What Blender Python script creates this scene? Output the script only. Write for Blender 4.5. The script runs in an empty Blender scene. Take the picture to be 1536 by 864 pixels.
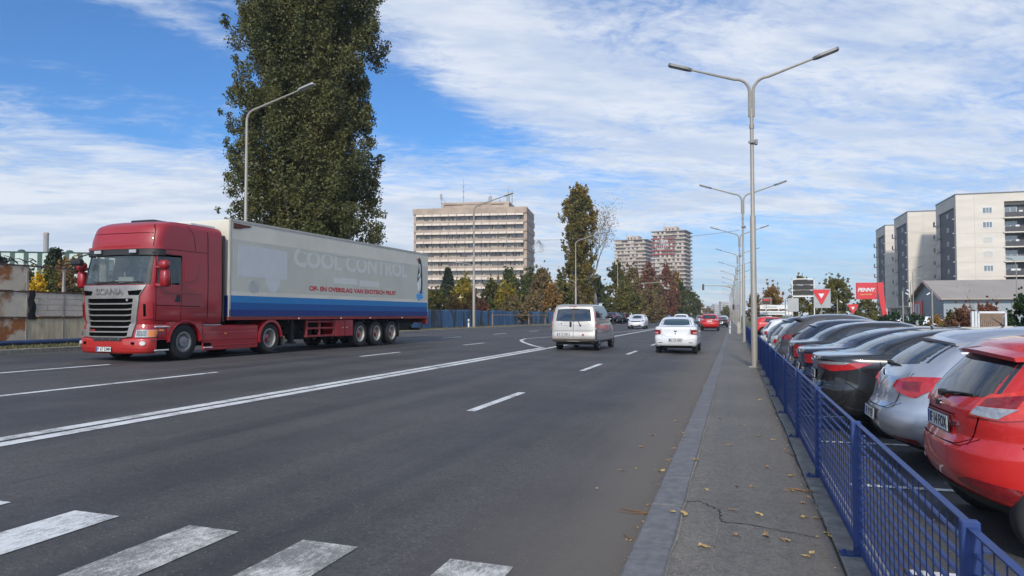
import bpy, bmesh, math, random
from mathutils import Vector, Matrix
from math import sin, cos, pi, radians, sqrt, atan2, hypot

S = bpy.context.scene
C = S.collection
random.seed(7)

# ---------------------------------------------------------------- camera
YAW, PITCH, FPX, EYE = radians(16.85), radians(2.12), 1109.0, 1.62
cam_d = bpy.data.cameras.new("camera")
cam_d.lens = 36 * FPX / 1536
cam_d.sensor_width = 36
cam_d.clip_start = 0.05
cam_d.clip_end = 9000
cam = bpy.data.objects.new("camera", cam_d)
C.objects.link(cam)
cam.location = (0, 0, EYE)
cam.rotation_euler = (pi / 2 + PITCH, 0, YAW)
S.camera = cam

# ---------------------------------------------------------------- exposure, sky and sun
S.view_settings.view_transform = 'Standard'
S.view_settings.look = 'None'
S.view_settings.gamma = 1
S.view_settings.exposure = 0.0
S.cycles.max_bounces = 6
S.cycles.transparent_max_bounces = 12
S.cycles.use_denoising = True

SUN_EL, SUN_AZ = radians(31), radians(-6)      # sun behind the camera, veiled by thin cloud
sun_dir = Vector((-sin(SUN_AZ) * cos(SUN_EL), -cos(SUN_AZ) * cos(SUN_EL), sin(SUN_EL)))
sl = bpy.data.lights.new("sun", 'SUN')
sl.energy = 3.3
sl.angle = radians(4)
sl.color = (1.0, 0.91, 0.78)
sun = bpy.data.objects.new("sun", sl)
C.objects.link(sun)
sun.rotation_euler = sun_dir.to_track_quat('Z', 'Y').to_euler()
sun.location = (-40, -60, 60)

W = bpy.data.worlds.new("World")
S.world = W
W.use_nodes = True


class NT:
    """small helper to chain shader nodes"""
    def __init__(self, tree):
        self.t = tree

    def n(self, kind, **kw):
        nd = self.t.nodes.new(kind)
        for k, v in kw.items():
            setattr(nd, k, v)
        return nd

    def put(self, sock, v):
        if isinstance(v, bpy.types.NodeSocket):
            self.t.links.new(v, sock)
        elif v is not None:
            sock.default_value = v

    def m(self, op, a, b=None, c=None, clamp=False):
        nd = self.n('ShaderNodeMath', operation=op, use_clamp=clamp)
        self.put(nd.inputs[0], a)
        if b is not None: self.put(nd.inputs[1], b)
        if c is not None: self.put(nd.inputs[2], c)
        return nd.outputs[0]

    def mix(self, f, a, b, mode='MIX'):
        nd = self.n('ShaderNodeMix', data_type='RGBA', blend_type=mode)
        self.put(nd.inputs[0], f)
        self.put(nd.inputs[6], a if isinstance(a, bpy.types.NodeSocket) else (*a[:3], 1))
        self.put(nd.inputs[7], b if isinstance(b, bpy.types.NodeSocket) else (*b[:3], 1))
        return nd.outputs[2]

    def noise(self, vec, scale, detail=4, rough=.5, dist=0.0):
        nd = self.n('ShaderNodeTexNoise')
        self.put(nd.inputs['Vector'], vec)
        nd.inputs['Scale'].default_value = scale
        nd.inputs['Detail'].default_value = detail
        nd.inputs['Roughness'].default_value = rough
        nd.inputs['Distortion'].default_value = dist
        return nd.outputs['Fac']

    def ramp(self, f, a, b, lo=0.0, hi=1.0, smooth=True):
        nd = self.n('ShaderNodeMapRange', interpolation_type='SMOOTHSTEP' if smooth else 'LINEAR')
        self.put(nd.inputs[0], f)
        nd.inputs[1].default_value = a
        nd.inputs[2].default_value = b
        nd.inputs[3].default_value = lo
        nd.inputs[4].default_value = hi
        return nd.outputs[0]

    def xyz(self, vec):
        nd = self.n('ShaderNodeSeparateXYZ')
        self.put(nd.inputs[0], vec)
        return nd.outputs

    def vec(self, x, y, z):
        nd = self.n('ShaderNodeCombineXYZ')
        for i, v in enumerate((x, y, z)): self.put(nd.inputs[i], v)
        return nd.outputs[0]


def dir_azel(px, py):
    """azimuth and elevation (radians) of the sky seen at a photograph point"""
    c = Vector(((px - 768) / FPX, (432 - py) / FPX, 1.0))
    sa, ca, sp, cp = sin(YAW), cos(YAW), sin(PITCH), cos(PITCH)
    v = c.x * Vector((ca, sa, 0)) + c.y * Vector((sa * sp, -ca * sp, cp)) + c.z * Vector((-sa * cp, ca * cp, sp))
    v.normalize()
    return atan2(v.x, v.y), math.asin(v.z)


def build_sky():
    g = NT(W.node_tree)
    W.node_tree.nodes.clear()
    out = g.n('ShaderNodeOutputWorld')
    bg = g.n('ShaderNodeBackground')
    g.t.links.new(bg.outputs[0], out.inputs[0])
    sky = g.n('ShaderNodeTexSky', sky_type='NISHITA')
    sky.sun_disc = False
    sky.sun_elevation = SUN_EL
    sky.sun_rotation = atan2(sun_dir.x, sun_dir.y)
    sky.altitude = 80
    sky.air_density = 1.0
    sky.dust_density = 0.4
    sky.ozone_density = 2.2
    tc = g.n('ShaderNodeTexCoord')
    x, y, z = g.xyz(tc.outputs['Generated'])
    az = g.m('ARCTAN2', x, y)
    el = g.m('ARCSINE', z)
    # cloud deck: straight up projected on a plane, so that the ripples crowd towards the horizon
    zz = g.m('ADD', g.m('MAXIMUM', z, 0.0), 0.13)
    u = g.m('DIVIDE', x, zz)
    v = g.m('DIVIDE', y, zz)
    ca, sa = cos(radians(27)), sin(radians(27))
    ur = g.m('ADD', g.m('MULTIPLY', u, ca), g.m('MULTIPLY', v, sa))
    vr = g.m('SUBTRACT', g.m('MULTIPLY', v, ca), g.m('MULTIPLY', u, sa))
    warp = g.noise(g.vec(u, v, 0.0), 0.9, 3, .5)
    w2 = g.m('MULTIPLY', g.m('SUBTRACT', warp, .5), 0.9)
    streak = g.noise(g.vec(g.m('MULTIPLY', g.m('ADD', ur, w2), .75), g.m('ADD', g.m('MULTIPLY', vr, 1.5), w2), 3.7), 2.3, 9, .62, .35)
    ripple = g.noise(g.vec(g.m('ADD', ur, w2), g.m('MULTIPLY', vr, 1.5), 9.1), 8.5, 8, .66, .6)
    # patches of cover and of open blue at the places the photograph has them
    def blob(px, py, rx, ry, ang, amp):
        a0, e0 = dir_azel(px, py)
        da = g.m('SUBTRACT', az, a0)
        de = g.m('SUBTRACT', el, e0)
        c_, s_ = cos(radians(ang)), sin(radians(ang))
        p = g.m('DIVIDE', g.m('ADD', g.m('MULTIPLY', da, c_), g.m('MULTIPLY', de, s_)), rx / FPX)
        q = g.m('DIVIDE', g.m('SUBTRACT', g.m('MULTIPLY', de, c_), g.m('MULTIPLY', da, s_)), ry / FPX)
        d = g.m('ADD', g.m('MULTIPLY', p, p), g.m('MULTIPLY', q, q))
        return g.m('MULTIPLY', g.m('EXPONENT', g.m('MULTIPLY', d, -1.0)), amp)
    blobs = [  # x, y, half-length, half-width, tilt, amount
        (100, 90, 130, 22, -16, .30), (170, 140, 380, 70, -10, -.40), (40, 20, 320, 60, -4, -.36),
        (230, 10, 150, 16, -16, .34), (300, 330, 420, 62, -4, .42), (90, 195, 200, 22, -12, .22),
        (300, 180, 200, 50, -15, -.22), (480, 90, 200, 60, -20, -.20),
        (720, 60, 190, 95, -28, .52), (620, 185, 100, 45, -35, -.55), (730, 200, 120, 26, -22, -.42),
        (620, 240, 190, 22, -10, .10), (960, 180, 360, 80, -20, .34), (900, 265, 80, 18, -15, -.30),
        (880, 40, 150, 26, -20, -.12), (1060, 135, 60, 26, -30, -.24), (1000, 260, 200, 40, -15, .14),
        (1230, 60, 270, 70, -10, .22), (1190, 205, 55, 22, -10, -.24), (1430, 70, 260, 110, 0, .24),
        (1440, 150, 110, 22, 5, -.20), (1290, 200, 240, 70, -8, .26), (780, 300, 500, 46, -3, .20),
        (1240, 300, 320, 36, -4, .06), (1210, 360, 170, 40, -2, -.34), (1110, 400, 260, 50, 0, -.22),
        (1060, 330, 140, 20, -4, -.08), (150, 340, 420, 90, 0, .28), (600, 340, 240, 60, 0, .22)]
    cov = None
    for b in blobs:
        k = blob(*b)
        cov = k if cov is None else g.m('ADD', cov, k)
    fine = g.noise(g.vec(g.m('ADD', ur, w2), g.m('MULTIPLY', vr, 1.6), 2.2), 21.0, 5, .6, .3)
    tex = g.m('ADD', g.m('MULTIPLY', streak, .66), g.m('ADD', g.m('MULTIPLY', ripple, .44), g.m('MULTIPLY', fine, .25)))
    # tex is about .67 on average
    dens = g.m('ADD', g.m('MULTIPLY', g.m('SUBTRACT', tex, .67), 3.0), g.m('ADD', g.m('MULTIPLY', cov, 1.25), .36))
    dens = g.ramp(dens, -0.20, 1.15, 0.0, 1.0)
    low = g.ramp(el, radians(-1), radians(13), 0.62, 0.0)
    dens = g.m('MINIMUM', g.m('ADD', g.m('MULTIPLY', dens, .88), low), .93)
    shade = g.noise(g.vec(g.m('MULTIPLY', ur, .8), g.m('MULTIPLY', vr, 1.8), 5.5), 3.0, 6, .6)
    cl = g.mix(g.ramp(shade, .35, .65), (.66, .75, .90), (.90, .94, 1.0))
    skc = g.mix(1.0, sky.outputs[0], (SKY_K * .43, SKY_K * .81, SKY_K * 1.22), 'MULTIPLY')
    # thin cloud glows round the sun, behind the camera
    dt = g.n('ShaderNodeVectorMath', operation='DOT_PRODUCT')
    g.put(dt.inputs[0], tc.outputs['Generated'])
    dt.inputs[1].default_value = tuple(sun_dir)
    glow = g.m('ADD', 1.0, g.m('MULTIPLY', g.m('EXPONENT', g.m('MULTIPLY', g.m('SUBTRACT', 1.0, dt.outputs['Value']), -3.2)), 2.2))
    gs = g.n('ShaderNodeVectorMath', operation='SCALE')
    g.put(gs.inputs[0], cl)
    g.put(gs.inputs['Scale'], glow)
    cl = gs.outputs[0]
    col = g.mix(dens, skc, g.mix(1.0, cl, (CL_K, CL_K, CL_K), 'MULTIPLY'))
    g.put(bg.inputs[0], col)
    bg.inputs[1].default_value = 0.1


SKY_K, CL_K = 1.18, 9.7
HAZE = .0003
build_sky()

# ---------------------------------------------------------------- places
SA, CA, SP, CP = sin(YAW), cos(YAW), sin(PITCH), cos(PITCH)
RIGHT, UP, FWD = Vector((CA, SA, 0)), Vector((SA * SP, -CA * SP, CP)), Vector((-SA * CP, CA * CP, SP))


def at(px, py, d):
    """world point seen at a photograph point, d metres into the scene"""
    return Vector((0, 0, EYE)) + RIGHT * ((px - 768) / FPX * d) + UP * ((432 - py) / FPX * d) + FWD * d


def gz(x):
    """height of the carriageway: it rises from the near kerb to the far one"""
    return 0.0244 * (-0.66 - max(x, -20.4)) if x < -0.66 else 0.0


def bend(y):
    return -3.7e-5 * y * y if y > 0 else 0.0


def gx(x, y):
    """the street bends gently to the left in the distance"""
    return x + bend(y)
# ---------------------------------------------------------------- objects and materials
def tag(o, label=None, cat=None, group=None, kind=None):
    if label: o['label'] = label
    if cat: o['category'] = cat
    if group: o['group'] = group
    if kind: o['kind'] = kind
    return o


def thing(name, label, cat, loc=(0, 0, 0), rz=0.0, group=None):
    o = bpy.data.objects.new(name, None)
    o.empty_display_size = .3
    C.objects.link(o)
    o.location = loc
    o.rotation_euler = (0, 0, rz)
    return tag(o, label, cat, group)


def kids(o):
    return [c for c in bpy.data.objects if c.parent == o]


def copy_tree(o, parent=None):
    c = o.copy()
    C.objects.link(c)
    if parent is not None:
        c.parent = parent
    for ch in o.children:
        copy_tree(ch, c)
    return c


def dup(o, loc, rz=None, label=None, group=None, scale=None):
    c = copy_tree(o)
    c.location = loc
    if rz is not None: c.rotation_euler = (0, 0, rz)
    if label: c['label'] = label
    if group: c['group'] = group
    if scale: c.scale = scale
    return c


_M = {}


def mat(name, col, rough=.5, metal=0.0, coat=0.0, var=.12, vs=3.0, bump=0.0, bs=40.0, spec=.5, col2=None, f2=(.4, .6), stretch=None, detail=5, emit=None):
    if name in _M: return _M[name]
    m = bpy.data.materials.new(name)
    m.use_nodes = True
    g = NT(m.node_tree)
    b = m.node_tree.nodes['Principled BSDF']
    tc = g.n('ShaderNodeTexCoord')
    v = tc.outputs['Object']
    if stretch:
        mp = g.n('ShaderNodeMapping')
        mp.inputs['Scale'].default_value = stretch
        g.put(mp.inputs[0], v)
        v = mp.outputs[0]
    nz = g.noise(v, vs, detail, .6)
    k = g.ramp(nz, .3, .7, 1 - var, 1 + var, False)
    base = g.mix(1.0, (*col, 1), (1, 1, 1, 1), 'MULTIPLY')
    if col2:
        base = g.mix(g.ramp(g.noise(v, vs * .7, 6, .65, .3), *f2), col, col2)
    sc = g.n('ShaderNodeVectorMath', operation='SCALE')
    g.put(sc.inputs[0], base)
    g.put(sc.inputs['Scale'], k)
    g.put(b.inputs['Base Color'], sc.outputs[0])
    b.inputs['Roughness'].default_value = rough
    g.put(b.inputs['Roughness'], g.ramp(nz, .3, .7, max(0, rough - .06), min(1, rough + .06), False))
    b.inputs['Metallic'].default_value = metal
    b.inputs['Specular IOR Level'].default_value = spec
    b.inputs['Coat Weight'].default_value = coat
    b.inputs['Coat Roughness'].default_value = .04
    if bump:
        bp = g.n('ShaderNodeBump')
        bp.inputs['Strength'].default_value = bump
        bp.inputs['Distance'].default_value = .01
        g.put(bp.inputs['Height'], g.noise(v, bs, 4, .6))
        g.put(b.inputs['Normal'], bp.outputs[0])
    if emit:
        b.inputs['Emission Color'].default_value = (*emit, 1)
        b.inputs['Emission Strength'].default_value = 1.0
    _M[name] = m
    return m


def leafmat(name, a, b_, c_=None, sc=.5, trans=.35):
    """leaves: colour shifts from clump to clump, light passes a little"""
    if name in _M: return _M[name]
    m = bpy.data.materials.new(name)
    m.use_nodes = True
    g = NT(m.node_tree)
    p = m.node_tree.nodes['Principled BSDF']
    ge = g.n('ShaderNodeNewGeometry')
    oi = g.n('ShaderNodeObjectInfo')
    nz = g.noise(ge.outputs['Position'], sc, 3, .6)
    col = g.mix(g.ramp(nz, .40, .60), a, b_)
    if c_:
        col = g.mix(g.m('MULTIPLY', g.ramp(ge.outputs['Random Per Island'], .80, .98), .6), col, c_)
    v = g.m('ADD', g.m('MULTIPLY', ge.outputs['Random Per Island'], .55), .78)
    s = g.n('ShaderNodeVectorMath', operation='SCALE')
    g.put(s.inputs[0], col)
    g.put(s.inputs['Scale'], v)
    g.put(p.inputs['Base Color'], s.outputs[0])
    p.inputs['Roughness'].default_value = .55
    p.inputs['Specular IOR Level'].default_value = .35
    tr = g.n('ShaderNodeBsdfTranslucent')
    g.put(tr.inputs[0], s.outputs[0])
    mx = g.n('ShaderNodeMixShader')
    mx.inputs[0].default_value = trans
    g.t.links.new(p.outputs[0], mx.inputs[1])
    g.t.links.new(tr.outputs[0], mx.inputs[2])
    g.t.links.new(mx.outputs[0], m.node_tree.nodes['Material Output'].inputs[0])
    _M[name] = m
    return m


def glassmat(name, tint, see=.5, rough=.02):
    """a thin pane: mirrors at grazing angles, lets part of the light through"""
    if name in _M: return _M[name]
    m = bpy.data.materials.new(name)
    m.use_nodes = True
    g = NT(m.node_tree)
    p = m.node_tree.nodes['Principled BSDF']
    p.inputs['Base Color'].default_value = (*tint, 1)
    p.inputs['Roughness'].default_value = rough
    p.inputs['Specular IOR Level'].default_value = .9
    p.inputs['IOR'].default_value = 1.6
    if see > 0:
        tr = g.n('ShaderNodeBsdfTransparent')
        tr.inputs[0].default_value = (.8, .85, .85, 1)
        lw = g.n('ShaderNodeFresnel')
        lw.inputs[0].default_value = 1.45
        mx = g.n('ShaderNodeMixShader')
        g.put(mx.inputs[0], g.m('ADD', g.m('MULTIPLY', lw.outputs[0], 1.2), 1 - see, clamp=True))
        g.t.links.new(tr.outputs[0], mx.inputs[1])
        g.t.links.new(p.outputs[0], mx.inputs[2])
        g.t.links.new(mx.outputs[0], m.node_tree.nodes['Material Output'].inputs[0])
    _M[name] = m
    return m


class MB:
    def __init__(s):
        s.v = []
        s.f = []
        s.mi = []

    def add(s, vs, fs, mi=0):
        o = len(s.v)
        s.v += [tuple(p) for p in vs]
        s.f += [tuple(i + o for i in f) for f in fs]
        s.mi += [mi] * len(fs)
        return s

    def box(s, x0, x1, y0, y1, z0, z1, mi=0, M=None, ch=0.0):
        if ch:
            c = min(ch, (x1 - x0) / 2.01, (y1 - y0) / 2.01, (z1 - z0) / 2.01)
            return s.cbox(x0, x1, y0, y1, z0, z1, c, mi, M)
        vs = [Vector(p) for p in ((x0, y0, z0), (x1, y0, z0), (x1, y1, z0), (x0, y1, z0), (x0, y0, z1), (x1, y0, z1), (x1, y1, z1), (x0, y1, z1))]
        if M: vs = [M @ p for p in vs]
        return s.add(vs, [(0, 3, 2, 1), (4, 5, 6, 7), (0, 1, 5, 4), (1, 2, 6, 5), (2, 3, 7, 6), (3, 0, 4, 7)], mi)

    def cbox(s, x0, x1, y0, y1, z0, z1, c, mi=0, M=None):
        vs = []
        X, Y, Z = (x0, x1), (y0, y1), (z0, z1)
        idx = {}
        for i in (0, 1):
            for j in (0, 1):
                for k in (0, 1):
                    sx, sy, sz = (1 if i == 0 else -1), (1 if j == 0 else -1), (1 if k == 0 else -1)
                    for a in range(3):
                        p = [X[i] + sx * c, Y[j] + sy * c, Z[k] + sz * c]
                        p[a] = (X[i], Y[j], Z[k])[a]
                        idx[i, j, k, a] = len(vs)
                        vs.append(Vector(p))
        fs = []
        for a in range(3):
            b, d = (a + 1) % 3, (a + 2) % 3
            for side in (0, 1):
                q = []
                for (m, n) in ((0, 0), (1, 0), (1, 1), (0, 1)):
                    k = [0, 0, 0]
                    k[a], k[b], k[d] = side, m, n
                    q.append(idx[(*k, a)])
                fs.append(tuple(q if side else q[::-1]))
            for m in (0, 1):
                for n in (0, 1):
                    k0 = [0, 0, 0]
                    k1 = [0, 0, 0]
                    k0[b], k0[d], k1[b], k1[d] = m, n, m, n
                    k1[a] = 1
                    fs.append((idx[(*k0, b)], idx[(*k1, b)], idx[(*k1, d)], idx[(*k0, d)]))
        for i in (0, 1):
            for j in (0, 1):
                for k in (0, 1):
                    fs.append((idx[i, j, k, 0], idx[i, j, k, 1], idx[i, j, k, 2]))
        if M: vs = [M @ p for p in vs]
        return s.add(vs, fs, mi)

    def bar(s, a, b, w, h=None, mi=0, up=(0, 0, 1)):
        a, b = Vector(a), Vector(b)
        h = h or w
        d = (b - a).normalized()
        u = Vector(up)
        if abs(d.dot(u)) > .98: u = Vector((1, 0, 0))
        r = d.cross(u).normalized()
        u = r.cross(d)
        vs = []
        for p in (a, b):
            for (i, j) in ((-1, -1), (1, -1), (1, 1), (-1, 1)):
                vs.append(p + r * (i * w / 2) + u * (j * h / 2))
        return s.add(vs, [(3, 2, 1, 0), (4, 5, 6, 7), (0, 1, 5, 4), (1, 2, 6, 5), (2, 3, 7, 6), (3, 0, 4, 7)], mi)

    def tube(s, pts, rs, n=8, mi=0, cap=True):
        pts = [Vector(p) for p in pts]
        if not hasattr(rs, '__len__'): rs = [rs] * len(pts)
        o = len(s.v)
        vs = []
        prev = None
        for i, p in enumerate(pts):
            d = (pts[min(i + 1, len(pts) - 1)] - pts[max(i - 1, 0)]).normalized()
            if prev is None:
                r = d.orthogonal().normalized()
            else:
                r = (prev - d * prev.dot(d)).normalized()
            prev = r
            u = d.cross(r)
            for k in range(n):
                a = 2 * pi * k / n
                vs.append(p + (r * cos(a) + u * sin(a)) * rs[i])
        fs = []
        for i in range(len(pts) - 1):
            for k in range(n):
                k2 = (k + 1) % n
                fs.append((i * n + k, i * n + k2, (i + 1) * n + k2, (i + 1) * n + k))
        if cap:
            fs.append(tuple(range(n))[::-1])
            fs.append(tuple((len(pts) - 1) * n + k for k in range(n)))
        return s.add(vs, fs, mi)

    def lathe(s, prof, n=24, axis='y', mi=0, c=(0, 0, 0), closed=False):
        """profile of (radius, offset along the axis)"""
        vs = []
        for (r, h) in prof:
            for k in range(n):
                a = 2 * pi * k / n
                p = (r * cos(a), h, r * sin(a)) if axis == 'y' else ((r * cos(a), r * sin(a), h) if axis == 'z' else (h, r * cos(a), r * sin(a)))
                vs.append((p[0] + c[0], p[1] + c[1], p[2] + c[2]))
        fs = []
        for i in range(len(prof) - 1):
            for k in range(n):
                k2 = (k + 1) % n
                fs.append((i * n + k, i * n + k2, (i + 1) * n + k2, (i + 1) * n + k))
        if not closed:
            fs.append(tuple(range(n))[::-1])
            fs.append(tuple((len(prof) - 1) * n + k for k in range(n)))
        return s.add(vs, fs, mi)

    def prism(s, poly, z0, z1, M=None, mi=0):
        """polygon in x,y raised from z0 to z1"""
        n = len(poly)
        vs = [Vector((x, y, z0)) for x, y in poly] + [Vector((x, y, z1)) for x, y in poly]
        if M: vs = [M @ p for p in vs]
        fs = [tuple(range(n))[::-1], tuple(range(n, 2 * n))] + [(i, (i + 1) % n, (i + 1) % n + n, i + n) for i in range(n)]
        return s.add(vs, fs, mi)

    def grid(s, P, mi=0, wrap=False):
        """P: rows of points"""
        n = len(P[0])
        vs = [p for r in P for p in r]
        fs = []
        for i in range(len(P) - 1):
            for k in range(n if wrap else n - 1):
                k2 = (k + 1) % n
                fs.append((i * n + k, i * n + k2, (i + 1) * n + k2, (i + 1) * n + k))
        return s.add(vs, fs, mi)

    def build(s, name, m, parent=None, smooth=False, fix=True, bevel=0.0, ang=35):
        me = bpy.data.meshes.new(name)
        me.from_pydata(s.v, [], s.f)
        ms = m if isinstance(m, (list, tuple)) else [m]
        for q in ms: me.materials.append(q)
        if len(ms) > 1: me.polygons.foreach_set('material_index', s.mi)
        if fix or bevel:
            bm = bmesh.new()
            bm.from_mesh(me)
            if fix: bmesh.ops.recalc_face_normals(bm, faces=bm.faces)
            if bevel:
                bmesh.ops.remove_doubles(bm, verts=bm.verts, dist=1e-5)
                bmesh.ops.bevel(bm, geom=[e for e in bm.edges if len(e.link_faces) == 2 and e.calc_face_angle(0) > radians(30)], offset=bevel, segments=2, affect='EDGES', profile=.6)
            bm.to_mesh(me)
            bm.free()
        if smooth:
            me.polygons.foreach_set('use_smooth', [True] * len(me.polygons))
            me.set_sharp_from_angle(angle=radians(ang))
        me.update()
        o = bpy.data.objects.new(name, me)
        C.objects.link(o)
        if parent is not None: o.parent = parent
        return o


def writing(txt, size, m, parent, M, name='lettering', ext=.002, off=0.0, sx=1.0, align='CENTER', shear=0.0):
    """raised letters; M places the text plane"""
    cu = bpy.data.curves.new(name, 'FONT')
    cu.body = txt
    cu.size = size
    cu.extrude = ext
    cu.offset = off
    cu.shear = shear
    cu.align_x = align
    cu.align_y = 'CENTER'
    cu.resolution_u = 3
    o = bpy.data.objects.new(name, cu)
    C.objects.link(o)
    dg = bpy.context.evaluated_depsgraph_get()
    me = bpy.data.meshes.new_from_object(o.evaluated_get(dg))
    bpy.data.objects.remove(o)
    me.transform(M @ Matrix.Diagonal((sx, 1, 1, 1)))
    me.materials.clear()
    me.materials.append(m)
    me.name = name
    r = bpy.data.objects.new(name, me)
    C.objects.link(r)
    if parent is not None: r.parent = parent
    return r


def frame(o, xa, ya):
    """matrix with origin o and x / y axes"""
    xa, ya = Vector(xa).normalized(), Vector(ya).normalized()
    za = xa.cross(ya)
    M = Matrix((xa, ya, za)).transposed().to_4x4()
    M.translation = Vector(o)
    return M


def structure(o):
    o['kind'] = 'structure'
    return o
# ---------------------------------------------------------------- ground materials
def asphalt(name, c1, c2, speck=.5, grime=None, bump=.35, seams=True):
    m = bpy.data.materials.new(name)
    m.use_nodes = True
    g = NT(m.node_tree)
    b = m.node_tree.nodes['Principled BSDF']
    tc = g.n('ShaderNodeTexCoord')
    P = tc.outputs['Object']
    x, y, z = g.xyz(P)
    # long soft bands along the driving direction, patches, and stone speckle
    band = g.noise(g.vec(g.m('MULTIPLY', x, 1.0), g.m('MULTIPLY', y, .035), 0.0), 1.1, 4, .6)
    patch = g.noise(P, .35, 5, .6)
    col = g.mix(g.ramp(g.m('ADD', g.m('MULTIPLY', band, .6), g.m('MULTIPLY', patch, .4)), .38, .62), c1, c2)
    fine = g.noise(P, 95, 3, .8)
    grit = g.noise(P, 38, 2, .6)
    s = g.n('ShaderNodeVectorMath', operation='SCALE')
    g.put(s.inputs[0], col)
    g.put(s.inputs['Scale'], g.m('ADD', g.m('ADD', g.ramp(fine, .3, .72, 1 - speck, 1 + speck, False), g.ramp(grit, .35, .65, -.22, .22, False)), g.ramp(g.noise(P, 9, 4, .7), .35, .65, -.10, .10, False)))
    col = s.outputs[0]
    stone = g.n('ShaderNodeTexVoronoi')
    stone.inputs['Scale'].default_value = 34
    g.put(stone.inputs['Vector'], P)
    pick = g.m('MULTIPLY', g.m('LESS_THAN', stone.outputs['Distance'], .22), g.m('GREATER_THAN', g.xyz(stone.outputs['Color'])[0], .90))
    col = g.mix(g.m('MULTIPLY', pick, .55), col, (.26, .26, .26))
    # oil drips and tar spots
    sp = g.noise(P, 3.1, 5, .75)
    col = g.mix(g.ramp(sp, .70, .76, 0, .55), col, (.012, .012, .013))
    if grime:
        gm, x0, x1 = grime
        e = g.m('ADD', x, g.m('MULTIPLY', g.m('SUBTRACT', g.noise(g.vec(x, g.m('MULTIPLY', y, .25), 0.0), 1.3, 6, .6), .5), 1.1))
        col = g.mix(g.m('MULTIPLY', g.ramp(e, x0, x1), .85), col, gm)
    g.put(b.inputs['Base Color'], col)
    g.put(b.inputs['Roughness'], g.ramp(band, .35, .65, .62, .80))
    b.inputs['Specular IOR Level'].default_value = .4
    bp = g.n('ShaderNodeBump')
    bp.inputs['Strength'].default_value = bump
    bp.inputs['Distance'].default_value = .004
    g.put(bp.inputs['Height'], fine)
    g.put(b.inputs['Normal'], bp.outputs[0])
    return m


def paintmat(name, worn=.3, col=(.66, .67, .66)):
    """road paint: wear shows the asphalt in dark flecks"""
    m = bpy.data.materials.new(name)
    m.use_nodes = True
    g = NT(m.node_tree)
    b = m.node_tree.nodes['Principled BSDF']
    tc = g.n('ShaderNodeTexCoord')
    P = tc.outputs['Object']
    x, y, z = g.xyz(P)
    n1 = g.noise(P, 2.2, 6, .65)
    n2 = g.noise(g.vec(x, g.m('MULTIPLY', y, .35), 0.0), 28, 4, .75)
    n3 = g.noise(P, 110, 2, .7)
    k = g.m('ADD', g.m('ADD', g.m('MULTIPLY', n1, .5), g.m('MULTIPLY', n2, .4)), g.m('MULTIPLY', n3, .35))
    f = g.ramp(k, .62 - worn * .35, .82 - worn * .35)
    col2 = g.mix(g.m('MULTIPLY', f, .85), col, (.09, .09, .09))
    g.put(b.inputs['Base Color'], col2)
    b.inputs['Roughness'].default_value = .7
    return m


M_ROAD = asphalt('road_asphalt', (.042, .040, .041), (.080, .076, .074), .45, ((.135, .118, .098), -2.3, -.7))
M_LOT = asphalt('lot_asphalt', (.060, .060, .060), (.085, .084, .082), .32)
M_PAVE = asphalt('pavement_asphalt', (.112, .104, .092), (.170, .157, .137), .55, ((.15, .135, .115), .25, .75), .5)
M_PAINT = paintmat('lane_paint', .12)
M_ZEBRA = paintmat('zebra_paint_worn', .34, (.62, .61, .57))
M_ZEBRA2 = paintmat('zebra_paint', .18, (.66, .67, .66))
M_KERB = mat('kerb_granite', (.125, .128, .138), .85, var=.2, vs=14, bump=.4, bs=60, col2=(.15, .152, .158))
M_KERB2 = mat('kerb_concrete', (.19, .185, .17), .85, var=.25, vs=9, bump=.3, bs=70, col2=(.25, .24, .215))
M_GRASS = mat('verge_grass', (.062, .075, .022), .9, var=.35, vs=3, bump=1, bs=25, col2=(.15, .125, .055), f2=(.38, .62))
M_EARTH = mat('earth', (.10, .095, .055), .95, var=.3, vs=.08, col2=(.075, .09, .035))

YS = [-60, -30, -15, -8, -4, -2, 0, 2, 4, 6, 8, 10, 13, 16, 20, 25, 30, 35, 40, 50, 60, 70, 80, 96, 110, 130, 150, 175, 200, 240, 280, 330, 380, 440, 520, 600, 700]


def strip(name, xs, m, ys=YS, zf=lambda x, y: 0, kind='structure', x_of=None):
    mb = MB()
    mb.grid([[((x_of(x, y) if x_of else gx(x, y)), y, zf(x, y)) for x in xs] for y in ys])
    o = mb.build(name, m, fix=False)
    # faces up
    if o.data.polygons[0].normal.z < 0:
        o.data.flip_normals()
    if kind: o['kind'] = kind
    return o


# one sheet to the horizon
mb = MB()
mb.add([(-4000, -400, -.06), (4000, -400, -.06), (4000, 6000, -.06), (-4000, 6000, -.06)], [(0, 1, 2, 3)])
mb.build('ground', M_EARTH)['kind'] = 'structure'


def left_edge(y):
    """far kerb line of the street"""
    t = min(1, max(0, (y - 78) / 18))
    return -20.4 + 2.0 * t * t * (3 - 2 * t)


def road_x(x, y):
    return gx(left_edge(y) if x <= -20 else x, y)


strip('road', (-20.4, -17, -14, -11, -8, -5, -2.5, -.66), M_ROAD, zf=lambda x, y: gz(x), x_of=road_x)
strip('verge', (-60, -30, -20.62), M_GRASS, zf=lambda x, y: .60 if x < -21 else .575,
      x_of=lambda x, y: gx(x if x < -21 else left_edge(y) - .2, y))
strip('pavement', (-.41, 0, .6), M_PAVE, zf=lambda x, y: .115)
strip('parking_lot', (.85, 12, 24, 46), M_LOT, ys=[-30, -10, 0, 10, 20, 30, 45, 60, 80, 110], zf=lambda x, y: .004 - .02 * (y > 100))


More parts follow.
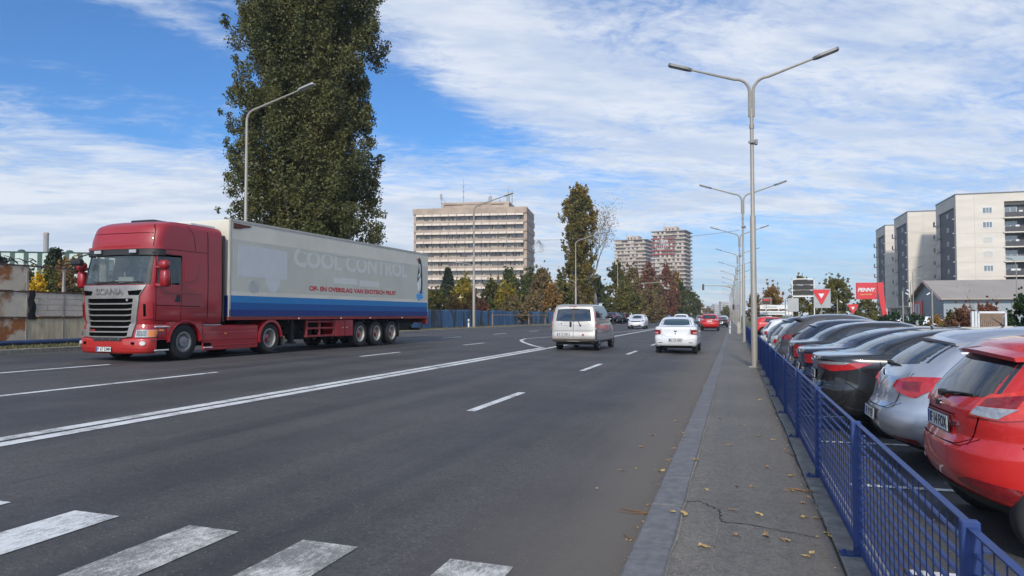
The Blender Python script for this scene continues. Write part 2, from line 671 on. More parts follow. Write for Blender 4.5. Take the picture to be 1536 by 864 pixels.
def kerb(name, x0, x1, z0, z1, m, yend, xf, seg=1.0, ystart=-6.0):
    mb = MB()
    y = ystart
    rnd = random.Random(3)
    while y < yend:
        L = seg if y < 40 else 12.0
        dz = rnd.uniform(-.004, .004)
        a, b = xf(y), xf(y + L)
        g_ = .008
        vs = [(x0 + a, y + g_, z0), (x1 + a, y + g_, z0), (x1 + b, y + L - g_, z0), (x0 + b, y + L - g_, z0)]
        c = .015
        tp = [(x0 + a + c, y + g_ + .004, z1 + dz), (x1 + a - c, y + g_ + .004, z1 + dz), (x1 + b - c, y + L - g_ - .004, z1 + dz), (x0 + b + c, y + L - g_ - .004, z1 + dz)]
        md = [(vs[i][0], vs[i][1], z1 + dz - c) for i in range(4)]
        mb.add(vs + md + tp, [(0, 1, 5, 4), (1, 2, 6, 5), (2, 3, 7, 6), (3, 0, 4, 7), (4, 5, 9, 8), (5, 6, 10, 9), (6, 7, 11, 10), (7, 4, 8, 11), (8, 9, 10, 11)])
        y += L
    o = mb.build(name, m)
    o['kind'] = 'structure'
    return o


kerb('kerb', -.66, -.41, -.05, .125, M_KERB, 420, lambda y: bend(y))
kerb('kerb', .6, .85, -.05, .125, M_KERB2, 100, lambda y: bend(y))
kerb('kerb', -.2, .0, .3, .62, M_KERB2, 420, lambda y: left_edge(y) + bend(y), ystart=-30)

# ---- paint on the road
DZ = .006


def paint(name, rects, m=None):
    """rects: (x0, x1, y0, y1)"""
    mb = MB()
    for (x0, x1, y0, y1) in rects:
        n = max(1, int((y1 - y0) / 8))
        P = []
        for i in range(n + 1):
            y = y0 + (y1 - y0) * i / n
            P.append([(gx(x0, y), y, gz(x0) + DZ), (gx(x1, y), y, gz(x1) + DZ)])
        mb.grid(P)
    o = mb.build(name, m or M_PAINT, fix=False)
    if o.data.polygons[0].normal.z < 0: o.data.flip_normals()
    o['kind'] = 'structure'
    return o


for i, x in enumerate((-10.2, -9.15, -8.1, -7.05, -6.0, -4.92, -3.85, -2.9, -1.8)):
    paint('zebra_stripe', [(x, x + .43, .9, 4.56)], M_ZEBRA2 if i in (4, 5) else M_ZEBRA)
paint('double_line', [(-8.27, -8.06, -20, 32), (-7.97, -7.76, -20, 32)])
paint('double_line', [(-8.02, -7.80, 32, 330)])
for k in range(24):
    y = 11.2 + 9.0 * k
    paint('lane_dash', [(-4.16, -4.01, y, y + 3)])
paint('lane_line', [(-11.85, -11.7, -20, 14.8)])
for k in range(2):
    y = 21.8 + 9.6 * k
    paint('lane_dash', [(-11.85, -11.7, y, y + 3)])
paint('lane_line', [(-15.45, -15.3, -20, 15.2)])
for k in range(22):
    y = 19.5 + 9.1 * k
    paint('lane_dash', [(-15.45, -15.3, y, y + 2.9)])
for k in range(16):
    y = 96 + 9.1 * k
    paint('lane_dash', [(-11.85, -11.7, y, y + 2.9)])
# the rounded nose of the painted median
nose = [(-8.15, 31.6), (-9.2, 33.6), (-10.5, 36.6), (-11.3, 39.0), (-11.62, 41.0), (-11.45, 43.2), (-10.95, 47), (-9.9, 55), (-9.2, 64), (-8.7, 76), (-8.3, 92)]
mb = MB()
P = []
for i, (x, y) in enumerate(nose):
    a = Vector(nose[max(0, i - 1)])
    b = Vector(nose[min(len(nose) - 1, i + 1)])
    d = (b - a).normalized()
    nrm = Vector((-d.y, d.x)) * .09
    P.append([(x + nrm.x, y + nrm.y, gz(x) + DZ + .003), (x - nrm.x, y - nrm.y, gz(x) + DZ + .003)])
mb.grid(P)
o = mb.build('median_line', M_PAINT, fix=False)
if o.data.polygons[0].normal.z < 0: o.data.flip_normals()
o['kind'] = 'structure'
# bay lines of the car park
for k in range(13):
    y = 5.22 + 2.52 * k
    mb = MB()
    mb.add([(1.0, y - .05, .012), (5.7, y - .05, .012), (5.7, y + .05, .012), (1.0, y + .05, .012)], [(0, 1, 2, 3)])
    mb.build('bay_line', M_PAINT)['kind'] = 'structure'

# seams and sealed cracks of the carriageway
M_RSEAM = mat('road_seam', (.11, .108, .105), .9, var=.4, vs=6)
M_TAR = mat('tar_seal', (.022, .022, .024), .5, var=.3, vs=9)
rq = random.Random(77)


def road_line(pts, w, m, name, step=.5, jit=.03):
    mb = MB()
    P = []
    full = []
    for i in range(len(pts) - 1):
        a, b = Vector(pts[i]), Vector(pts[i + 1])
        n = max(2, int((b - a).length / step))
        for k in range(n): full.append(a.lerp(b, k / n) + Vector((rq.gauss(0, jit), rq.gauss(0, jit))))
    for i, q in enumerate(full):
        d = (full[min(i + 1, len(full) - 1)] - full[max(i - 1, 0)]).normalized()
        v = Vector((-d.y, d.x)) * w * rq.uniform(.25, 1)
        P.append([(q.x + v.x, q.y + v.y, gz(q.x + v.x) + .003), (q.x - v.x, q.y - v.y, gz(q.x - v.x) + .003)])
    mb.grid(P)
    o = mb.build(name, m, fix=False)
    if o.data.polygons[0].normal.z < 0: o.data.flip_normals()
    o['kind'] = 'structure'


road_line([(-6.15, 2), (-6.2, 9), (-6.15, 18), (-6.2, 34)], .012, M_RSEAM, 'road_seam', .3, .006)
road_line([(-13.4, 3), (-13.45, 14), (-13.4, 40)], .015, M_TAR, 'road_seam', .4, .01)
road_line([(-1.2, 14.5), (-2.6, 14.9), (-4.1, 14.4), (-6.0, 15.0)], .012, M_TAR, 'sealed_crack', .2, .04)
road_line([(-8.6, 19), (-10.4, 19.6), (-12.4, 19.2)], .012, M_TAR, 'sealed_crack', .2, .05)
road_line([(-3.0, 24), (-3.3, 28), (-2.9, 33)], .014, M_TAR, 'sealed_crack', .3, .05)

# long cracks of the pavement, filled with dirt and twigs
M_CRACK = mat('crack_fill', (.028, .024, .02), .95, var=.5, vs=30)
M_SEAM = mat('seam_dust', (.19, .175, .15), .95, var=.4, vs=20)
rnd = random.Random(11)


def crack(pts, w, m, z=.119):
    mb = MB()
    P = []
    full = []
    for i in range(len(pts) - 1):
        a, b = Vector(pts[i]), Vector(pts[i + 1])
        for k in range(14):
            full.append(a.lerp(b, k / 14) + Vector((rnd.uniform(-.012, .012), rnd.uniform(-.012, .012))))
    for i, p in enumerate(full):
        d = (full[min(i + 1, len(full) - 1)] - full[max(i - 1, 0)]).normalized()
        q = Vector((-d.y, d.x)) * w * rnd.uniform(.2, .9)
        P.append([(p.x + q.x, p.y + q.y, z), (p.x - q.x, p.y - q.y, z)])
    mb.grid(P)
    o = mb.build('crack', m, fix=False)
    if o.data.polygons[0].normal.z < 0: o.data.flip_normals()
    o['kind'] = 'structure'


def gpt(px, py, h=.119):
    """point of the ground at height h seen at a photograph point"""
    lo, hi = .5, 400
    for _ in range(60):
        md = (lo + hi) / 2
        if at(px, py, md).z > h: lo = md
        else: hi = md
    return at(px, py, lo)


crack([gpt(982, 750).xy, gpt(1050, 752).xy, gpt(1079, 765).xy, gpt(1083, 782).xy, gpt(1120, 786).xy, gpt(1180, 797).xy, gpt(1232, 808).xy], .009, M_CRACK)
crack([gpt(1077, 768).xy, (gpt(1077, 768).xy + Vector((0, -1.4))), (gpt(1077, 768).xy + Vector((.01, -3.4)))], .006, M_SEAM, .120)
crack([(-.40, -2), (-.405, 3), (-.4, 8), (-.4, 16)], .011, M_SEAM, .1285)
crack([(.59, 1), (.585, 6), (.59, 12), (.59, 24)], .013, M_CRACK, .120)
crack([gpt(1260, 830).xy, gpt(1215, 740).xy, gpt(1190, 690).xy], .012, M_SEAM, .121)

# ---- fallen leaves
M_LEAFY = mat('dry_leaf_yellow', (.44, .32, .13), .8, var=.3, vs=20, col2=(.30, .19, .08))
M_LEAFB = mat('dry_leaf_brown', (.26, .15, .07), .85, var=.3, vs=20, col2=(.38, .27, .15))


def leaf_mesh(seed, big=1.0):
    r = random.Random(seed)
    n = 10
    pts = []
    for i in range(n):
        a = 2 * pi * i / n
        rr = (.036 + .012 * cos(2 * a)) * (1 + (.28 if i % 2 else -.18)) * r.uniform(.85, 1.15) * big
        pts.append((rr * cos(a), rr * sin(a) * .8, .004 + abs(r.gauss(0, .009)) * big))
    mb = MB()
    mb.add([(0, 0, .005)] + pts, [(0, i + 1, (i + 1) % n + 1) for i in range(n)])
    mb.bar((-.03 * big, 0, .006), (-.075 * big, .012, .012), .003)
    return mb


protos = []
for i in range(5):
    o = leaf_mesh(i).build('fallen_leaf', M_LEAFY if i % 2 == 0 else M_LEAFB, fix=False)
    protos.append(o)
spots = [(1139, 772), (1173, 810), (1105, 729), (1127, 730), (1181, 811), (1205, 776), (1095, 668), (1139, 654), (1112, 637), (1080, 628), (1187, 714),
         (1150, 700), (1240, 800), (1098, 765), (1009, 768), (1026, 771), (1044, 690), (1060, 735), (1149, 804), (1218, 830), (1210, 835), (1165, 607), (1140, 600),
         (1150, 606), (1122, 579), (1118, 570), (1205, 755), (1190, 737), (1178, 736), (1245, 805), (990, 707), (1005, 690), (995, 706), (1027, 655), (978, 653),
         (1014, 632), (962, 671), (954, 703), (933, 706), (1013, 606), (895, 733), (1012, 673), (1226, 777), (1105, 803), (1055, 820), (1160, 660)]
for i, (px, py) in enumerate(spots):
    p = gpt(px, py)
    h = .119 if p.x > -.35 else (.131 if p.x > -.7 else gz(p.x) + .004)
    p = gpt(px, py, h)
    r = rnd.random
    o = protos[i] if i < 5 else protos[i % 5].copy()
    if i >= 5: C.objects.link(o)
    o.location = (p.x, p.y, h)
    o.rotation_euler = (rnd.uniform(-.15, .15), rnd.uniform(-.15, .15), rnd.uniform(0, 6.28))
    s = rnd.uniform(.45, .88)
    o.scale = (s, s, s)
    where = 'the asphalt pavement' if p.x > -.35 else ('the stone kerb' if p.x > -.7 else 'the road near the kerb')
    tag(o, 'small dry %s leaf lying on %s' % ('yellow' if i % 5 % 2 == 0 else 'brown', where), 'leaf', 'fallen leaves on and beside the pavement')
M_TWG = mat('twig_brown', (.16, .09, .05), .9, var=.3, vs=20)
for i, (px, py, L, a, lb) in enumerate([(985, 751, .32, 2.9, 'broken brown twig lying across the gutter and the kerb at the crack'), (948, 786, .16, 2.4, 'short curved twig lying alone on the road'),
                                       (1182, 733, .30, -.3, 'forked dry twig on the right side of the pavement'), (946, 842, .20, 1.1, 'tuft of dry rusty twigs in the gutter at the picture bottom'),
                                       (1190, 684, .22, 1.9, 'thin twig against the right kerb'), (1046, 692, .18, 1.4, 'small twig on the left edge of the pavement')]):
    p = gpt(px, py)
    z = .119 if p.x > -.35 else .008
    g_ = MB()
    for j in range(3 if i in (0, 2, 3) else 1):
        a2 = a + rnd.uniform(-.5, .5) * (j > 0)
        q0 = Vector((0, 0, .006))
        P_ = [q0]
        for s_ in range(5):
            q0 = q0 + Vector((cos(a2), sin(a2), rnd.uniform(-.02, .03))) * L / 5
            a2 += rnd.uniform(-.25, .3)
            P_.append(Vector((q0.x, q0.y, max(.004, q0.z))))
        g_.tube(P_, [.006, .006, .005, .004, .003, .002], 5)
    o = g_.build('twig', M_TWG)
    o.location = (p.x, p.y, z)
    tag(o, lb, 'twig')
# uncountable litter along the edges
mb = MB()
rl = random.Random(5)
for k in range(2300):
    q = rl.random()
    if q < .25:
        y = rl.uniform(1, 45); x = -.68 - abs(rl.gauss(0, .05)) ; z = .006
    elif q < .45:
        y = rl.uniform(1.5, 45); x = .58 - abs(rl.gauss(0, .05)); z = .118
    elif q < .55:
        y = rl.uniform(1.5, 30); x = .90 + abs(rl.gauss(0, .6)); z = .010
    else:
        y = rl.uniform(5, 75); x = -20.7 - abs(rl.gauss(0, 1.0)); z = .606
    s = rl.uniform(.004, .016) if q < .55 else rl.uniform(.03, .07)
    a = rl.uniform(0, 6.28)
    mb.add([(x + s * cos(a), y + s * sin(a), z + rl.uniform(0, .01)), (x - s * sin(a) * .7, y + s * cos(a) * .7, z + rl.uniform(0, .012)), (x - s * cos(a), y - s * sin(a), z + rl.uniform(0, .01)), (x + s * sin(a) * .7, y - s * cos(a) * .7, z)], [(0, 1, 2, 3)], rl.choice((0, 1)))
o = mb.build('leaf_litter', [M_LEAFY, M_LEAFB], fix=False)
tag(o, 'crumbled dry leaves and litter gathered along the kerbs and verge', 'leaf litter', kind='stuff')
# grass tufts of the far verge
mb = MB()
for k in range(9000):
    y = 4 + 110 * rl.random() ** 1.2
    x = left_edge(y) - .25 - abs(rl.gauss(0, 1.0))
    h = rl.uniform(.03, .12)
    a = rl.uniform(0, 3.14)
    w = .02
    x = gx(x, y)
    mb.add([(x - w * cos(a), y - w * sin(a), .59), (x + w * cos(a), y + w * sin(a), .59), (x + rl.gauss(0, .04), y + rl.gauss(0, .04), .6 + h)], [(0, 1, 2)])
o = mb.build('grass', leafmat('grass_blades', (.11, .11, .045), (.24, .19, .10)), fix=False)
tag(o, 'short dry grass growing along the far verge', 'grass', kind='stuff')
# ---------------------------------------------------------------- shells built from horizontal slices
def pchip(zs, vs):
    n = len(zs)
    h = [zs[i + 1] - zs[i] for i in range(n - 1)]
    d = [(vs[i + 1] - vs[i]) / h[i] for i in range(n - 1)]
    m = [0.0] * n
    m[0], m[-1] = d[0], d[-1]
    for i in range(1, n - 1):
        if d[i - 1] * d[i] <= 0: m[i] = 0
        else:
            w1, w2 = 2 * h[i] + h[i - 1], h[i] + 2 * h[i - 1]
            m[i] = (w1 + w2) / (w1 / d[i - 1] + w2 / d[i])

    def f(z):
        if z <= zs[0]: return vs[0]
        if z >= zs[-1]: return vs[-1]
        i = 0
        while z > zs[i + 1]: i += 1
        t = (z - zs[i]) / h[i]
        return (vs[i] * (1 + 2 * t) * (1 - t) ** 2 + m[i] * h[i] * t * (1 - t) ** 2 + vs[i + 1] * t * t * (3 - 2 * t) + m[i + 1] * h[i] * t * t * (t - 1))
    return f


class Shell:
    """rows: (z, rear x, front x, half width, rear corner length, front corner length)"""
    def __init__(s, rows, er=2.8, ef=2.4, sub=4, mids=22):
        zs = [r[0] for r in rows]
        s.fn = [pchip(zs, [r[i] for r in rows]) for i in range(1, 6)]
        s.er, s.ef, s.mids = er, ef, mids
        s.z0, s.z1 = zs[0], zs[-1]
        s.levels = []
        for i in range(len(zs) - 1):
            for k in range(sub): s.levels.append(zs[i] + (zs[i + 1] - zs[i]) * k / sub)
        s.levels.append(zs[-1])

    def half(s, z, nr=14, nf=12):
        xr, xf, w, ra, rf = [f(z) for f in s.fn]
        pts = []
        for i in range(nr + 1):
            t = i / nr
            th = t * pi / 2
            # even spacing that also resolves the corner
            y = w * (sin(th) ** (2 / s.er))if th > 0 else 0
            x = xr + ra * (1 - max(0, cos(th)) ** (2 / s.er))
            pts.append((x, y))
        for i in range(1, s.mids):
            t = i / s.mids
            pts.append((xr + ra + (xf - rf - xr - ra) * t, w))
        for i in range(nf + 1):
            th = (1 - i / nf) * pi / 2
            y = w * (sin(th) ** (2 / s.ef)) if th > 1e-6 else 0
            x = xf - rf * (1 - max(0, cos(th)) ** (2 / s.ef))
            pts.append((x, y))
        return pts

    def body(s):
        mb = MB()
        P = []
        for z in s.levels:
            h = s.half(z)
            P.append([(x, y, z) for x, y in h] + [(x, -y, z) for x, y in h[-2:0:-1]])
        mb.grid(P, wrap=True)
        n = len(P[0])
        mb.add(P[0], [tuple(range(n))[::-1]])
        mb.add(P[-1], [tuple(range(n))])
        return mb

    def rear(s, y, z):
        xr, xf, w, ra, rf = [f(z) for f in s.fn]
        k = min(1, abs(y) / w)
        return xr + ra * (1 - (1 - k ** s.er) ** (1 / s.er))

    def front(s, y, z):
        xr, xf, w, ra, rf = [f(z) for f in s.fn]
        k = min(1, abs(y) / w)
        return xf - rf * (1 - (1 - k ** s.ef) ** (1 / s.ef))

    def side(s, x, z):
        xr, xf, w, ra, rf = [f(z) for f in s.fn]
        if x < xr + ra:
            k = min(1, (xr + ra - x) / ra)
            return w * (1 - k ** s.er) ** (1 / s.er)
        if x > xf - rf:
            k = min(1, (x - xf + rf) / rf)
            return w * (1 - k ** s.ef) ** (1 / s.ef)
        return w

    def wrap(s, d, z, front=False):
        """point and outward normal d metres round the corner from the middle of the tail (or nose)"""
        h = s.half(z, 40, 40)
        if front: h = h[::-1]
        acc = 0
        for i in range(len(h) - 1):
            (x0, y0), (x1, y1) = h[i], h[i + 1]
            l = hypot(x1 - x0, y1 - y0)
            if acc + l >= d or i == len(h) - 2:
                t = (d - acc) / l if l else 0
                nx, ny = (y1 - y0) / (l or 1), -(x1 - x0) / (l or 1)
                if not front: nx, ny = -abs(nx), abs(ny)
                else: nx, ny = abs(nx), abs(ny)
                return x0 + (x1 - x0) * t, y0 + (y1 - y0) * t, nx, ny
            acc += l

    def pos(s, kind, a, z, sg=1, off=0.0):
        if kind == 'rear': return (s.rear(a, z) - off, a, z)
        if kind == 'front': return (s.front(a, z) + off, a, z)
        if kind == 'side': return (a, sg * (s.side(a, z) + off), z)
        x, y, nx, ny = s.wrap(a, z, kind == 'wrapf')
        return (x + nx * off, sg * (y + ny * off), z)


def resample(pts, n):
    L = [0]
    for i in range(len(pts) - 1): L.append(L[-1] + hypot(pts[i + 1][0] - pts[i][0], pts[i + 1][1] - pts[i][1]))
    out = []
    for k in range(n):
        d = L[-1] * k / (n - 1)
        i = 0
        while i < len(L) - 2 and d > L[i + 1]: i += 1
        t = (d - L[i]) / ((L[i + 1] - L[i]) or 1)
        out.append((pts[i][0] + (pts[i + 1][0] - pts[i][0]) * t, pts[i][1] + (pts[i + 1][1] - pts[i][1]) * t))
    return out


def patch(sh, kind, top, bot, off=.006, n=12, rows=6, sg=1, skirt=.02, bulge=0.0, mb=None, mi=0, match=False):
    """a panel lying on the shell between two lines, with its edges turned in"""
    if match:
        T, B = top, bot
        n = len(T)
    else:
        T, B = resample(top, n), resample(bot, n)
    mb = mb or MB()
    P = []
    for j in range(rows + 1):
        v = j / rows
        r = []
        for i in range(n):
            a = B[i][0] + (T[i][0] - B[i][0]) * v
            z = B[i][1] + (T[i][1] - B[i][1]) * v
            u = i / (n - 1)
            r.append(sh.pos(kind, a, z, sg, off + bulge * 16 * u * (1 - u) * v * (1 - v)))
        P.append(r)
    # skirt ring
    if skirt:
        def inn(i, j):
            v = j / rows
            a = B[i][0] + (T[i][0] - B[i][0]) * v
            z = B[i][1] + (T[i][1] - B[i][1]) * v
            return sh.pos(kind, a, z, sg, off - skirt)
        P = [[inn(0, j)] + P[j] + [inn(n - 1, j)] for j in range(rows + 1)]
        P = [[inn(max(0, min(n - 1, i - 1)), 0) for i in range(n + 2)]] + P + [[inn(max(0, min(n - 1, i - 1)), rows) for i in range(n + 2)]]
    mb.grid(P, mi)
    return mb


def line(sh, kind, pts, w=.007, off=.002, sg=1, mb=None, mi=0, n=16):
    """a thin gap line on the shell"""
    mb = mb or MB()
    R = resample(pts, n)
    P = []
    for i in range(n):
        a = R[max(0, i - 1)]
        b = R[min(n - 1, i + 1)]
        dx, dz = b[0] - a[0], b[1] - a[1]
        l = hypot(dx, dz) or 1
        nx, nz = -dz / l * w / 2, dx / l * w / 2
        P.append([sh.pos(kind, R[i][0] + nx, R[i][1] + nz, sg, off), sh.pos(kind, R[i][0] - nx, R[i][1] - nz, sg, off)])
    mb.grid(P, mi)
    return mb


# ---- vehicle materials
def carpaint(name, col, metal=0.0, rough=.32, flake=0.0):
    m = mat(name, col, rough, metal, 1.0, var=.05, vs=1.5)
    m.node_tree.nodes['Principled BSDF'].inputs['Coat Roughness'].default_value = .03
    return m


M_TYRE = mat('tyre_rubber', (.016, .016, .017), .85, var=.3, vs=8, bump=.4, bs=30)
M_BLACKP = mat('black_plastic', (.018, .018, .019), .55, var=.2, vs=6)
M_DARK = mat('dark_void', (.004, .004, .004), 1, var=0, spec=0)
M_RIM = mat('alloy', (.42, .43, .45), .3, .8, var=.1)
M_STEELW = mat('painted_steel_wheel', (.30, .30, .31), .5, .3, var=.2)
M_CHROME = mat('chrome', (.75, .76, .78), .12, 1.0, var=.03)
M_GLASS = glassmat('tinted_glass', (.012, .016, .02), .0)
M_GLASSC = glassmat('clear_glass', (.02, .025, .028), .62)
M_RED = mat('red_lens', (.42, .012, .015), .15, 0, 1.0, var=.25, vs=25)
M_REDD = mat('dark_red_lens', (.20, .008, .012), .15, 0, 1.0, var=.3, vs=25)
M_CLEAR = mat('clear_lens', (.40, .40, .41), .15, .5, 1.0, var=.25, vs=30)
M_REDO = mat('orange_red_lens', (.58, .035, .018), .15, 0, 1.0, var=.3, vs=18)
M_AMBER = mat('amber_lens', (.75, .22, .03), .2, 0, 1.0, var=.2, vs=30)
M_PLATE = mat('plate_white', (.62, .63, .62), .4, var=.06)
M_PLATEB = mat('plate_blue', (.02, .06, .35), .4)
M_INK = mat('plate_ink', (.012, .012, .013), .5)
M_WHITEP = carpaint('white_paint', (.70, .71, .72))
M_SILVER = carpaint('silver_paint', (.50, .53, .58), .75, .33)
M_REDP = carpaint('red_paint', (.50, .012, .010), .0, .35)
M_BLACKPT = carpaint('black_paint', (.010, .0105, .012), .0, .22)
M_NAVY = carpaint('navy_paint', (.012, .020, .045), .3, .25)
M_GREYPT = carpaint('grey_brown_paint', (.10, .095, .09), .6, .35)
M_TEAL = carpaint('dark_teal_paint', (.035, .055, .075), .5, .3)
M_VAN = carpaint('van_silver_paint', (.45, .425, .39), .5, .42)
M_SEAT = mat('car_seat_cloth', (.03, .03, .032), .9)


def wheel(parent, x, y, r, w, out, style='alloy', rim_m=None, hubc=None):
    """tyre with its rim; out is +1 or -1, the side that faces outwards"""
    pr = .62 * r if style != 'truck' else .56 * r
    t = MB()
    prof = [(pr, -w / 2 * .86), (pr + .02, -w / 2), (r * .90, -w / 2 * 1.03), (r * .975, -w / 2 * .86), (r, -w / 2 * .62), (r, w / 2 * .62), (r * .975, w / 2 * .86), (r * .90, w / 2 * 1.03), (pr + .02, w / 2), (pr, w / 2 * .86)]
    t.lathe([(a, b) for a, b in prof] + [prof[0]], 40, closed=True)
    wo = t.build('wheel', M_TYRE, parent, True, ang=40)
    wo.location = (x, y, r)
    m = MB()
    rm = rim_m or M_RIM
    e = out * w / 2
    if style == 'alloy':
        m.lathe([(pr + .004, e * .9), (pr - .012, e * .95), (pr - .03, e * .80), (pr - .04, e * .1), (pr - .04, -e * .8), (pr + .004, -e * .8), (pr + .004, e * .9)], 36, closed=True)
        m.lathe([(.0, e * .62), (.05, e * .62), (.065, e * .5), (.065, e * .1), (0, e * .1)], 20, closed=True)
        for k in range(5):
            a0 = 2 * pi * k / 5
            for da in (-.11, .11):
                M = Matrix.Rotation(a0 + da, 4, 'Y')
                m.bar(M @ Vector((.05, e * .48, 0)), M @ Vector((pr - .02, e * .72, 0)), .032, .03)
        ro = m.build('rim', rm, wo, True)
        b = MB().lathe([(0, e * .05), (pr * .72, e * .05), (pr * .72, e * .02), (0, e * .02)], 24, closed=True)
        b.build('brake_disc', M_STEELW, wo)
        MB().lathe([(0, 0), (pr - .03, 0), (pr - .03, -e * .05), (0, -e * .05)], 24, closed=True).build('wheel_back', M_DARK, wo)
    elif style == 'cover':
        m.lathe([(0, e * .80), (.06, e * .80), (pr * .8, e * .78), (pr * .97, e * .92), (pr + .006, e * .90), (pr + .006, e * .5), (0, e * .4)], 36, closed=True)
        ro = m.build('hubcap', rm, wo, True)
        d = MB()
        for k in range(9):
            M = Matrix.Rotation(2 * pi * k / 9, 4, 'Y')
            d.bar(M @ Vector((pr * .48, e * .825, 0)), M @ Vector((pr * .80, e * .835, 0)), .035, .02, up=(0, 1, 0))
        d.build('hubcap_slots', M_DARK, ro)
    else:
        if style == 'truck':  # steer wheel: shallow dish with a big nut ring
            m.lathe([(pr + .01, e * .92), (pr - .03, e * .96), (pr - .06, e * .70), (pr * .60, e * .52), (pr * .52, e * .86), (pr * .30, e * .96), (0, e * .98)], 40, closed=True)
            ro = m.build('rim', rm, wo, True)
            d = MB()
            for k in range(10):
                a = 2 * pi * k / 10
                d.lathe([(0, e * .60), (.034, e * .60), (.034, e * .64), (0, e * .64)], 8, c=(cos(a) * pr * .78, 0, sin(a) * pr * .78), closed=True)
            d.build('rim_holes', M_DARK, ro)
            d = MB()
            for k in range(10):
                a = 2 * pi * (k + .5) / 10
                d.lathe([(.0, e * .86), (.016, e * .86), (.016, e * .99), (0, e * 1.01)], 6, c=(cos(a) * pr * .41, 0, sin(a) * pr * .41), closed=True)
            d.build('wheel_nuts', M_CHROME, ro)
        else:  # deep-dish twin or trailer rim
            m.lathe([(pr + .01, e * .95), (pr - .025, e * .98), (pr - .05, e * .6), (pr - .07, e * .1), (pr * .62, -e * .02), (pr * .62, -e * .1), (pr + .01, -e * .1)], 40, closed=True)
            ro = m.build('rim', rm, wo, True)
            d = MB()
            d.lathe([(pr * .62, e * .0), (pr * .52, e * .12), (pr * .50, e * .55), (pr * .36, e * .62), (0, e * .64)], 20, closed=True)
            d.build('hub', hubc or M_REDD, ro, True)
    return wo


def plate(parent, M, txt, w=.52, h=.11, name='number_plate'):
    """M: plate centre, x reading direction, y up, z outwards"""
    mb = MB()
    mb.box(-w / 2 - .008, w / 2 + .008, -h / 2 - .008, h / 2 + .008, -.012, -.001, M=M)
    o = mb.build(name, M_BLACKP, parent)
    MB().box(-w / 2, w / 2, -h / 2, h / 2, -.002, .003, M=M).build('plate_face', M_PLATE, o)
    MB().box(-w / 2 + .004, -w / 2 + .042, -h / 2 + .006, h / 2 - .006, .002, .0045, M=M).build('country_band', M_PLATEB, o)
    if txt: writing(txt, h * 1.02, M_INK, o, M @ Matrix.Translation((.022, -.002, .004)), 'plate_number', .001, .0022, .92)
    return o
# ---------------------------------------------------------------- cars
HATCH = [(.20, .42, 3.65, .70, .45, .5), (.30, .17, 3.85, .80, .5, .6), (.42, .05, 3.93, .845, .55, .8), (.55, .0, 3.95, .855, .6, .9), (.66, .0, 3.93, .86, .6, .9),
         (.72, .025, 3.85, .86, .6, .9), (.78, .05, 3.7, .86, .6, .9), (.86, .045, 3.55, .858, .6, .9), (.95, .05, 3.15, .85, .6, .8), (1.02, .08, 2.92, .825, .55, .5), (1.12, .155, 2.72, .775, .5, .45),
         (1.25, .27, 2.45, .715, .46, .42), (1.36, .37, 2.18, .66, .44, .40), (1.415, .41, 1.98, .605, .45, .5), (1.455, .58, 1.75, .50, .4, .5), (1.485, .90, 1.5, .30, .22, .22)]
ASTRA = [(.20, .45, 4.1, .74, .5, .5), (.30, .20, 4.3, .84, .55, .6), (.42, .05, 4.38, .885, .65, .8), (.54, .0, 4.41, .90, .7, .9), (.64, .02, 4.40, .905, .72, .9),
         (.72, .07, 4.30, .905, .72, .9), (.86, .10, 4.0, .90, .7, .9), (.96, .14, 3.6, .89, .68, .8), (1.04, .20, 3.3, .86, .62, .5), (1.14, .29, 3.05, .80, .56, .45),
         (1.26, .46, 2.75, .735, .5, .42), (1.36, .64, 2.48, .675, .46, .40), (1.425, .74, 2.28, .62, .5, .5), (1.475, .95, 2.05, .50, .4, .4), (1.505, 1.35, 1.8, .28, .2, .2)]
SEDAN = [(.20, .40, 4.25, .74, .45, .5), (.30, .14, 4.5, .84, .5, .6), (.45, .02, 4.6, .875, .6, .9), (.62, .0, 4.62, .885, .6, 1.0), (.72, .05, 4.55, .885, .6, 1.0),
         (.88, .06, 4.15, .885, .6, 1.0), (.98, .05, 3.75, .875, .55, 1.0), (1.055, .06, 3.45, .85, .5, .7), (1.085, .16, 3.33, .815, .5, .5), (1.11, .50, 3.22, .78, .45, .45),
         (1.25, .85, 2.88, .71, .42, .42), (1.36, 1.15, 2.6, .655, .42, .42), (1.415, 1.42, 2.4, .60, .40, .4), (1.445, 1.7, 2.25, .48, .2, .2), (1.46, 1.9, 2.15, .25, .08, .08)]
LOGAN = [(.22, .40, 4.0, .72, .45, .5), (.32, .12, 4.2, .82, .4, .6), (.48, .02, 4.3, .855, .45, .9), (.64, .0, 4.33, .865, .45, .9), (.74, .04, 4.28, .865, .45, .9),
         (.90, .05, 3.95, .865, .45, .9), (1.02, .05, 3.5, .855, .42, .9), (1.085, .07, 3.28, .83, .4, .6), (1.11, .16, 3.18, .79, .4, .5), (1.14, .42, 3.08, .755, .4, .45),
         (1.28, .66, 2.78, .695, .38, .42), (1.41, .92, 2.5, .635, .38, .42), (1.475, 1.15, 2.3, .58, .36, .4), (1.505, 1.45, 2.15, .46, .2, .2), (1.52, 1.65, 2.0, .25, .1, .1)]
VAN = [(.30, .25, 4.5, .80, .2, .5), (.42, .04, 4.72, .93, .18, .6), (.60, .0, 4.78, .95, .16, .8), (.80, .03, 4.70, .95, .14, .9), (1.05, .05, 4.35, .945, .14, .9),
       (1.20, .07, 3.95, .93, .14, .8), (1.5, .13, 3.45, .885, .14, .5), (1.78, .20, 3.0, .83, .15, .4), (1.88, .25, 2.8, .79, .2, .4), (1.93, .38, 2.55, .68, .2, .4), (1.955, .7, 2.2, .42, .2, .2)]


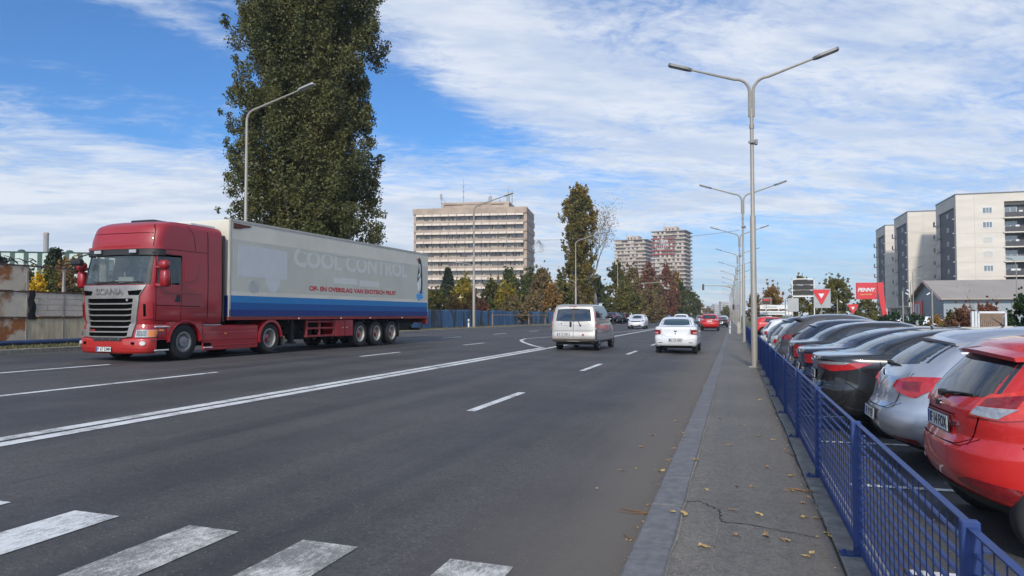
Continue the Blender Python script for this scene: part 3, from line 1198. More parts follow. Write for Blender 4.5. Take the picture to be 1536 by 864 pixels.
def scaled(rows, L, Wd, H):
    zl, ll, wl = rows[-1][0], max(r[2] for r in rows), max(r[3] for r in rows)
    a, b, c = L / ll, Wd / 2 / wl, H / zl
    return [(r[0] * c, r[1] * a, r[2] * a, r[3] * b, r[4] * a, r[5] * a) for r in rows]


def boolean_arches(o, arches, halfw):
    """cut the wheel openings out of the body"""
    cut = MB()
    for (x, z, r, s) in arches:
        cut.lathe([(r, -.17), (r, .17)], 36, c=(x, s * (halfw - .05), z))
    co = cut.build('cutter', M_DARK, fix=True)
    md = o.modifiers.new('b', 'BOOLEAN')
    md.operation = 'DIFFERENCE'
    md.object = co
    md.solver = 'EXACT'
    dg = bpy.context.evaluated_depsgraph_get()
    me = bpy.data.meshes.new_from_object(o.evaluated_get(dg))
    o.modifiers.clear()
    if len(me.polygons) > 50:
        o.data = me
    bpy.data.objects.remove(co)
    me.materials.clear()
    me.materials.append(o['_m'] if False else PAINT_NOW[0])
    me.materials.append(M_DARK)
    for p in me.polygons:
        c = p.center
        k = 0
        for (x, z, r, s) in arches:
            d = hypot(c.x - x, c.z - z)
            if d < r + .004 and c.y * s > 0 and d < r + .004 and abs(c.y) < halfw + .02:
                # walls of the opening (points on the cylinder) and its inner disc
                if abs(p.normal.y) < .3 and d > r * .86 or (abs(abs(c.y) - (halfw - .22)) < .02):
                    k = 1
        p.material_index = k
        p.use_smooth = True
    me.set_sharp_from_angle(angle=radians(40))


PAINT_NOW = [None]


def make_car(name, label, cat, rows, paint, loc, rz, wb=(.75, 3.2), wr=.31, style='hatch', detail=2, rim='alloy', rear=None, plate_txt=None, group=None,
             er=2.8, ef=2.4, plate_z=.5, plate_x='rear', glass=None, extra=None, low=None, rim_m=None):
    glass = glass or M_GLASS
    t = thing(name, label, cat, loc, rz, group)
    sub = 5 if detail >= 2 else 3
    sh = Shell(rows, er, ef, sub, 26 if detail >= 2 else 14)
    PAINT_NOW[0] = paint
    H = rows[-1][0]
    Wm = max(r[3] for r in rows)
    L = max(r[2] for r in rows)
    body = sh.body().build('body', paint, t, True, ang=38)
    ar = wr + .055
    arches = [(x, wr + .01, ar, s) for x in wb for s in (-1, 1)]
    if detail >= 1:
        boolean_arches(body, arches, Wm)
    belt = H * .675
    top = H * .925
    xr = lambda z: sh.fn[0](z)
    xf = lambda z: sh.fn[1](z)
    w = lambda z: sh.fn[2](z)
    ra = lambda z: sh.fn[3](z)
    # windscreen
    zb, zt = belt + .04, top - .01
    n = 9
    T = [(w(zt) * .86 * (-1 + 2 * i / (n - 1)), zt) for i in range(n)]
    B = [(w(zb) * .90 * (-1 + 2 * i / (n - 1)), zb) for i in range(n)]
    patch(sh, 'front', T, B, .004, n, 6, match=True).build('windscreen', glass, t, True)
    # rear window
    if rear and 'win' in rear: rz0, rz1, k0, k1 = rear['win']
    elif style == 'sedan': rz0, rz1, k0, k1 = belt + .115 * H / 1.46, top + .0, .84, .80
    else: rz0, rz1, k0, k1 = belt + .04, top - .01, .80, .80
    n = 13
    T = [(w(rz1) * k1 * (-1 + 2 * i / (n - 1)), rz1 - .03 * abs(-1 + 2 * i / (n - 1)) ** 3) for i in range(n)]
    B = [(w(rz0) * k0 * (-1 + 2 * i / (n - 1)), rz0 + .035 * abs(-1 + 2 * i / (n - 1)) ** 3) for i in range(n)]
    patch(sh, 'rear', T, B, .004, n, 6, match=True).build('rear_window', glass, t, True)
    # side windows
    for s in (-1, 1):
        zb2, zt2 = belt + .03, top - .02
        pr = .30 if style == 'van' else .16
        x_r_b = xr(zb2) + ra(zb2) * .80 + pr * .6 + (.22 if style == 'hatch' else 0)
        x_r_t = xr(zt2) + ra(zt2) * .60 + (.30 if style == 'hatch' else .10)
        x_f_b = xf(zb2) - .35
        x_f_t = xf(zt2) - .20
        xm = x_r_b + (x_f_b - x_r_b) * .45
        if style == 'van': x_r_b, x_r_t, xm = .30, .34, 2.6
        patch(sh, 'side', [(x_r_t + .06, zt2), (xm - .03, zt2 + .015)], [(x_r_b, zb2 + .02), (xm - .03, zb2)], .004, 8, 4, s).build('side_window', glass, t, True)
        patch(sh, 'side', [(xm + .03, zt2 + .015), (x_f_t, zt2)], [(xm + .03, zb2), (x_f_b, zb2)], .004, 8, 4, s).build('side_window', glass, t, True)
        if detail >= 1:
            mb = MB()
            y0 = sh.side(x_f_b - .1, zb2)
            mb.box(x_f_b - .20, x_f_b - .02, y0 - .02, y0 + .19, zb2 + .0, zb2 + .135, ch=.04)
            o = mb.build('door_mirror', paint if not low else M_BLACKP, t, True)
            if s < 0:
                o.data.transform(Matrix.Diagonal((1, -1, 1, 1)))
                o.data.flip_normals()
            g = MB()
            for xa in (xm, x_f_b + .02, x_r_b + .25):
                zz0 = .34 if xa != x_r_b + .25 else wr * 2 + .12
                line(sh, 'side', [(xa - .03, zb2), (xa, zb2 - .25), (xa + .02, zz0)], .008, .0015, s, g)
            line(sh, 'side', [(wb[0] + ar + .03, .33), (wb[1] - ar - .03, .33)], .01, .0015, s, g)
            g.build('door_gap', M_DARK, t)
            h = MB()
            for xa in (xm + .12, x_f_b - 1.0 + .12):
                y0 = sh.side(xa, belt - .12)
                h.box(xa - .03, xa + .15, (y0 - .005) * s if s > 0 else -(y0 + .028), (y0 + .028) * s if s > 0 else -(y0 - .005), belt - .135, belt - .105, ch=.008)
            h.build('door_handle', paint, t, True)
    # wheels
    for x in wb:
        for s in (-1, 1):
            if detail >= 1:
                wheel(t, x, s * (Wm - .125), wr, .20, s, rim, rim_m)
            else:
                b = MB()
                b.lathe([(wr * .55, -.1), (wr * .95, -.1), (wr, -.07), (wr, .07), (wr * .95, .1), (wr * .55, .1)], 20, c=(0, 0, 0))
                o = b.build('wheel', M_TYRE, t, True)
                o.location = (x, s * (Wm - .095), wr)
                MB().lathe([(0, s * .08), (wr * .56, s * .09), (wr * .58, s * .106), (0, s * .108)], 14, closed=True).build('hubcap', rim_m or M_STEELW, o)
    if detail == 0:
        g = MB()
        for (x, z, r, s) in arches:
            M = Matrix.Translation((x, s * (Wm - .06), z))
            g.prism([(cos(a * pi / 12) * r, sin(a * pi / 12) * r) for a in range(24)], -.1, .062, M @ Matrix.Rotation(-s * pi / 2, 4, 'X'))
        g.build('wheel_arch', M_DARK, t)
    # tail lights
    R = rear or {}
    for s in (-1, 1):
        spec = R.get('lamp') or dict(top=[(Wm * .72, belt - .04), (Wm * 1.12, belt - .03)], bot=[(Wm * .74, belt - .17), (Wm * 1.05, belt - .20)])
        o = patch(sh, 'wrapr', spec['top'], spec['bot'], .014, 14, 5, s, .03, bulge=.0).build('tail_light', spec.get('m', M_RED), t, True)
        for q in spec.get('in', []):
            patch(sh, 'wrapr', q[0], q[1], .017 + q[3] if len(q) > 3 else .017, 8, 3, s, .02).build('lens', q[2], o, True)
    # headlights
    hz = belt - .22
    for s in (-1, 1):
        patch(sh, 'wrapf', [(Wm * .62, hz + .06), (Wm * 1.15, hz + .14)], [(Wm * .60, hz - .04), (Wm * 1.0, hz - .03)], .01, 10, 4, s, .03).build('headlight', M_CLEAR, t, True)
    patch(sh, 'front', [(-.5, hz + .02), (.5, hz + .02)], [(-.45, hz - .09), (.45, hz - .09)], .006, 9, 3).build('grille', M_BLACKP, t, True)
    patch(sh, 'front', [(-.55, .42), (.55, .42)], [(-.5, .28), (.5, .28)], .006, 9, 3).build('air_intake', M_BLACKP, t, True)
    if detail >= 1:
        # gap lines of tail gate and bumper
        g = MB()
        bz = R.get('bumper', belt - .27)
        for s in (-1, 1):
            line(sh, 'wrapr', [(0, bz), (Wm * .55, bz + .0), (Wm * .72, bz + .07)], .005, .0015, s, g)
            if style != 'van':
                line(sh, 'wrapr', [(Wm * .62, bz + .02), (Wm * .70, belt - .12), (Wm * .72, belt + .02)], .007, .0015, s, g)
            line(sh, 'wrapr', [(Wm * 1.05, belt - .25), (Wm * 1.25, belt - .33), (Wm * 1.42, belt - .40)], .006, .0015, s, g)
        g.build('panel_gap', M_DARK, t)
        # lower valance
        vz = R.get('valance', .36)
        mb = MB()
        for s in (-1, 1):
            patch(sh, 'wrapr', [(0, vz), (Wm * .7, vz), (Wm * 1.05, vz - .08)], [(0, .235), (Wm * .7, .235), (Wm * 1.0, .235)], .006, 10, 3, s, 0, mb=mb)
        mb.build('valance', M_BLACKP, t, True)
    # number plates
    if plate_txt is not None:
        z = plate_z
        x0 = sh.rear(.26, z) - .022
        tilt = atan2(sh.fn[0](z + .06) - sh.fn[0](z - .06), .12)
        if plate_x != 'rear': tilt = 0
        plate(t, frame((min(x0, sh.rear(0, z) - .012), 0, z), (0, -1, 0), (sin(tilt), 0, cos(tilt))), plate_txt)
    else:
        z = plate_z
        MB().box(min(sh.rear(.26, z), sh.rear(0, z)) - .02, sh.rear(0, z) + .02, -.26, .26, z - .055, z + .055).build('number_plate', M_PLATE, t)
    MB().box(sh.front(0, .42) - .05, sh.front(0, .42) + .02, -.26, .26, .365, .475).build('number_plate', M_PLATE, t)
    if extra: extra(t, sh)
    return t


def wiper(t, sh, z, y0, y1, dz=.09, w=.03):
    mb = MB()
    a, b = Vector(sh.pos('rear', y0, z, 1, .03)), Vector(sh.pos('rear', y1, z + dz, 1, .022))
    mb.tube([a, a.lerp(b, .5) + Vector((-.01, 0, .005)), b], [.014, .010, .006], 6)
    mb.box(a.x - .02, a.x + .035, a.y - .03, a.y + .03, a.z - .025, a.z + .025, ch=.01)
    mb.bar(a.lerp(b, .25) + Vector((.012, 0, -.01)), b + (b - a) * .12 + Vector((.012, 0, -.01)), .012, .02)
    mb.build('rear_wiper', M_BLACKP, t, True)


def badge(t, sh, z, ry, rz_, m=None, y=0, off=.012):
    p = Vector(sh.pos('rear', y, z, 1, off))
    mb = MB()
    M = frame(p, (0, -1, 0), (0, 0, 1))
    mb.prism([(ry * cos(2 * pi * k / 20), rz_ * sin(2 * pi * k / 20)) for k in range(20)], -.012, .0, M)
    mb.prism([(ry * .8 * cos(2 * pi * k / 20), rz_ * .8 * sin(2 * pi * k / 20)) for k in range(20)], 0, .003, M, 1)
    mb.build('badge', [m or M_CHROME, M_BLACKP], t)


def spoiler(t, sh, paint, z, depth, wf=.92, th=.03, dark=True, drop=.03):
    """roof spoiler that hangs over the rear window"""
    w = sh.fn[2](z) * wf
    n = 15
    mb = MB()
    T, Bt, U, Ub = [], [], [], []
    for i in range(n):
        y = w * (-1 + 2 * i / (n - 1))
        k = abs(y / w)
        x0 = sh.rear(y * .98, z) + .10
        zz = z - .035 * k ** 2.2
        tip = sh.rear(0, z) - depth + .10 * k ** 3
        T.append((x0, y, zz + .012)); Bt.append((tip, y, zz - drop)); U.append((tip + .012, y, zz - drop - th)); Ub.append((x0 + .02, y, zz - th - .02))
    mb.grid([T, Bt, U, Ub, T])
    mb.add([T[0], Bt[0], U[0], Ub[0]], [(0, 1, 2, 3)])
    mb.add([T[-1], Bt[-1], U[-1], Ub[-1]], [(0, 3, 2, 1)])
    o = mb.build('roof_spoiler', paint, t, True, ang=50)
    return o


def antenna(t, x, z, h=.18, lean=-.12, y=0):
    mb = MB()
    mb.tube([(x, y, z - .02), (x, y, z + .02), (x + lean * .3, y, z + .05), (x + lean, y, z + h)], [.022, .014, .006, .003], 8)
    mb.build('roof_antenna', M_BLACKP, t, True)


# --- red hatchback, nearest
def ex_red(t, sh):
    spoiler(t, sh, M_REDP, 1.40, .13, .93, .03, drop=.035)
    wiper(t, sh, 1.035, -.02, -.44, .03)
    badge(t, sh, .955, .06, .026)
    for s in (-1, 1):
        patch(sh, 'wrapr', [(.42, .475), (.60, .505), (.92, .475)], [(.46, .43), (.62, .39), (.86, .395)], .010, 8, 3, s, .02).build('rear_reflector', M_REDD, t, True)
    p = sh.pos('rear', -.33, .835, 1, .012)
    writing('1.25i', .055, M_CHROME, t, frame(p, (0.25, -1, 0), (.15, 0, 1)), 'lettering', .003, .001)
    # recess around the plate
    mb = MB()
    patch(sh, 'rear', [(-.36, .90), (.36, .90)], [(-.30, .755), (.30, .755)], .004, 9, 4, mb=mb)
    mb.build('boot_handle_recess', M_REDP, t, True)
    g = MB()
    for s in (-1, 1):
        line(sh, 'rear', [(0, .905), (s * .33, .905), (s * .36, .88)], .007, .006, 1, g)
        line(sh, 'wrapr', [(.0, .70), (.40, .705), (.55, .76), (.60, .86), (.64, 1.0)], .005, .002, s, g)
    g.build('boot_gap', M_DARK, t)
    antenna(t, 1.0, 1.47, .22, -.15)
    mb = MB()
    patch(sh, 'wrapr', [(0, .40), (.45, .40), (.80, .34), (1.1, .27)], [(0, .235), (.45, .235), (.80, .235), (1.1, .23)], .008, 12, 3, 1, 0, mb=mb)
    patch(sh, 'wrapr', [(0, .40), (.45, .40), (.80, .34), (1.1, .27)], [(0, .235), (.45, .235), (.80, .235), (1.1, .23)], .008, 12, 3, -1, 0, mb=mb)
    mb.build('lower_bumper', M_BLACKP, t, True)


PARK = 'cars parked nose-in behind the blue fence'
make_car('hatchback', 'bright red hatchback parked nearest, filling the right edge beside the silver hatchback', 'car', scaled(HATCH, 3.95, 1.72, 1.485), M_REDP, (1.44, 6.42, 0), radians(1), (.58, 3.12), .30, 'hatch', 2, 'alloy',
         rear=dict(win=(1.035, 1.375, .80, .86), bumper=.70, valance=.30,
                   lamp=dict(top=[(.60, 1.07), (.80, 1.12), (1.15, 1.17), (1.45, 1.20)], bot=[(.53, .925), (.80, .915), (1.15, .97), (1.38, 1.07)], m=M_REDO,
                             **{'in': [([(.585, .995), (.86, 1.0)], [(.55, .935), (.76, .925)], M_CLEAR), ([(.62, 1.055), (.84, 1.095)], [(.60, 1.0), (.84, 1.005)], M_REDD)]})),
         plate_txt='IF 14 FOX', plate_z=.825, extra=ex_red, group=PARK)


def ex_silver(t, sh):
    spoiler(t, sh, M_SILVER, 1.405, .12, .98, .03)
    wiper(t, sh, 1.10, .10, -.26, -.0)
    badge(t, sh, .99, .05, .05)
    for s in (-1, 1):
        patch(sh, 'wrapr', [(.45, .375), (.80, .375)], [(.48, .325), (.78, .325)], .010, 8, 3, s, .02).build('rear_reflector', M_REDD, t, True)
    g = MB()
    for s in (-1, 1):
        line(sh, 'wrapr', [(.0, .655), (.40, .66), (.56, .72), (.62, .86), (.60, 1.03)], .005, .002, s, g)
        line(sh, 'wrapr', [(1.02, .86), (1.20, .76), (1.42, .66)], .008, .002, s, g)
    g.build('boot_gap', M_DARK, t)
    antenna(t, 1.30, 1.49, .10, -.1)


make_car('hatchback', 'silver hatchback parked between the red hatchback and the black saloon', 'car', ASTRA, M_SILVER, (1.41, 9.02, 0), radians(.5), (.88, 3.56), .325, 'hatch', 2, 'alloy',
         rear=dict(win=(1.105, 1.375, .80, .88), bumper=.66, valance=.33,
                   lamp=dict(top=[(.50, .955), (.66, 1.0), (.90, 1.01), (1.15, 1.01)], bot=[(.47, .89), (.60, .83), (.80, .79), (1.06, .96)], m=M_RED,
                             **{'in': [([(.62, .95), (.82, .96)], [(.64, .87), (.84, .86)], M_REDD)]})),
         plate_txt='IF 19 YEI', plate_z=.565, extra=ex_silver, group=PARK)


def ex_black(t, sh):
    for s in (-1, 1):
        patch(sh, 'wrapr', [(.55, .355), (.74, .355)], [(.56, .325), (.72, .325)], .012, 6, 3, s, .02).build('rear_reflector', M_RED, t, True)
    patch(sh, 'rear', [(-.38, .985), (.38, .985)], [(-.38, .955), (.38, .955)], .012, 9, 2).build('chrome_strip', M_CHROME, t, True)
    antenna(t, 1.6, 1.43, .08, -.08)


make_car('saloon_car', 'glossy black saloon with wide wraparound tail lights beside the silver hatchback', 'car', SEDAN, M_BLACKPT, (1.02, 11.6, 0), 0, (.98, 3.68), .32, 'sedan', 2, 'alloy',
         rear=dict(lamp=dict(top=[(.42, .985), (.75, .995), (1.30, .985)], bot=[(.44, .92), (.78, .865), (1.05, .90)], m=M_RED,
                             **{'in': [([(.44, .985), (.80, .995), (1.02, .99)], [(.44, .955), (.80, .955), (.96, .960)], M_CLEAR)]}), valance=.42, bumper=.72),
         plate_txt='B 81 KTL', plate_z=.80, extra=ex_black, group=PARK)
make_car('saloon_car', 'dark navy saloon with round clear tail lenses between two black saloons', 'car', scaled(SEDAN, 4.7, 1.80, 1.44), M_NAVY, (1.0, 14.1, 0), 0, (.98, 3.78), .32, 'sedan', 1, 'alloy',
         rear=dict(lamp=dict(top=[(.58, .97), (1.10, .96)], bot=[(.58, .82), (.98, .83)], m=M_RED, **{'in': [([(.86, .95), (1.05, .95)], [(.86, .84), (1.0, .84)], M_CLEAR)]})),
         plate_txt='B 40 DRA', plate_z=.74, group=PARK)
make_car('saloon_car', 'black saloon with tall square red tail lights, beside the dark navy saloon', 'car', scaled(LOGAN, 4.35, 1.74, 1.50), M_BLACKPT, (1.02, 16.65, 0), 0, (.8, 3.4), .31, 'sedan', 1, 'cover',
         rear=dict(lamp=dict(top=[(.58, 1.03), (.98, 1.02)], bot=[(.58, .78), (.90, .80)], m=M_RED, **{'in': [([(.70, .95), (.90, .95)], [(.70, .87), (.88, .87)], M_CLEAR)]})),
         plate_txt='IF 55 SOR', plate_z=.62, group=PARK)
make_car('hatchback', 'dark blue hatchback with a sloping rear window parked in front of the grey crossover', 'car', scaled(ASTRA, 4.3, 1.78, 1.53), M_NAVY, (1.1, 19.15, 0), 0, (.85, 3.5), .32, 'hatch', 1, 'alloy', plate_txt='B 11 VIN', plate_z=.6, group=PARK,
         extra=lambda t, sh: (spoiler(t, sh, M_NAVY, 1.43, .12), wiper(t, sh, 1.12, .1, -.3)))
make_car('crossover', 'tall grey brown crossover with slanted orange red tail lights and a roof antenna', 'car', scaled(ASTRA, 4.45, 1.84, 1.66), M_GREYPT, (.98, 21.75, 0), 0, (.9, 3.6), .35, 'hatch', 1, 'alloy',
         rear=dict(lamp=dict(top=[(.52, 1.09), (.9, 1.12), (1.28, 1.11)], bot=[(.5, 1.02), (.8, .97), (1.1, 1.04)], m=M_REDD)), plate_txt='B 77 OGL', plate_z=.80, group=PARK,
         extra=lambda t, sh: (spoiler(t, sh, M_BLACKP, 1.56, .16), antenna(t, 1.9, 1.66, .22, -.2)))
make_car('small_car', 'pale green white small car, low between the grey crossover and the dark teal estate', 'car', scaled(HATCH, 3.8, 1.66, 1.40), carpaint('pale_green_paint', (.50, .56, .53)), (.95, 24.3, 0), 0, (.72, 3.1), .29, 'hatch', 1, 'cover', plate_z=.7, group=PARK)
make_car('estate_car', 'dark teal estate car with a rear spoiler behind the grey crossover', 'car', scaled(ASTRA, 4.6, 1.82, 1.60), M_TEAL, (.9, 26.9, 0), 0, (.9, 3.6), .33, 'hatch', 1, 'alloy', plate_z=.8, group=PARK,
         extra=lambda t, sh: spoiler(t, sh, M_TEAL, 1.5, .14))
make_car('small_car', 'white small car parked at the far end of the fenced row', 'car', scaled(HATCH, 3.9, 1.7, 1.47), M_WHITEP, (1.0, 33.5, 0), 0, (.72, 3.2), .3, 'hatch', 0, 'cover', plate_z=.7, group=PARK)
make_car('hatchback', 'dark grey hatchback second from the far end of the fenced row', 'car', scaled(ASTRA, 4.2, 1.76, 1.5), M_GREYPT, (1.0, 30.0, 0), 0, (.85, 3.4), .3, 'hatch', 0, 'cover', plate_z=.7, group=PARK)

# --- moving traffic
M_SLOT = M_DARK


def ex_logan(t, sh):
    mb = MB()
    M = frame(sh.pos('rear', 0, .93, 1, .006), (0, -1, 0), (0, 0, 1))
    mb.prism([(-.07, .03), (-.055, -.005), (-.02, -.03), (.02, -.03), (.055, -.005), (.07, .03), (.03, .02), (-.03, .02)], -.004, .006, M)
    mb.build('badge', M_BLACKP, t)
    MB().prism([(.025 * cos(k * pi / 6), .025 * sin(k * pi / 6)) for k in range(12)], 0, .006, frame(sh.pos('rear', 0, .83, 1, .004), (0, -1, 0), (0, 0, 1))).build('boot_lock', M_BLACKP, t)
    g = MB()
    for s in (-1, 1):
        line(sh, 'rear', [(0, .70), (s * .38, .705), (s * .53, .80), (s * .60, 1.03)], .012, .003, 1, g)
        patch(sh, 'wrapr', [(.52, .475), (.70, .475)], [(.53, .45), (.68, .45)], .006, 5, 2, s, 0).build('bumper_slot', M_BLACKP, t)
    g.build('boot_gap', mat('gap_grey', (.12, .12, .12), .6), t)
    patch(sh, 'rear', [(-.34, .64), (.34, .64)], [(-.34, .50), (.34, .50)], .004, 9, 2).build('plate_recess', M_WHITEP, t, True)


make_car('saloon_car', 'white saloon driving away in the kerb lane, nearest of the moving cars', 'car', LOGAN, M_WHITEP, (gx(-2.35, 31), 30.9, gz(-2.35)), radians(90), (.80, 3.43), .315, 'sedan', 2, 'cover',
         rear=dict(win=(1.165, 1.43, .86, .88), bumper=.655, valance=.34,
                   lamp=dict(top=[(.60, .985), (.98, .985)], bot=[(.60, .80), (.94, .79)], m=M_REDD, **{'in': [([(.70, .90), (.92, .90)], [(.70, .83), (.90, .83)], mat('pink_lens', (.55, .25, .25), .3, coat=1))]})),
         plate_txt='B 175 NBS', plate_z=.565, extra=ex_logan, er=3.4, glass=glassmat('teal_glass', (.03, .06, .075), .0), low=True, rim_m=M_STEELW)


def ex_van(t, sh):
    for s in (-1, 1):
        # two framed rear door panes with a dark post between
        patch(sh, 'rear', [(s * .055, 1.76), (s * .70, 1.73)], [(s * .055, 1.22), (s * .76, 1.25)], .012, 9, 5, 1, .02).build('rear_door_window', M_GLASS, t, True)
        # tall lamps on the corners
        o = patch(sh, 'wrapr', [(.88, 1.62), (1.02, 1.60)], [(.94, .92), (1.06, .92)], .022, 5, 8, s, .04).build('tail_light', M_RED, t, True)
        for (z0, z1, m) in ((1.50, 1.61, M_CLEAR), (1.13, 1.20, M_CLEAR), (.90, .97, M_CLEAR)):
            patch(sh, 'wrapr', [(.90, z1), (1.02, z1)], [(.91, z0), (1.03, z0)], .028, 4, 2, s, .03).build('lens', m, o, True)
        line_m = MB()
        patch(sh, 'wrapr', [(.93, .86), (1.06, .86)], [(.95, .45), (1.08, .45)], .012, 5, 4, s, .02, mb=line_m)
        line_m.build('corner_guard', M_BLACKP, t, True)
        patch(sh, 'side', [(.95, 1.32), (4.0, 1.32)], [(.95, 1.30), (4.0, 1.30)], .004, 8, 2, s, 0).build('door_rail', M_BLACKP, t)
    patch(sh, 'rear', [(-.055, 1.76), (.055, 1.76)], [(-.055, 1.22), (.055, 1.22)], .010, 3, 5).build('centre_post', M_BLACKP, t, True)
    g = MB()
    line(sh, 'rear', [(0, 1.22), (0, .50)], .014, .003, 1, g)
    line(sh, 'rear', [(0, 1.85), (0, 1.76)], .014, .003, 1, g)
    line(sh, 'rear', [(-.86, 1.87), (.86, 1.87)], .010, .003, 1, g)
    line(sh, 'rear', [(-.83, .82), (-.02, .82)], .010, .003, 1, g)
    line(sh, 'rear', [(.02, .82), (.83, .82)], .010, .003, 1, g)
    g.build('door_gap', M_DARK, t)
    for s in (-1, 1):
        patch(sh, 'rear', [(s * .04, .99), (s * .84, .99)], [(s * .04, .86), (s * .84, .86)], .020, 9, 3, 1, .03).build('door_swage', M_VAN, t, True)
    p = Vector(sh.pos('rear', .12, 1.09, 1, .012))
    MB().box(p.x - .03, p.x + .03, p.y - .045, p.y + .045, p.z - .12, p.z + .12, ch=.025).build('door_handle', M_BLACKP, t, True)
    mb = MB()
    a, b = Vector(sh.pos('rear', -.12, 1.40, 1, .04)), Vector(sh.pos('rear', -.30, 1.06, 1, .035))
    mb.tube([a, b], [.012, .018], 6)
    mb.box(b.x - .02, b.x + .03, b.y - .03, b.y + .03, b.z - .03, b.z + .03)
    mb.build('rear_wiper', M_BLACKP, t)
    plate(t, frame((sh.rear(.3, .68) - .03, .42, .68), (0, -1, 0), (0, 0, 1)), 'B 32 ZBA')
    MB().prism([(.055 * cos(k * pi / 8), .055 * sin(k * pi / 8)) for k in range(16)], 0, .006, frame(sh.pos('rear', -.42, .66, 1, .006), (0, -1, 0), (0, 0, 1))).build('round_sticker', mat('sticker_red', (.30, .12, .11), .7), t)
    MB().prism([(.025 * cos(k * pi / 6), .025 * sin(k * pi / 6)) for k in range(12)], 0, .006, frame(sh.pos('rear', .52, 1.13, 1, .004), (0, -1, 0), (0, 0, 1))).build('lock', M_BLACKP, t)
    patch(sh, 'rear', [(-.93, .50), (.93, .50)], [(-.9, .38), (.9, .38)], .05, 11, 3, 1, .06).build('rear_bumper', mat('bumper_brown_grey', (.10, .085, .075), .7), t, True)
    MB().box(-.02, .02, -.16, .16, 1.835, 1.865).build('high_brake_light', M_REDD, t)
    for s in (-1, 1):
        patch(sh, 'side', [(.5, 1.86), (2.6, 1.86)], [(.5, 1.83), (2.6, 1.83)], .006, 6, 2, s, .01).build('roof_gutter', M_BLACKP, t)


make_car('van', 'dusty silver passenger van driving away left of the white saloon', 'van', VAN, M_VAN, (gx(-6.5, 31), 30.4, gz(-6.5)), radians(88.5), (.98, 4.05), .335, 'van', 2, 'cover',
         rear=dict(win=(1.22, 1.76, .80, .80), lamp=dict(top=[(.90, 1.62), (1.0, 1.62)], bot=[(.93, .92), (1.04, .92)])), er=7.0, extra=ex_van, plate_z=.45, low=True, rim_m=M_STEELW)


def road_car(px, y, x, label, rows, paint, name='car', up=True, detail=0, rear=None, group='traffic on the street', **kw):
    return make_car(name, label, 'car', rows, paint, (gx(x, y), y, gz(x)), radians(90 if up else -90), (.8, rows and max(r[2] for r in rows) - .9), .32, kw.pop('style', 'hatch'), detail, 'cover', rear=rear, group=group, **kw)


road_car(1064, 78, -2.4, 'red sport utility car driving away beyond the white saloon', scaled(HATCH, 4.6, 1.90, 1.74), M_REDP, 'sport_utility_car', True, 1,
         rear=dict(lamp=dict(top=[(.55, 1.20), (1.10, 1.22)], bot=[(.58, 1.08), (1.0, 1.06)], m=M_CLEAR)), plate_txt='', plate_z=.98)
road_car(1021, 85, -5.7, 'white car with a dark rear window, half hidden behind the roof of the white saloon', scaled(HATCH, 4.3, 1.85, 1.66), M_WHITEP, 'hatchback', True, 1)
road_car(965, 80, -9.6, 'white hatchback coming towards the camera in the oncoming lanes', scaled(HATCH, 4.1, 1.76, 1.52), M_WHITEP, 'hatchback', False, 1)
road_car(1081, 104, -1.6, 'dark saloon driving away beyond the red sport utility car', scaled(SEDAN, 4.6, 1.8, 1.45), M_BLACKPT, 'saloon_car', True, 0, style='sedan')
farcars = [(132, -5.2, M_SILVER, 1, 'silver car far down the street in the second lane'), (150, -1.5, M_WHITEP, 1, 'white car far down the street in the kerb lane'),
           (175, -5.0, M_NAVY, 1, 'navy car far down the street in the second lane'), (205, -1.6, M_SILVER, 1, 'silver car farthest ahead in the kerb lane'),
           (160, -13.0, M_SILVER, 0, 'silver oncoming car far off beyond the traffic lights'), (120, -16.5, M_NAVY, 0, 'dark oncoming car in the outer lane'),
           (240, -5, M_WHITEP, 1, 'white car, a mere dot at the far end of the second lane'), (215, -12.5, M_WHITEP, 0, 'white oncoming car, a dot in the far distance'),
           (265, -1.5, M_REDP, 1, 'red car, a mere dot at the end of the kerb lane')]
for (y, x, m, up, lb) in farcars:
    road_car(0, y, x, lb, scaled(HATCH if x < -3 else SEDAN, 4.3, 1.8, 1.5), m, 'hatchback', bool(up), 0)
# ---------------------------------------------------------------- the articulated truck
M_TRED = carpaint('truck_red', (.28, .008, .014), .0, .42)
M_TRED.node_tree.nodes['Principled BSDF'].inputs['Coat Weight'].default_value = .45
M_TRED2 = carpaint('bumper_red', (.38, .018, .016), .0, .35)
M_FRAMED = mat('chassis_black', (.014, .014, .015), .8, var=.3)
M_FRAMER = mat('frame_dull_red', (.20, .022, .024), .6, var=.25, vs=2)
M_GRILLE = mat('grille_silver', (.25, .245, .235), .45, .4, var=.12)
M_TRAIL = mat('trailer_cream', (.58, .55, .46), .55, var=.07, vs=.7, col2=(.62, .59, .50), bump=.05, bs=2)
M_TGREY = mat('trailer_faded_panel', (.47, .47, .40), .6, var=.06, vs=.8, col2=(.50, .50, .425))
M_TGHOST = mat('trailer_ghost_patch', (.525, .54, .53), .5, var=.04)
M_TGHOST2 = mat('trailer_ghost_letters', (.575, .575, .525), .5, var=.04)
M_BLUE1 = mat('stripe_light_blue', (.020, .17, .40), .65, var=.08)
M_BLUE2 = mat('stripe_blue', (.006, .075, .25), .65, var=.08)
M_BLUE3 = mat('stripe_dark_blue', (.008, .028, .15), .65, var=.1)
M_TLET = mat('letter_red', (.42, .03, .03), .5)
M_MATWH = mat('white_plastic', (.55, .55, .53), .6)
M_GLASST = glassmat('truck_glass', (.10, .13, .14), .6)
M_RUST = mat('rust_patch', (.10, .03, .022), .9, var=.4, vs=12)

T = thing('articulated_truck', 'red articulated truck with a cream and blue trailer reading COOL CONTROL', 'truck', (-16.22, 16.0, gz(-16)), radians(-92.35))

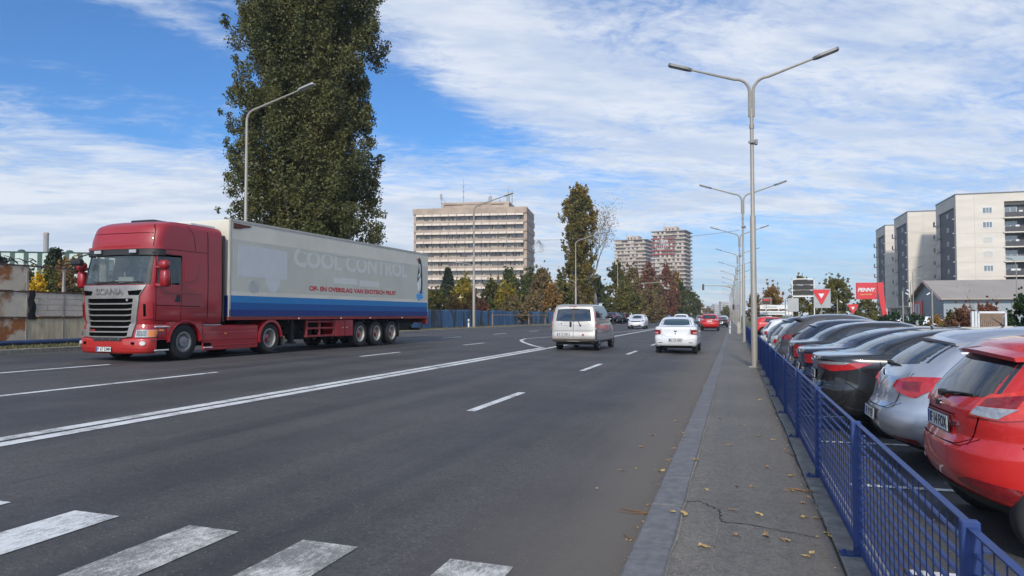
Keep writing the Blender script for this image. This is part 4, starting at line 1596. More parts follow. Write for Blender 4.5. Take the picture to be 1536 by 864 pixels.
# cab --------------------------------------------------------------
cabrows = [(1.0, -2.93, -.03, 1.20, .10, .50), (1.2, -2.93, -.01, 1.235, .10, .48), (1.6, -2.93, 0.0, 1.24, .10, .45), (2.02, -2.93, -.03, 1.24, .10, .42), (2.10, -2.93, -.06, 1.238, .10, .40),
           (2.5, -2.93, -.14, 1.235, .10, .38), (2.92, -2.93, -.24, 1.225, .10, .36), (3.06, -2.93, -.25, 1.225, .10, .36), (3.2, -2.93, -.24, 1.225, .10, .40), (3.5, -2.93, -.31, 1.22, .10, .42),
           (3.70, -2.93, -.40, 1.205, .10, .46), (3.81, -2.93, -.58, 1.15, .12, .5), (3.87, -2.93, -.80, 1.05, .14, .5), (3.90, -2.9, -1.15, .85, .14, .4), (3.915, -2.7, -1.5, .4, .14, .2)]
cab_s = Shell(cabrows, 6, 3.0, 4, 20)
PAINT_NOW[0] = M_TRED
cabo = cab_s.body()
cab_o = cabo.build('cab', M_TRED, T, True, ang=40)
# open the cab behind the glass
bm = bmesh.new()
bm.from_mesh(cab_o.data)
gone = []
for f in bm.faces:
    c = f.calc_center_median()
    if 2.12 < c.z < 2.88 and (c.x > -.42 and abs(c.y) < 1.07 or (-1.22 < c.x < -.44 and abs(c.y) > 1.1)): gone.append(f)
bmesh.ops.delete(bm, geom=gone, context='FACES')
bm.to_mesh(cab_o.data)
bm.free()
g = MB()
g.box(-1.75, -1.72, -1.19, 1.19, 1.6, 3.0)
g.box(-1.75, -.26, -1.19, 1.19, 1.68, 1.72)
g.box(-1.75, -.30, -1.19, 1.19, 2.93, 2.97)
g.build('cab_lining', mat('lining_dark', (.035, .035, .035), .9), T)
# glass
patch(cab_s, 'front', [(-1.09, 2.88), (1.09, 2.88)], [(-1.11, 2.10), (1.11, 2.10)], .004, 15, 6, skirt=.01).build('windscreen', M_GLASST, T, True)
fr = MB()
for s in (-1, 1):
    patch(cab_s, 'front', [(s * 1.04, 2.90), (s * 1.14, 2.90)], [(s * 1.06, 2.08), (s * 1.16, 2.08)], .012, 5, 6, mb=fr)
patch(cab_s, 'front', [(-1.10, 2.13), (1.10, 2.13)], [(-1.12, 2.08), (1.12, 2.08)], .012, 11, 2, mb=fr)
fr.build('windscreen_seal', M_BLACKP, T, True)
for s in (-1, 1):
    patch(cab_s, 'side', [(-1.23, 2.87), (-.45, 2.85)], [(-1.23, 2.15), (-.41, 2.11)], .004, 6, 4, s, .01).build('door_window', M_GLASST, T, True)
    g = MB()
    for seg in ([(-.40, 2.92), (-.34, 2.06)], [(-.40, 2.92), (-1.27, 2.92)], [(-1.27, 2.92), (-1.27, 2.10), (-1.24, 1.08)], [(-.34, 2.06), (-.36, 1.10)], [(-.36, 1.10), (-1.24, 1.08)]):
        line(cab_s, 'side', seg, .012, .003, s, g)
    line(cab_s, 'side', [(-.3, 3.07), (-2.25, 3.07)], .012, .003, s, g)
    line(cab_s, 'side', [(-.36, 1.52), (-2.0, 1.50)], .018, .003, s, g)
    g.build('door_gap', M_DARK, T)
    # raised panels
    patch(cab_s, 'side', [(-1.36, 2.82), (-1.82, 2.82), (-1.88, 2.74)], [(-1.36, 2.20), (-1.62, 2.20), (-1.86, 2.42)], .015, 8, 4, s, .02).build('sleeper_panel', M_TRED, T, True)
    patch(cab_s, 'side', [(-.5, 1.93), (-1.98, 1.93)], [(-.5, 1.87), (-1.98, 1.86)], .020, 6, 2, s, .03).build('side_crease', M_TRED, T, True)
    h = patch(cab_s, 'side', [(-1.10, 1.82), (-1.20, 1.82)], [(-1.02, 1.62), (-1.22, 1.62)], .012, 4, 3, s, .02).build('door_handle', M_BLACKP, T, True)
    y = 1.238 * s
    g = MB()
    line(cab_s, 'side', [(-2.28, 3.70), (-2.30, 2.4), (-2.28, 1.03)], .022, .003, s, g)
    g.build('deflector_gap', M_DARK, T)
    MB().box(-2.99, -2.935, min(y, y - .05 * s), max(y, y - .05 * s), 1.06, 3.66).build('deflector_rubber', M_BLACKP, T)
    # indicator slot behind the grille corner
    patch(cab_s, 'wrapf', [(1.02, 1.60), (1.28, 1.60)], [(1.02, 1.15), (1.28, 1.15)], .03, 5, 4, s, .06).build('corner_deflector', M_TRED, T, True)
    patch(cab_s, 'wrapf', [(1.06, 1.55), (1.12, 1.55)], [(1.06, 1.22), (1.12, 1.22)], .036, 3, 4, s, .02).build('air_slot', M_DARK, T)
# roof hatch
MB().cbox(-1.60, -1.02, -.42, .42, 3.88, 3.965, .03).build('roof_hatch', M_BLACKP, T, True)
d = MB()
d.cbox(-3.0, -1.95, -.88, .88, 3.86, 3.965, .03)
d.build('roof_deflector', carpaint('dull_white', (.5, .5, .5)), T, True)
# roof line grooves
g = MB()
line(cab_s, 'front', [(-1.05, 3.50), (1.05, 3.50)], .015, .003, 1, g)
for s in (-1, 1):
    line(cab_s, 'wrapf', [(.95, 3.76), (1.08, 3.6), (1.12, 3.3), (1.12, 3.10)], .018, .003, s, g)
    line(cab_s, 'side', [(-1.5, 3.80), (-1.72, 3.55), (-1.80, 3.10)], .014, .003, s, g)
g.build('roof_gap', M_DARK, T)
# sun visor with its lamps
v = MB()
patch(cab_s, 'wrapf', [(0, 3.06), (1.40, 3.06)], [(0, 2.90), (1.40, 2.88)], .07, 16, 3, 1, .09, mb=v)
patch(cab_s, 'wrapf', [(0, 3.06), (1.40, 3.06)], [(0, 2.90), (1.40, 2.88)], .07, 16, 3, -1, .09, mb=v)
vz = v.build('sun_visor', M_BLACKP, T, True)
v = MB()
patch(cab_s, 'wrapf', [(0, 3.12), (1.42, 3.12)], [(0, 3.055), (1.42, 3.055)], .085, 16, 2, 1, .1, mb=v)
patch(cab_s, 'wrapf', [(0, 3.12), (1.42, 3.12)], [(0, 3.055), (1.42, 3.055)], .085, 16, 2, -1, .1, mb=v)
v.build('visor_lip', M_TRED, T, True)
for y in (-.62, .62):
    p = cab_s.front(y, 2.98)
    l = MB().cbox(p + .03, p + .13, y - .14, y + .14, 2.92, 3.04, .02)
    lo = l.build('visor_lamp', M_BLACKP, T, True)
    MB().box(p + .128, p + .138, y - .12, y + .12, 2.94, 3.025).build('lens', M_CLEAR, lo)
# grille -------------------------------------------------------------
patch(cab_s, 'front', [(-.92, 1.72), (.92, 1.72)], [(-.80, 1.02), (.80, 1.02)], .006, 13, 5, skirt=.02).build('grille_mesh', M_DARK, T)
go = patch(cab_s, 'front', [(-1.10, 2.06), (1.10, 2.06)], [(-.92, 1.70), (.92, 1.70)], .035, 17, 4, skirt=.05).build('grille', M_GRILLE, T, True)
for s in (-1, 1):
    patch(cab_s, 'front', [(s * .62, 1.90), (s * 1.02, 1.93)], [(s * .66, 1.79), (s * .95, 1.79)], .042, 6, 3, skirt=.01).build('grille_slot', M_DARK, go)
g = MB()
for k in range(4):
    z = 1.575 - .155 * k
    wd = .90 - .03 * k
    patch(cab_s, 'front', [(-wd, z + .03), (-.62, z), (.62, z), (wd, z + .03)], [(-wd, z - .010), (-.62, z - .035), (.62, z - .035), (wd, z - .010)], .045, 21, 2, skirt=.05, mb=g)
for s in (-1, 1):
    patch(cab_s, 'front', [(s * .80, 1.72), (s * .96, 1.72)], [(s * .72, 1.01), (s * .86, 1.01)], .040, 4, 5, skirt=.05, mb=g)
g.build('grille_slats', M_GRILLE, go, True)
pz = cab_s.front(0, 1.88) + .04
writing('SCANIA', .24, M_CHROME, go, frame((pz + .006, 0, 1.875), (0, 1, 0), (-.03, 0, 1)), 'lettering', .008, .004, 1.12)
w_ = MB().lathe([(0, .0), (.035, 0), (.035, .02), (0, .03)], 12, 'x', c=(cab_s.front(.62, 1.66) + .03, .62, 1.655), closed=True)
w_.build('grille_lamp', M_CLEAR, go)
# lower front: headlight level and bumper
lf = Shell([(.60, -.86, .02, 1.20, .03, .40), (.66, -.86, .03, 1.22, .03, .42), (.9, -.86, .0, 1.22, .03, .45), (1.0, -.86, -.02, 1.21, .03, .48)], 8, 3, 4, 8)
lf.body().build('front_panel', M_TRED, T, True, ang=40)
bs = Shell([(.22, -.42, .0, 1.17, .04, .42), (.28, -.42, .05, 1.22, .04, .44), (.42, -.42, .07, 1.235, .04, .45), (.60, -.42, .06, 1.235, .04, .45), (.64, -.42, .03, 1.22, .04, .45)], 8, 3, 4, 8)
bo = bs.body().build('bumper', M_TRED2, T, True, ang=40)
g = MB()
for k in range(3):
    z = .985 - .135 * k
    wd = .80 - .02 * k
    patch(lf, 'front', [(-wd, z), (-.6, z - .03), (.6, z - .03), (wd, z)], [(-wd, z - .035), (-.6, z - .065), (.6, z - .065), (wd, z - .035)], .05, 19, 2, skirt=.05, mb=g)
for s in (-1, 1):
    patch(lf, 'front', [(s * .70, 1.02), (s * .86, 1.02)], [(s * .66, .66), (s * .80, .68)], .045, 4, 4, skirt=.05, mb=g)
g.build('lower_grille_slats', M_GRILLE, T, True)
patch(lf, 'front', [(-.78, 1.02), (.78, 1.02)], [(-.68, .64), (.68, .64)], .02, 13, 3, skirt=.02).build('lower_grille_mesh', M_DARK, T)
patch(bs, 'front', [(-.56, .665), (.56, .665)], [(-.46, .565), (.46, .565)], .03, 13, 3, skirt=.04).build('number_plate_recess', M_BLACKP, T)
g = MB()
for y in (-.42, -.14, .14, .42):
    g.lathe([(0, 0), (.02, 0), (.02, .012), (0, .014)], 10, 'x', c=(bs.front(y, .61) + .03, y, .61), closed=True)
g.build('bumper_studs', M_CHROME, bo)
writing('R420', .07, M_TLET, T, frame((lf.front(-.52, .84) + .06, -.52, .84), (0, 1, 0), (0, 0, 1)), 'lettering', .003, .003)
for s in (-1, 1):
    o = patch(lf, 'wrapf', [(.90, .86), (1.46, .86)], [(.88, .66), (1.42, .66)], .022, 10, 4, s, .04).build('headlight', M_CLEAR, T, True)
    patch(lf, 'wrapf', [(1.20, .85), (1.44, .85)], [(1.20, .67), (1.40, .67)], .026, 5, 3, s, .02).build('turn_signal', M_AMBER, o, True)
    patch(lf, 'wrapf', [(.93, .84), (1.17, .84)], [(.91, .69), (1.15, .69)], .025, 5, 3, s, .01).build('reflector', mat('lamp_inner', (.20, .19, .16), .2, .6, 1, var=.5, vs=30), o, True)
    x, y, nx, ny = bs.wrap(1.04, .50, True)
    for dy, r, m_ in ((0, .075, M_MATWH), (-.26, .05, M_DARK)):
        x, y, nx, ny = bs.wrap(1.10 + dy, .50, True)
        M = frame((x + nx * .01, s * (y + ny * .01), .50), (-ny, s * nx, 0), (0, 0, 1))
        MB().prism([(r * cos(k * pi / 9), r * .75 * sin(k * pi / 9)) for k in range(18)], -.02, .012, M).build('fog_lamp', m_, bo)
    g = MB()
    line(bs, 'wrapf', [(.5, .36), (1.35, .33)], .014, .006, s, g)
    g.build('bumper_crease', M_TRED, bo)
plate(T, frame((bs.front(0, .33) + .02, -.10, .335), (0, 1, 0), (0, 0, 1)), 'IF 67 DMN', .52, .12)
# steps by the front wheel
for s in (-1, 1):
    a, b = (s * 1.0, s * 1.215) if s > 0 else (s * 1.215, s * 1.0)
    MB().box(-.86, -.30, a, b, .27, .58).build('step_well', M_DARK, T)
    g = MB()
    a, b = (1.05, 1.245) if s > 0 else (-1.245, -1.05)
    g.cbox(-.84, -.34, a, b, .28, .32, .01)
    g.cbox(-.86, -.34, a, b, .92, .96, .01)
    g.build('step_tread', M_MATWH, T)
    MB().box(-.80, -.20, a, b - (.0 if s > 0 else 0), .585, .60).build('step_edge', M_TRED2, T)
    MB().box(-.62, -.50, a + (.0), b + .008 * (1 if s > 0 else 0), .82, .87).build('side_marker', M_AMBER, T)
# front mudguard: a block with the wheel opening cut out
for s in (-1, 1):
    mg = MB()
    P = []
    ya, yb = .93 * s, 1.243 * s
    for k in range(37):
        a = radians(180 * k / 36)
        ca_, sa_ = cos(a), sin(a)
        ko = min(.66 / abs(ca_) if abs(ca_) > 1e-6 else 9, .56 / sa_ if sa_ > 1e-6 else 9)
        P.append([(-1.42 + ca_ * .585, ya, .5 + sa_ * .585 * .97), (-1.42 + ca_ * .585, yb, .5 + sa_ * .585 * .97), (-1.42 + ca_ * ko, yb, .5 + sa_ * ko), (-1.42 + ca_ * ko, ya, .5 + sa_ * ko)])
    mg.grid(P, wrap=True)
    mg.build('front_mudguard', M_TRED, T, True, ang=40)
g = MB()
for s in (-1, 1):
    P = []
    for k in range(25):
        a = radians(2 + 176 * k / 24)
        P.append([(-1.42 + cos(a) * .585, s * y, .50 + sin(a) * .57) for y in (1.246, 1.275)] + [(-1.42 + cos(a) * .63, s * y, .50 + sin(a) * .61) for y in (1.275, 1.246)])
    g.grid(P, wrap=True)
g.build('wheel_lip', M_TRED, T, True)
for s in (-1, 1):
    wheel(T, -1.42, s * 1.06, .50, .30, s, 'truck', rim_m=mat('dusty_steel', (.22, .22, .215), .5, .4, var=.25, vs=8))
    wheel(T, -5.2, s * .95, .50, .55, s, 'deep', rim_m=mat('rim_cream', (.34, .33, .29), .55, .2, var=.2))
# skirts between the axles
for s in (-1, 1):
    g = MB()
    a, b = (1.20, 1.235) if s > 0 else (-1.235, -1.20)
    g.cbox(-4.58, -2.11, a, b, .22, .93, .015)
    for z in (.34, .52, .70, .82):
        g.cbox(-4.50, -2.20, *((1.225, 1.245) if s > 0 else (-1.245, -1.225)), z, z + .022, .005)
    g.cbox(-4.58, -2.11, *((.75, 1.21) if s > 0 else (-1.21, -.75)), .90, .955, .02)
    so = g.build('side_skirt', M_TRED, T)
    MB().cbox(-2.9, -2.16, *((1.02, 1.22) if s > 0 else (-1.22, -1.02)), .952, .975, .008).build('skirt_step', M_MATWH, so)
    MB().box(-2.45, -2.15, *((1.236, 1.246) if s > 0 else (-1.246, -1.236)), .35, .44).build('skirt_slot', M_DARK, so)
    MB().box(-2.50, -2.15, *((1.236, 1.262) if s > 0 else (-1.262, -1.236)), .29, .32).build('skirt_tread', M_MATWH, so)
    MB().box(-3.1, -3.02, *((1.24, 1.26) if s > 0 else (-1.26, -1.24)), .68, .72).build('side_marker', M_AMBER, so)
    # rear mudguard arch
    g = MB()
    P = []
    y0, y1 = (.72, 1.27) if s > 0 else (-1.27, -.72)
    for k in range(21):
        a = radians(-12 + 190 * k / 20) if True else 0
        P.append([(-5.2 + cos(a) * .575, y0, .5 + sin(a) * .575), (-5.2 + cos(a) * .575, y1, .5 + sin(a) * .575), (-5.2 + cos(a) * .61, y1, .5 + sin(a) * .61), (-5.2 + cos(a) * .61, y0, .5 + sin(a) * .61)])
    g.grid(P, wrap=True)
    P = []
    ye = 1.275 * s
    for k in range(21):
        a = radians(-12 + 175 * k / 20)
        P.append([(-5.2 + cos(a) * .53, ye, .5 + sin(a) * .53), (-5.2 + cos(a) * .61, ye, .5 + sin(a) * .61), (-5.2 + cos(a) * .61, ye - .03 * s, .5 + sin(a) * .61), (-5.2 + cos(a) * .53, ye - .03 * s, .5 + sin(a) * .53)])
    g.grid(P, wrap=True)
    g.build('rear_mudguard', M_TRED, T, True, ang=40)
    MB().box(-5.86, -5.83, y0, y1, .22, .60).build('mud_flap', M_BLACKP, T)
# tractor chassis
g = MB()
for y in (-.42, .42): g.box(-6.1, -.6, y - .04, y + .04, .62, .90)
g.box(-6.1, -.6, -.5, .5, .50, .62)
g.box(-5.9, -4.4, -.55, .55, .90, 1.06)
g.cbox(-2.2, -.5, -.9, .9, .40, .98, .05)
g.cbox(-4.5, -2.35, -1.15, 1.15, .35, .88, .08)
g.lathe([(.09, -.95), (.09, .95)], 12, c=(-1.42, 0, .5))
g.lathe([(.11, -.95), (.11, .95)], 12, c=(-5.2, 0, .5))
g.lathe([(.22, -.25), (.22, .25)], 16, c=(-5.2, 0, .5))
g.build('chassis', M_FRAMED, T)
g = MB()
for (x, y) in ((-2.55, .3), (-2.55, -.1), (-2.6, .5)):
    g.tube([(x, y, 1.5), (x - .2, y, 1.1), (x - .35, y, 1.05), (x - .5, y, 1.35), (x - .55, y, 1.6)], .02, 6)
g.build('air_lines', M_BLACKP, T, True)
# mirrors
for s in (-1, 1):
    g = MB()
    y = 1.48 * s
    g.cbox(-.52, -.30, min(y - .12, y + .12), max(y - .12, y + .12), 2.02, 2.48, .05)
    g.cbox(-.50, -.26, min(y - .13, y + .13), max(y - .13, y + .13), 2.49, 2.74, .06)
    mo = g.build('door_mirror', M_TRED, T, True, ang=60)
    g = MB()
    g.bar((-.36, 1.22 * s, 2.56), (-.38, 1.42 * s, 2.56), .05)
    g.bar((-.36, 1.22 * s, 2.08), (-.40, 1.46 * s, 2.06), .06)
    g.build('mirror_arm', M_TRED, mo)
    MB().box(-.535, -.515, min(y - .10, y + .10), max(y - .10, y + .10), 2.06, 2.44).build('mirror_glass', M_GLASS, mo)
g = MB()
p = cab_s.front(-1.05, 2.85)
g.tube([(p + .05, -1.12, 2.95), (p + .28, -1.22, 2.86), (p + .30, -1.22, 2.78)], .018, 6)
g.cbox(p + .20, p + .42, -1.42, -1.06, 2.62, 2.80, .05)
g.build('front_mirror', M_BLACKP, T, True)
# wipers
g = MB()
for y in (-.55, .25):
    a = Vector((cab_s.front(y, 2.10) + .05, y, 2.10))
    b = Vector((cab_s.front(y + .62, 2.17) + .035, y + .62, 2.17))
    g.tube([a, b], .012, 6)
    g.tube([(a.x - .01, a.y - .1, 2.16), (b.x, b.y + .15, 2.14)], .012, 5)
g.build('wiper', M_BLACKP, T)
# inside the cab
ci = thing('cab_interior', None, None, (0, 0, 0))
bpy.data.objects.remove(ci)
g = MB().cbox(-.95, -.35, -1.08, 1.08, 1.72, 2.12, .06)
dash = g.build('dashboard', mat('dash_grey', (.16, .16, .155), .8), T, True)
for y in (-.58, .58):
    g = MB()
    g.cbox(-1.50, -1.02, y - .26, y + .26, 1.78, 2.0, .07)
    g.cbox(-1.56, -1.42, y - .25, y + .25, 1.95, 2.62, .06)
    g.cbox(-1.55, -1.44, y - .14, y + .14, 2.62, 2.84, .04)
    g.build('seat', M_SEAT, T, True)
g = MB()
for k in range(20):
    a0, a1 = 2 * pi * k / 20, 2 * pi * (k + 1) / 20
    f = lambda a: (-1.0 + .10 * sin(a), .58 + .23 * cos(a), 2.12 + .17 * sin(a))
    g.tube([f(a0), f(a1)], .016, 5, cap=False)
g.bar((-.98, .38, 2.11), (-.98, .78, 2.11), .03)
g.build('steering_wheel', M_BLACKP, T)
g = MB()
g.cbox(-.62, -.42, -.30, .34, 2.12, 2.22, .015)
for k in range(7):
    g.lathe([(.0, 0), (.03, 0), (.045, .09), (.0, .09)], 8, 'z', c=(-.52, -.22 + .075 * k, 2.22), closed=True)
g.lathe([(0, 0), (.012, 0), (.012, .22), (0, .22)], 6, 'z', c=(-.52, -.05, 2.22), closed=True)
g.build('dashboard_tray', mat('tray_white', (.62, .60, .55), .6), dash)
g = MB()
for y in (-.9, .95):
    g.cbox(-.60, -.54, y - .12, y + .12, 2.14, 2.80, .02)
g.build('curtain', mat('curtain_pale', (.45, .42, .36), .9, var=.3, vs=10), T, True)

# trailer --------------------------------------------------------------
X0, X1, Z0, Z1, HY = -3.16, -17.05, 1.20, 4.20, 1.28
tb = MB().cbox(X1, X0, -HY, HY, Z0, Z1, .05)
TB = tb.build('trailer_box', M_TRAIL, T, False)
g = MB()
for (xa, xb) in ((X0 - .06, X0 + .006), (X1 - .006, X1 + .06)):
    for s in (-1, 1):
        a, b = sorted((s * (HY - .05), s * (HY + .008)))
        g.cbox(min(xa, xb), max(xa, xb), a, b, Z0, Z1 + .01, .008)
for s in (-1, 1):
    a, b = sorted((s * (HY - .06), s * (HY + .012)))
    g.cbox(X1, X0, a, b, Z1 - .07, Z1 + .014, .008)
g.build('corner_trim', mat('trim_cream', (.40, .39, .35), .45, .2), TB)


def sidequad(x0, x1, z0, z1, off, m, name, parent=None, s=1, shape=None):
    g = MB()
    M = frame((0, s * (HY + off - .004), 0), (-1, 0, 0), (0, 0, 1)) if s > 0 else frame((0, s * (HY + off - .004), 0), (1, 0, 0), (0, 0, 1))
    poly = shape or [(-x0, z0), (-x1, z0), (-x1, z1), (-x0, z1)]
    if s < 0: poly = [(-a, b) for a, b in poly]
    g.prism(poly, -.01, .004, M)
    return g.build(name, m, parent or TB)


for s in (1, -1):
    sidequad(X0 - .07, X1 + .07, 2.0, 3.60, .002, M_TGREY, 'faded_panel', s=s)
    sidequad(X0 + .004, X1 - .004, 1.64, 1.86, .004, M_BLUE1, 'light_blue_stripe', s=s)
    sidequad(X0 + .004, X1 - .004, 1.42, 1.645, .006, M_BLUE2, 'blue_stripe', s=s)
    sidequad(X0 + .004, X1 - .004, 1.22, 1.425, .008, M_BLUE3, 'dark_blue_stripe', s=s)
MB().box(X0, X0 + .006, -HY + .04, HY - .04, 1.22, 1.86).build('front_blue_panel', M_BLUE3, TB)
sidequad(-3.55, -6.02, 2.45, 3.47, .004, M_TGHOST, 'faded_patch', shape=[(3.55, 2.46), (4.86, 2.46), (4.92, 2.25), (5.08, 2.05), (5.28, 1.98), (5.45, 2.05), (5.62, 2.25), (5.66, 2.46), (6.02, 2.46), (6.02, 3.42), (3.55, 3.47)])
sidequad(-4.35, -4.9, 0, 0, .006, mat('trailer_pale_spot', (.385, .40, .375), .5), 'faded_spot', shape=[(4.28 + .28 * cos(k * pi / 8), 2.16 + .2 * sin(k * pi / 8)) for k in range(16)])
sidequad(-8.89, -10.57, 2.46, 2.69, .004, M_TGHOST2, 'faded_patch')
sidequad(-10.75, -12.33, 2.42, 2.66, .004, M_TGHOST2, 'faded_patch')
MT = lambda x, z, off=.0045: frame((x, HY + off, z), (-1, 0, 0), (0, 0, 1))
writing('COOL CONTROL', .86, M_TGHOST2, TB, MT(-10.62, 3.24), 'lettering', .001, .030, 1.24)
sidequad(-6.7, -14.6, 3.50, 3.60, .008, M_TGREY, 'faded_band')
writing('OP- EN OVERSLAG VAN EXOTISCH FRUIT', .225, M_TLET, TB, MT(-10.56, 2.21, .0045), 'lettering', .001, .010, 1.55)
sidequad(-3.25, -4.0, 3.98, 4.08, .010, M_RUST, 'rust_patch', shape=[(3.30, 4.10), (4.15, 4.08), (4.05, 4.02), (3.85, 4.0), (3.6, 3.94), (3.3, 3.92)])
# painted bird on blue water
pen = [(16.02, 3.93), (16.12, 3.96), (16.25, 3.90), (16.33, 3.70), (16.38, 3.40), (16.42, 3.05), (16.44, 2.75), (16.42, 2.45), (16.36, 2.30), (16.20, 2.28), (16.05, 2.40), (15.98, 2.80), (15.94, 3.10), (16.02, 3.35), (16.08, 3.60), (16.0, 3.80)]
bd = sidequad(0, 0, 0, 0, .012, mat('bird_black', (.012, .012, .014), .5), 'bird_picture', shape=pen)
sidequad(0, 0, 0, 0, .017, mat('bird_white', (.62, .64, .66), .5), 'white_belly', bd, shape=[(16.08, 3.68), (16.14, 3.45), (16.16, 3.25), (16.05, 3.16), (15.98, 3.10), (15.96, 2.80), (16.04, 2.42), (16.18, 2.32), (16.27, 2.55), (16.28, 2.95), (16.20, 3.12), (16.24, 3.45), (16.18, 3.66)])
sidequad(0, 0, 0, 0, .017, mat('bird_wing', (.012, .012, .014), .5), 'wing', bd, shape=[(16.02, 3.10), (15.93, 3.0), (15.95, 2.80), (16.10, 2.95), (16.2, 3.08)])
sidequad(0, 0, 0, 0, .016, mat('bird_beak', (.45, .16, .06), .5), 'beak', bd, shape=[(16.04, 3.86), (15.82, 3.90), (15.80, 3.87), (15.98, 3.80)])
sidequad(0, 0, 0, 0, .011, mat('water_blue', (.06, .30, .62), .5), 'water_picture', shape=[(15.78, 2.18), (15.95, 2.30), (16.1, 2.24), (16.3, 2.34), (16.55, 2.38), (16.42, 2.22), (16.56, 2.10), (16.25, 2.0), (15.95, 1.92), (15.98, 2.04), (15.76, 2.06), (15.9, 2.13)])
# door furniture at the tail, frame rails, legs, boxes
g = MB()
for z in (1.5, 2.2, 3.0, 3.8):
    for s in (-1, 1): g.box(X1 - .03, X1 + .02, s * 1.2 - .05, s * 1.2 + .05, z - .04, z + .04)
for y in (-.5, -.15, .15, .5): g.tube([(X1 - .03, y, 1.25), (X1 - .03, y, 4.12)], .018, 6)
g.build('rear_door_hardware', M_FRAMED, TB)
g = MB()
for s in (-1, 1):
    a, b = sorted((s * 1.20, s * 1.285))
    g.cbox(X1, X0 + .02, a, b, 1.10, 1.195, .01)
g.box(X1 - .05, X1 + .05, -1.27, 1.27, .90, 1.20)
for s in (-1, 1):
    a, b = sorted((s * 1.05, s * 1.28))
    g.cbox(X1 - .06, X1 + .12, a, b, .82, 1.19, .02)
g.build('bottom_rail', M_FRAMER, T)
g = MB()
for y in (-.5, .5): g.box(X1 + .1, -5.0, y - .05, y + .05, .82, 1.10)
for k in range(12): g.box(-5.2 - k * 1.0, -5.28 - k * 1.0, -1.2, 1.2, 1.0, 1.10)
g.box(-5.9, -3.3, -1.0, 1.0, 1.08, 1.13)
for x in (-10.95, -12.27, -13.6): g.lathe([(.07, -1.0), (.07, 1.0)], 10, c=(x, 0, .5))
g.box(-16.6, -16.5, -1.1, 1.1, .55, .66)
for s in (-1, 1): g.bar((-16.55, s * .6, .6), (-16.3, s * .6, 1.1), .08)
g.cbox(-15.9, -14.7, -.9, .9, .60, .95, .03)
g.build('trailer_chassis', M_FRAMED, T)
for s in (-1, 1):
    g = MB()
    y = s * .95
    g.box(-6.78, -6.62, y - .08, y + .08, .30, 1.10)
    g.box(-6.85, -6.55, y - .13, y + .13, .26, .31)
    g.build('landing_leg', M_FRAMED, T)
    g = MB()
    a, b = sorted((s * 1.13, s * 1.22))
    for z in (.46, .74, .98): g.cbox(-9.08, -7.25, a, b, z, z + .07, .01)
    for x in (-7.3, -8.1, -9.05): g.cbox(x - .04, x + .04, a - .001, b + .001, .46, 1.08, .01)
    g.build('pallet_rack', M_FRAMER, T)
    g = MB()
    a, b = sorted((s * .70, s * 1.24))
    g.cbox(-10.36, -9.12, a, b, .44, 1.08, .02)
    tb_ = g.build('tool_box', M_TRED, T)
    MB().box(-9.77, -9.75, *sorted((s * 1.236, s * 1.245)), .46, 1.06).build('door_gap', M_DARK, tb_)
    for x in (-9.62, -9.9): MB().box(x - .05, x + .05, *sorted((s * 1.238, s * 1.256)), .76, .79).build('latch', M_STEELW, tb_)
    for x in (-10.95, -12.27, -13.6):
        wheel(T, x, s * 1.04, .50, .38, s, 'deep', rim_m=mat('rim_cream', (.34, .33, .29), .55, .2, var=.2))
    MB().box(-14.22, -14.19, *sorted((s * .8, s * 1.24)), .30, 1.08).build('mud_flap', M_BLACKP, T)
    g = MB()
    for x in (-6.7, -9.4, -11.6, -14.4): g.lathe([(0, s * 0), (.03, 0), (.03, s * .02), (0, s * .025)], 8, c=(x, s * 1.286, 1.14), closed=True)
    g.build('side_marker', M_MATWH, T)
# spare wheel under the rack
wheel(T, -8.2, .30, .48, .36, 1, 'deep').rotation_euler = (radians(90), 0, 0)
for o_ in T.children:
    if o_.name.startswith('wheel') and abs(o_.location.x + 8.2) < .01: o_.location = (-8.2, .2, .55)
MB().cbox(-7.9, -6.95, -.5, .5, .55, 1.0, .05).build('fuel_tank', M_FRAMED, T)
# ---------------------------------------------------------------- blue fence of the car park
M_FBLUE = mat('fence_blue', (.022, .048, .165), .5, var=.22, vs=9, spec=.4, col2=(.075, .045, .035), f2=(.66, .72))
fence = thing('railing_fence', 'low blue steel railing of thin bars between the pavement and the parked cars', 'fence', (0, 0, 0))
FY0, FP, FX = .40 - 2.35, 2.35, .72


def fence_panel():
    g = MB()
    n = 12
    for k in range(n):
        z = .20 + .066 * k
        g.box(-.003, .018, .03, FP - .03, z, z + .003)
    g.box(-.012, .016, .0, FP, .935, .941)
    m = 22
    for k in range(m):
        y = .04 + (FP - .08) * k / (m - 1)
        g.tube([(-.006, y, .17), (-.006, y, .938)], .0026, 5, cap=False)
    g.box(-.012, .028, .0, FP, .165, .171)
    return g.build('panel', M_FBLUE, fence, fix=False)


def fence_post():
    g = MB()
    g.cbox(-.030, .026, -.02, .02, .12, .955, .004)
    g.box(-.11, .06, -.05, .05, .125, .135)
    for x in (-.085, ): g.lathe([(0, .135), (.012, .135), (.012, .155), (0, .157)], 6, 'z', c=(x, 0, 0))
    for k in range(11):
        g.box(.03, .052, -.03, .03, .20 + .066 * k, .206 + .066 * k)
    return g.build('post', M_FBLUE, fence)


pn, ps = fence_panel(), fence_post()
rf_ = random.Random(4)
for k in range(29):
    y = FY0 + FP * k
    a = pn if k == 0 else pn.copy()
    b = ps if k == 0 else ps.copy()
    if k:
        for o in (a, b):
            C.objects.link(o); o.parent = fence
    a.location = (FX + bend(y), y + .0, rf_.uniform(-.004, .004))
    b.location = (FX + bend(y), y, 0)
    b.rotation_euler = (rf_.uniform(-.008, .008), rf_.uniform(-.008, .008), 0)
    a.rotation_euler = (0, 0, rf_.uniform(-.002, .002))

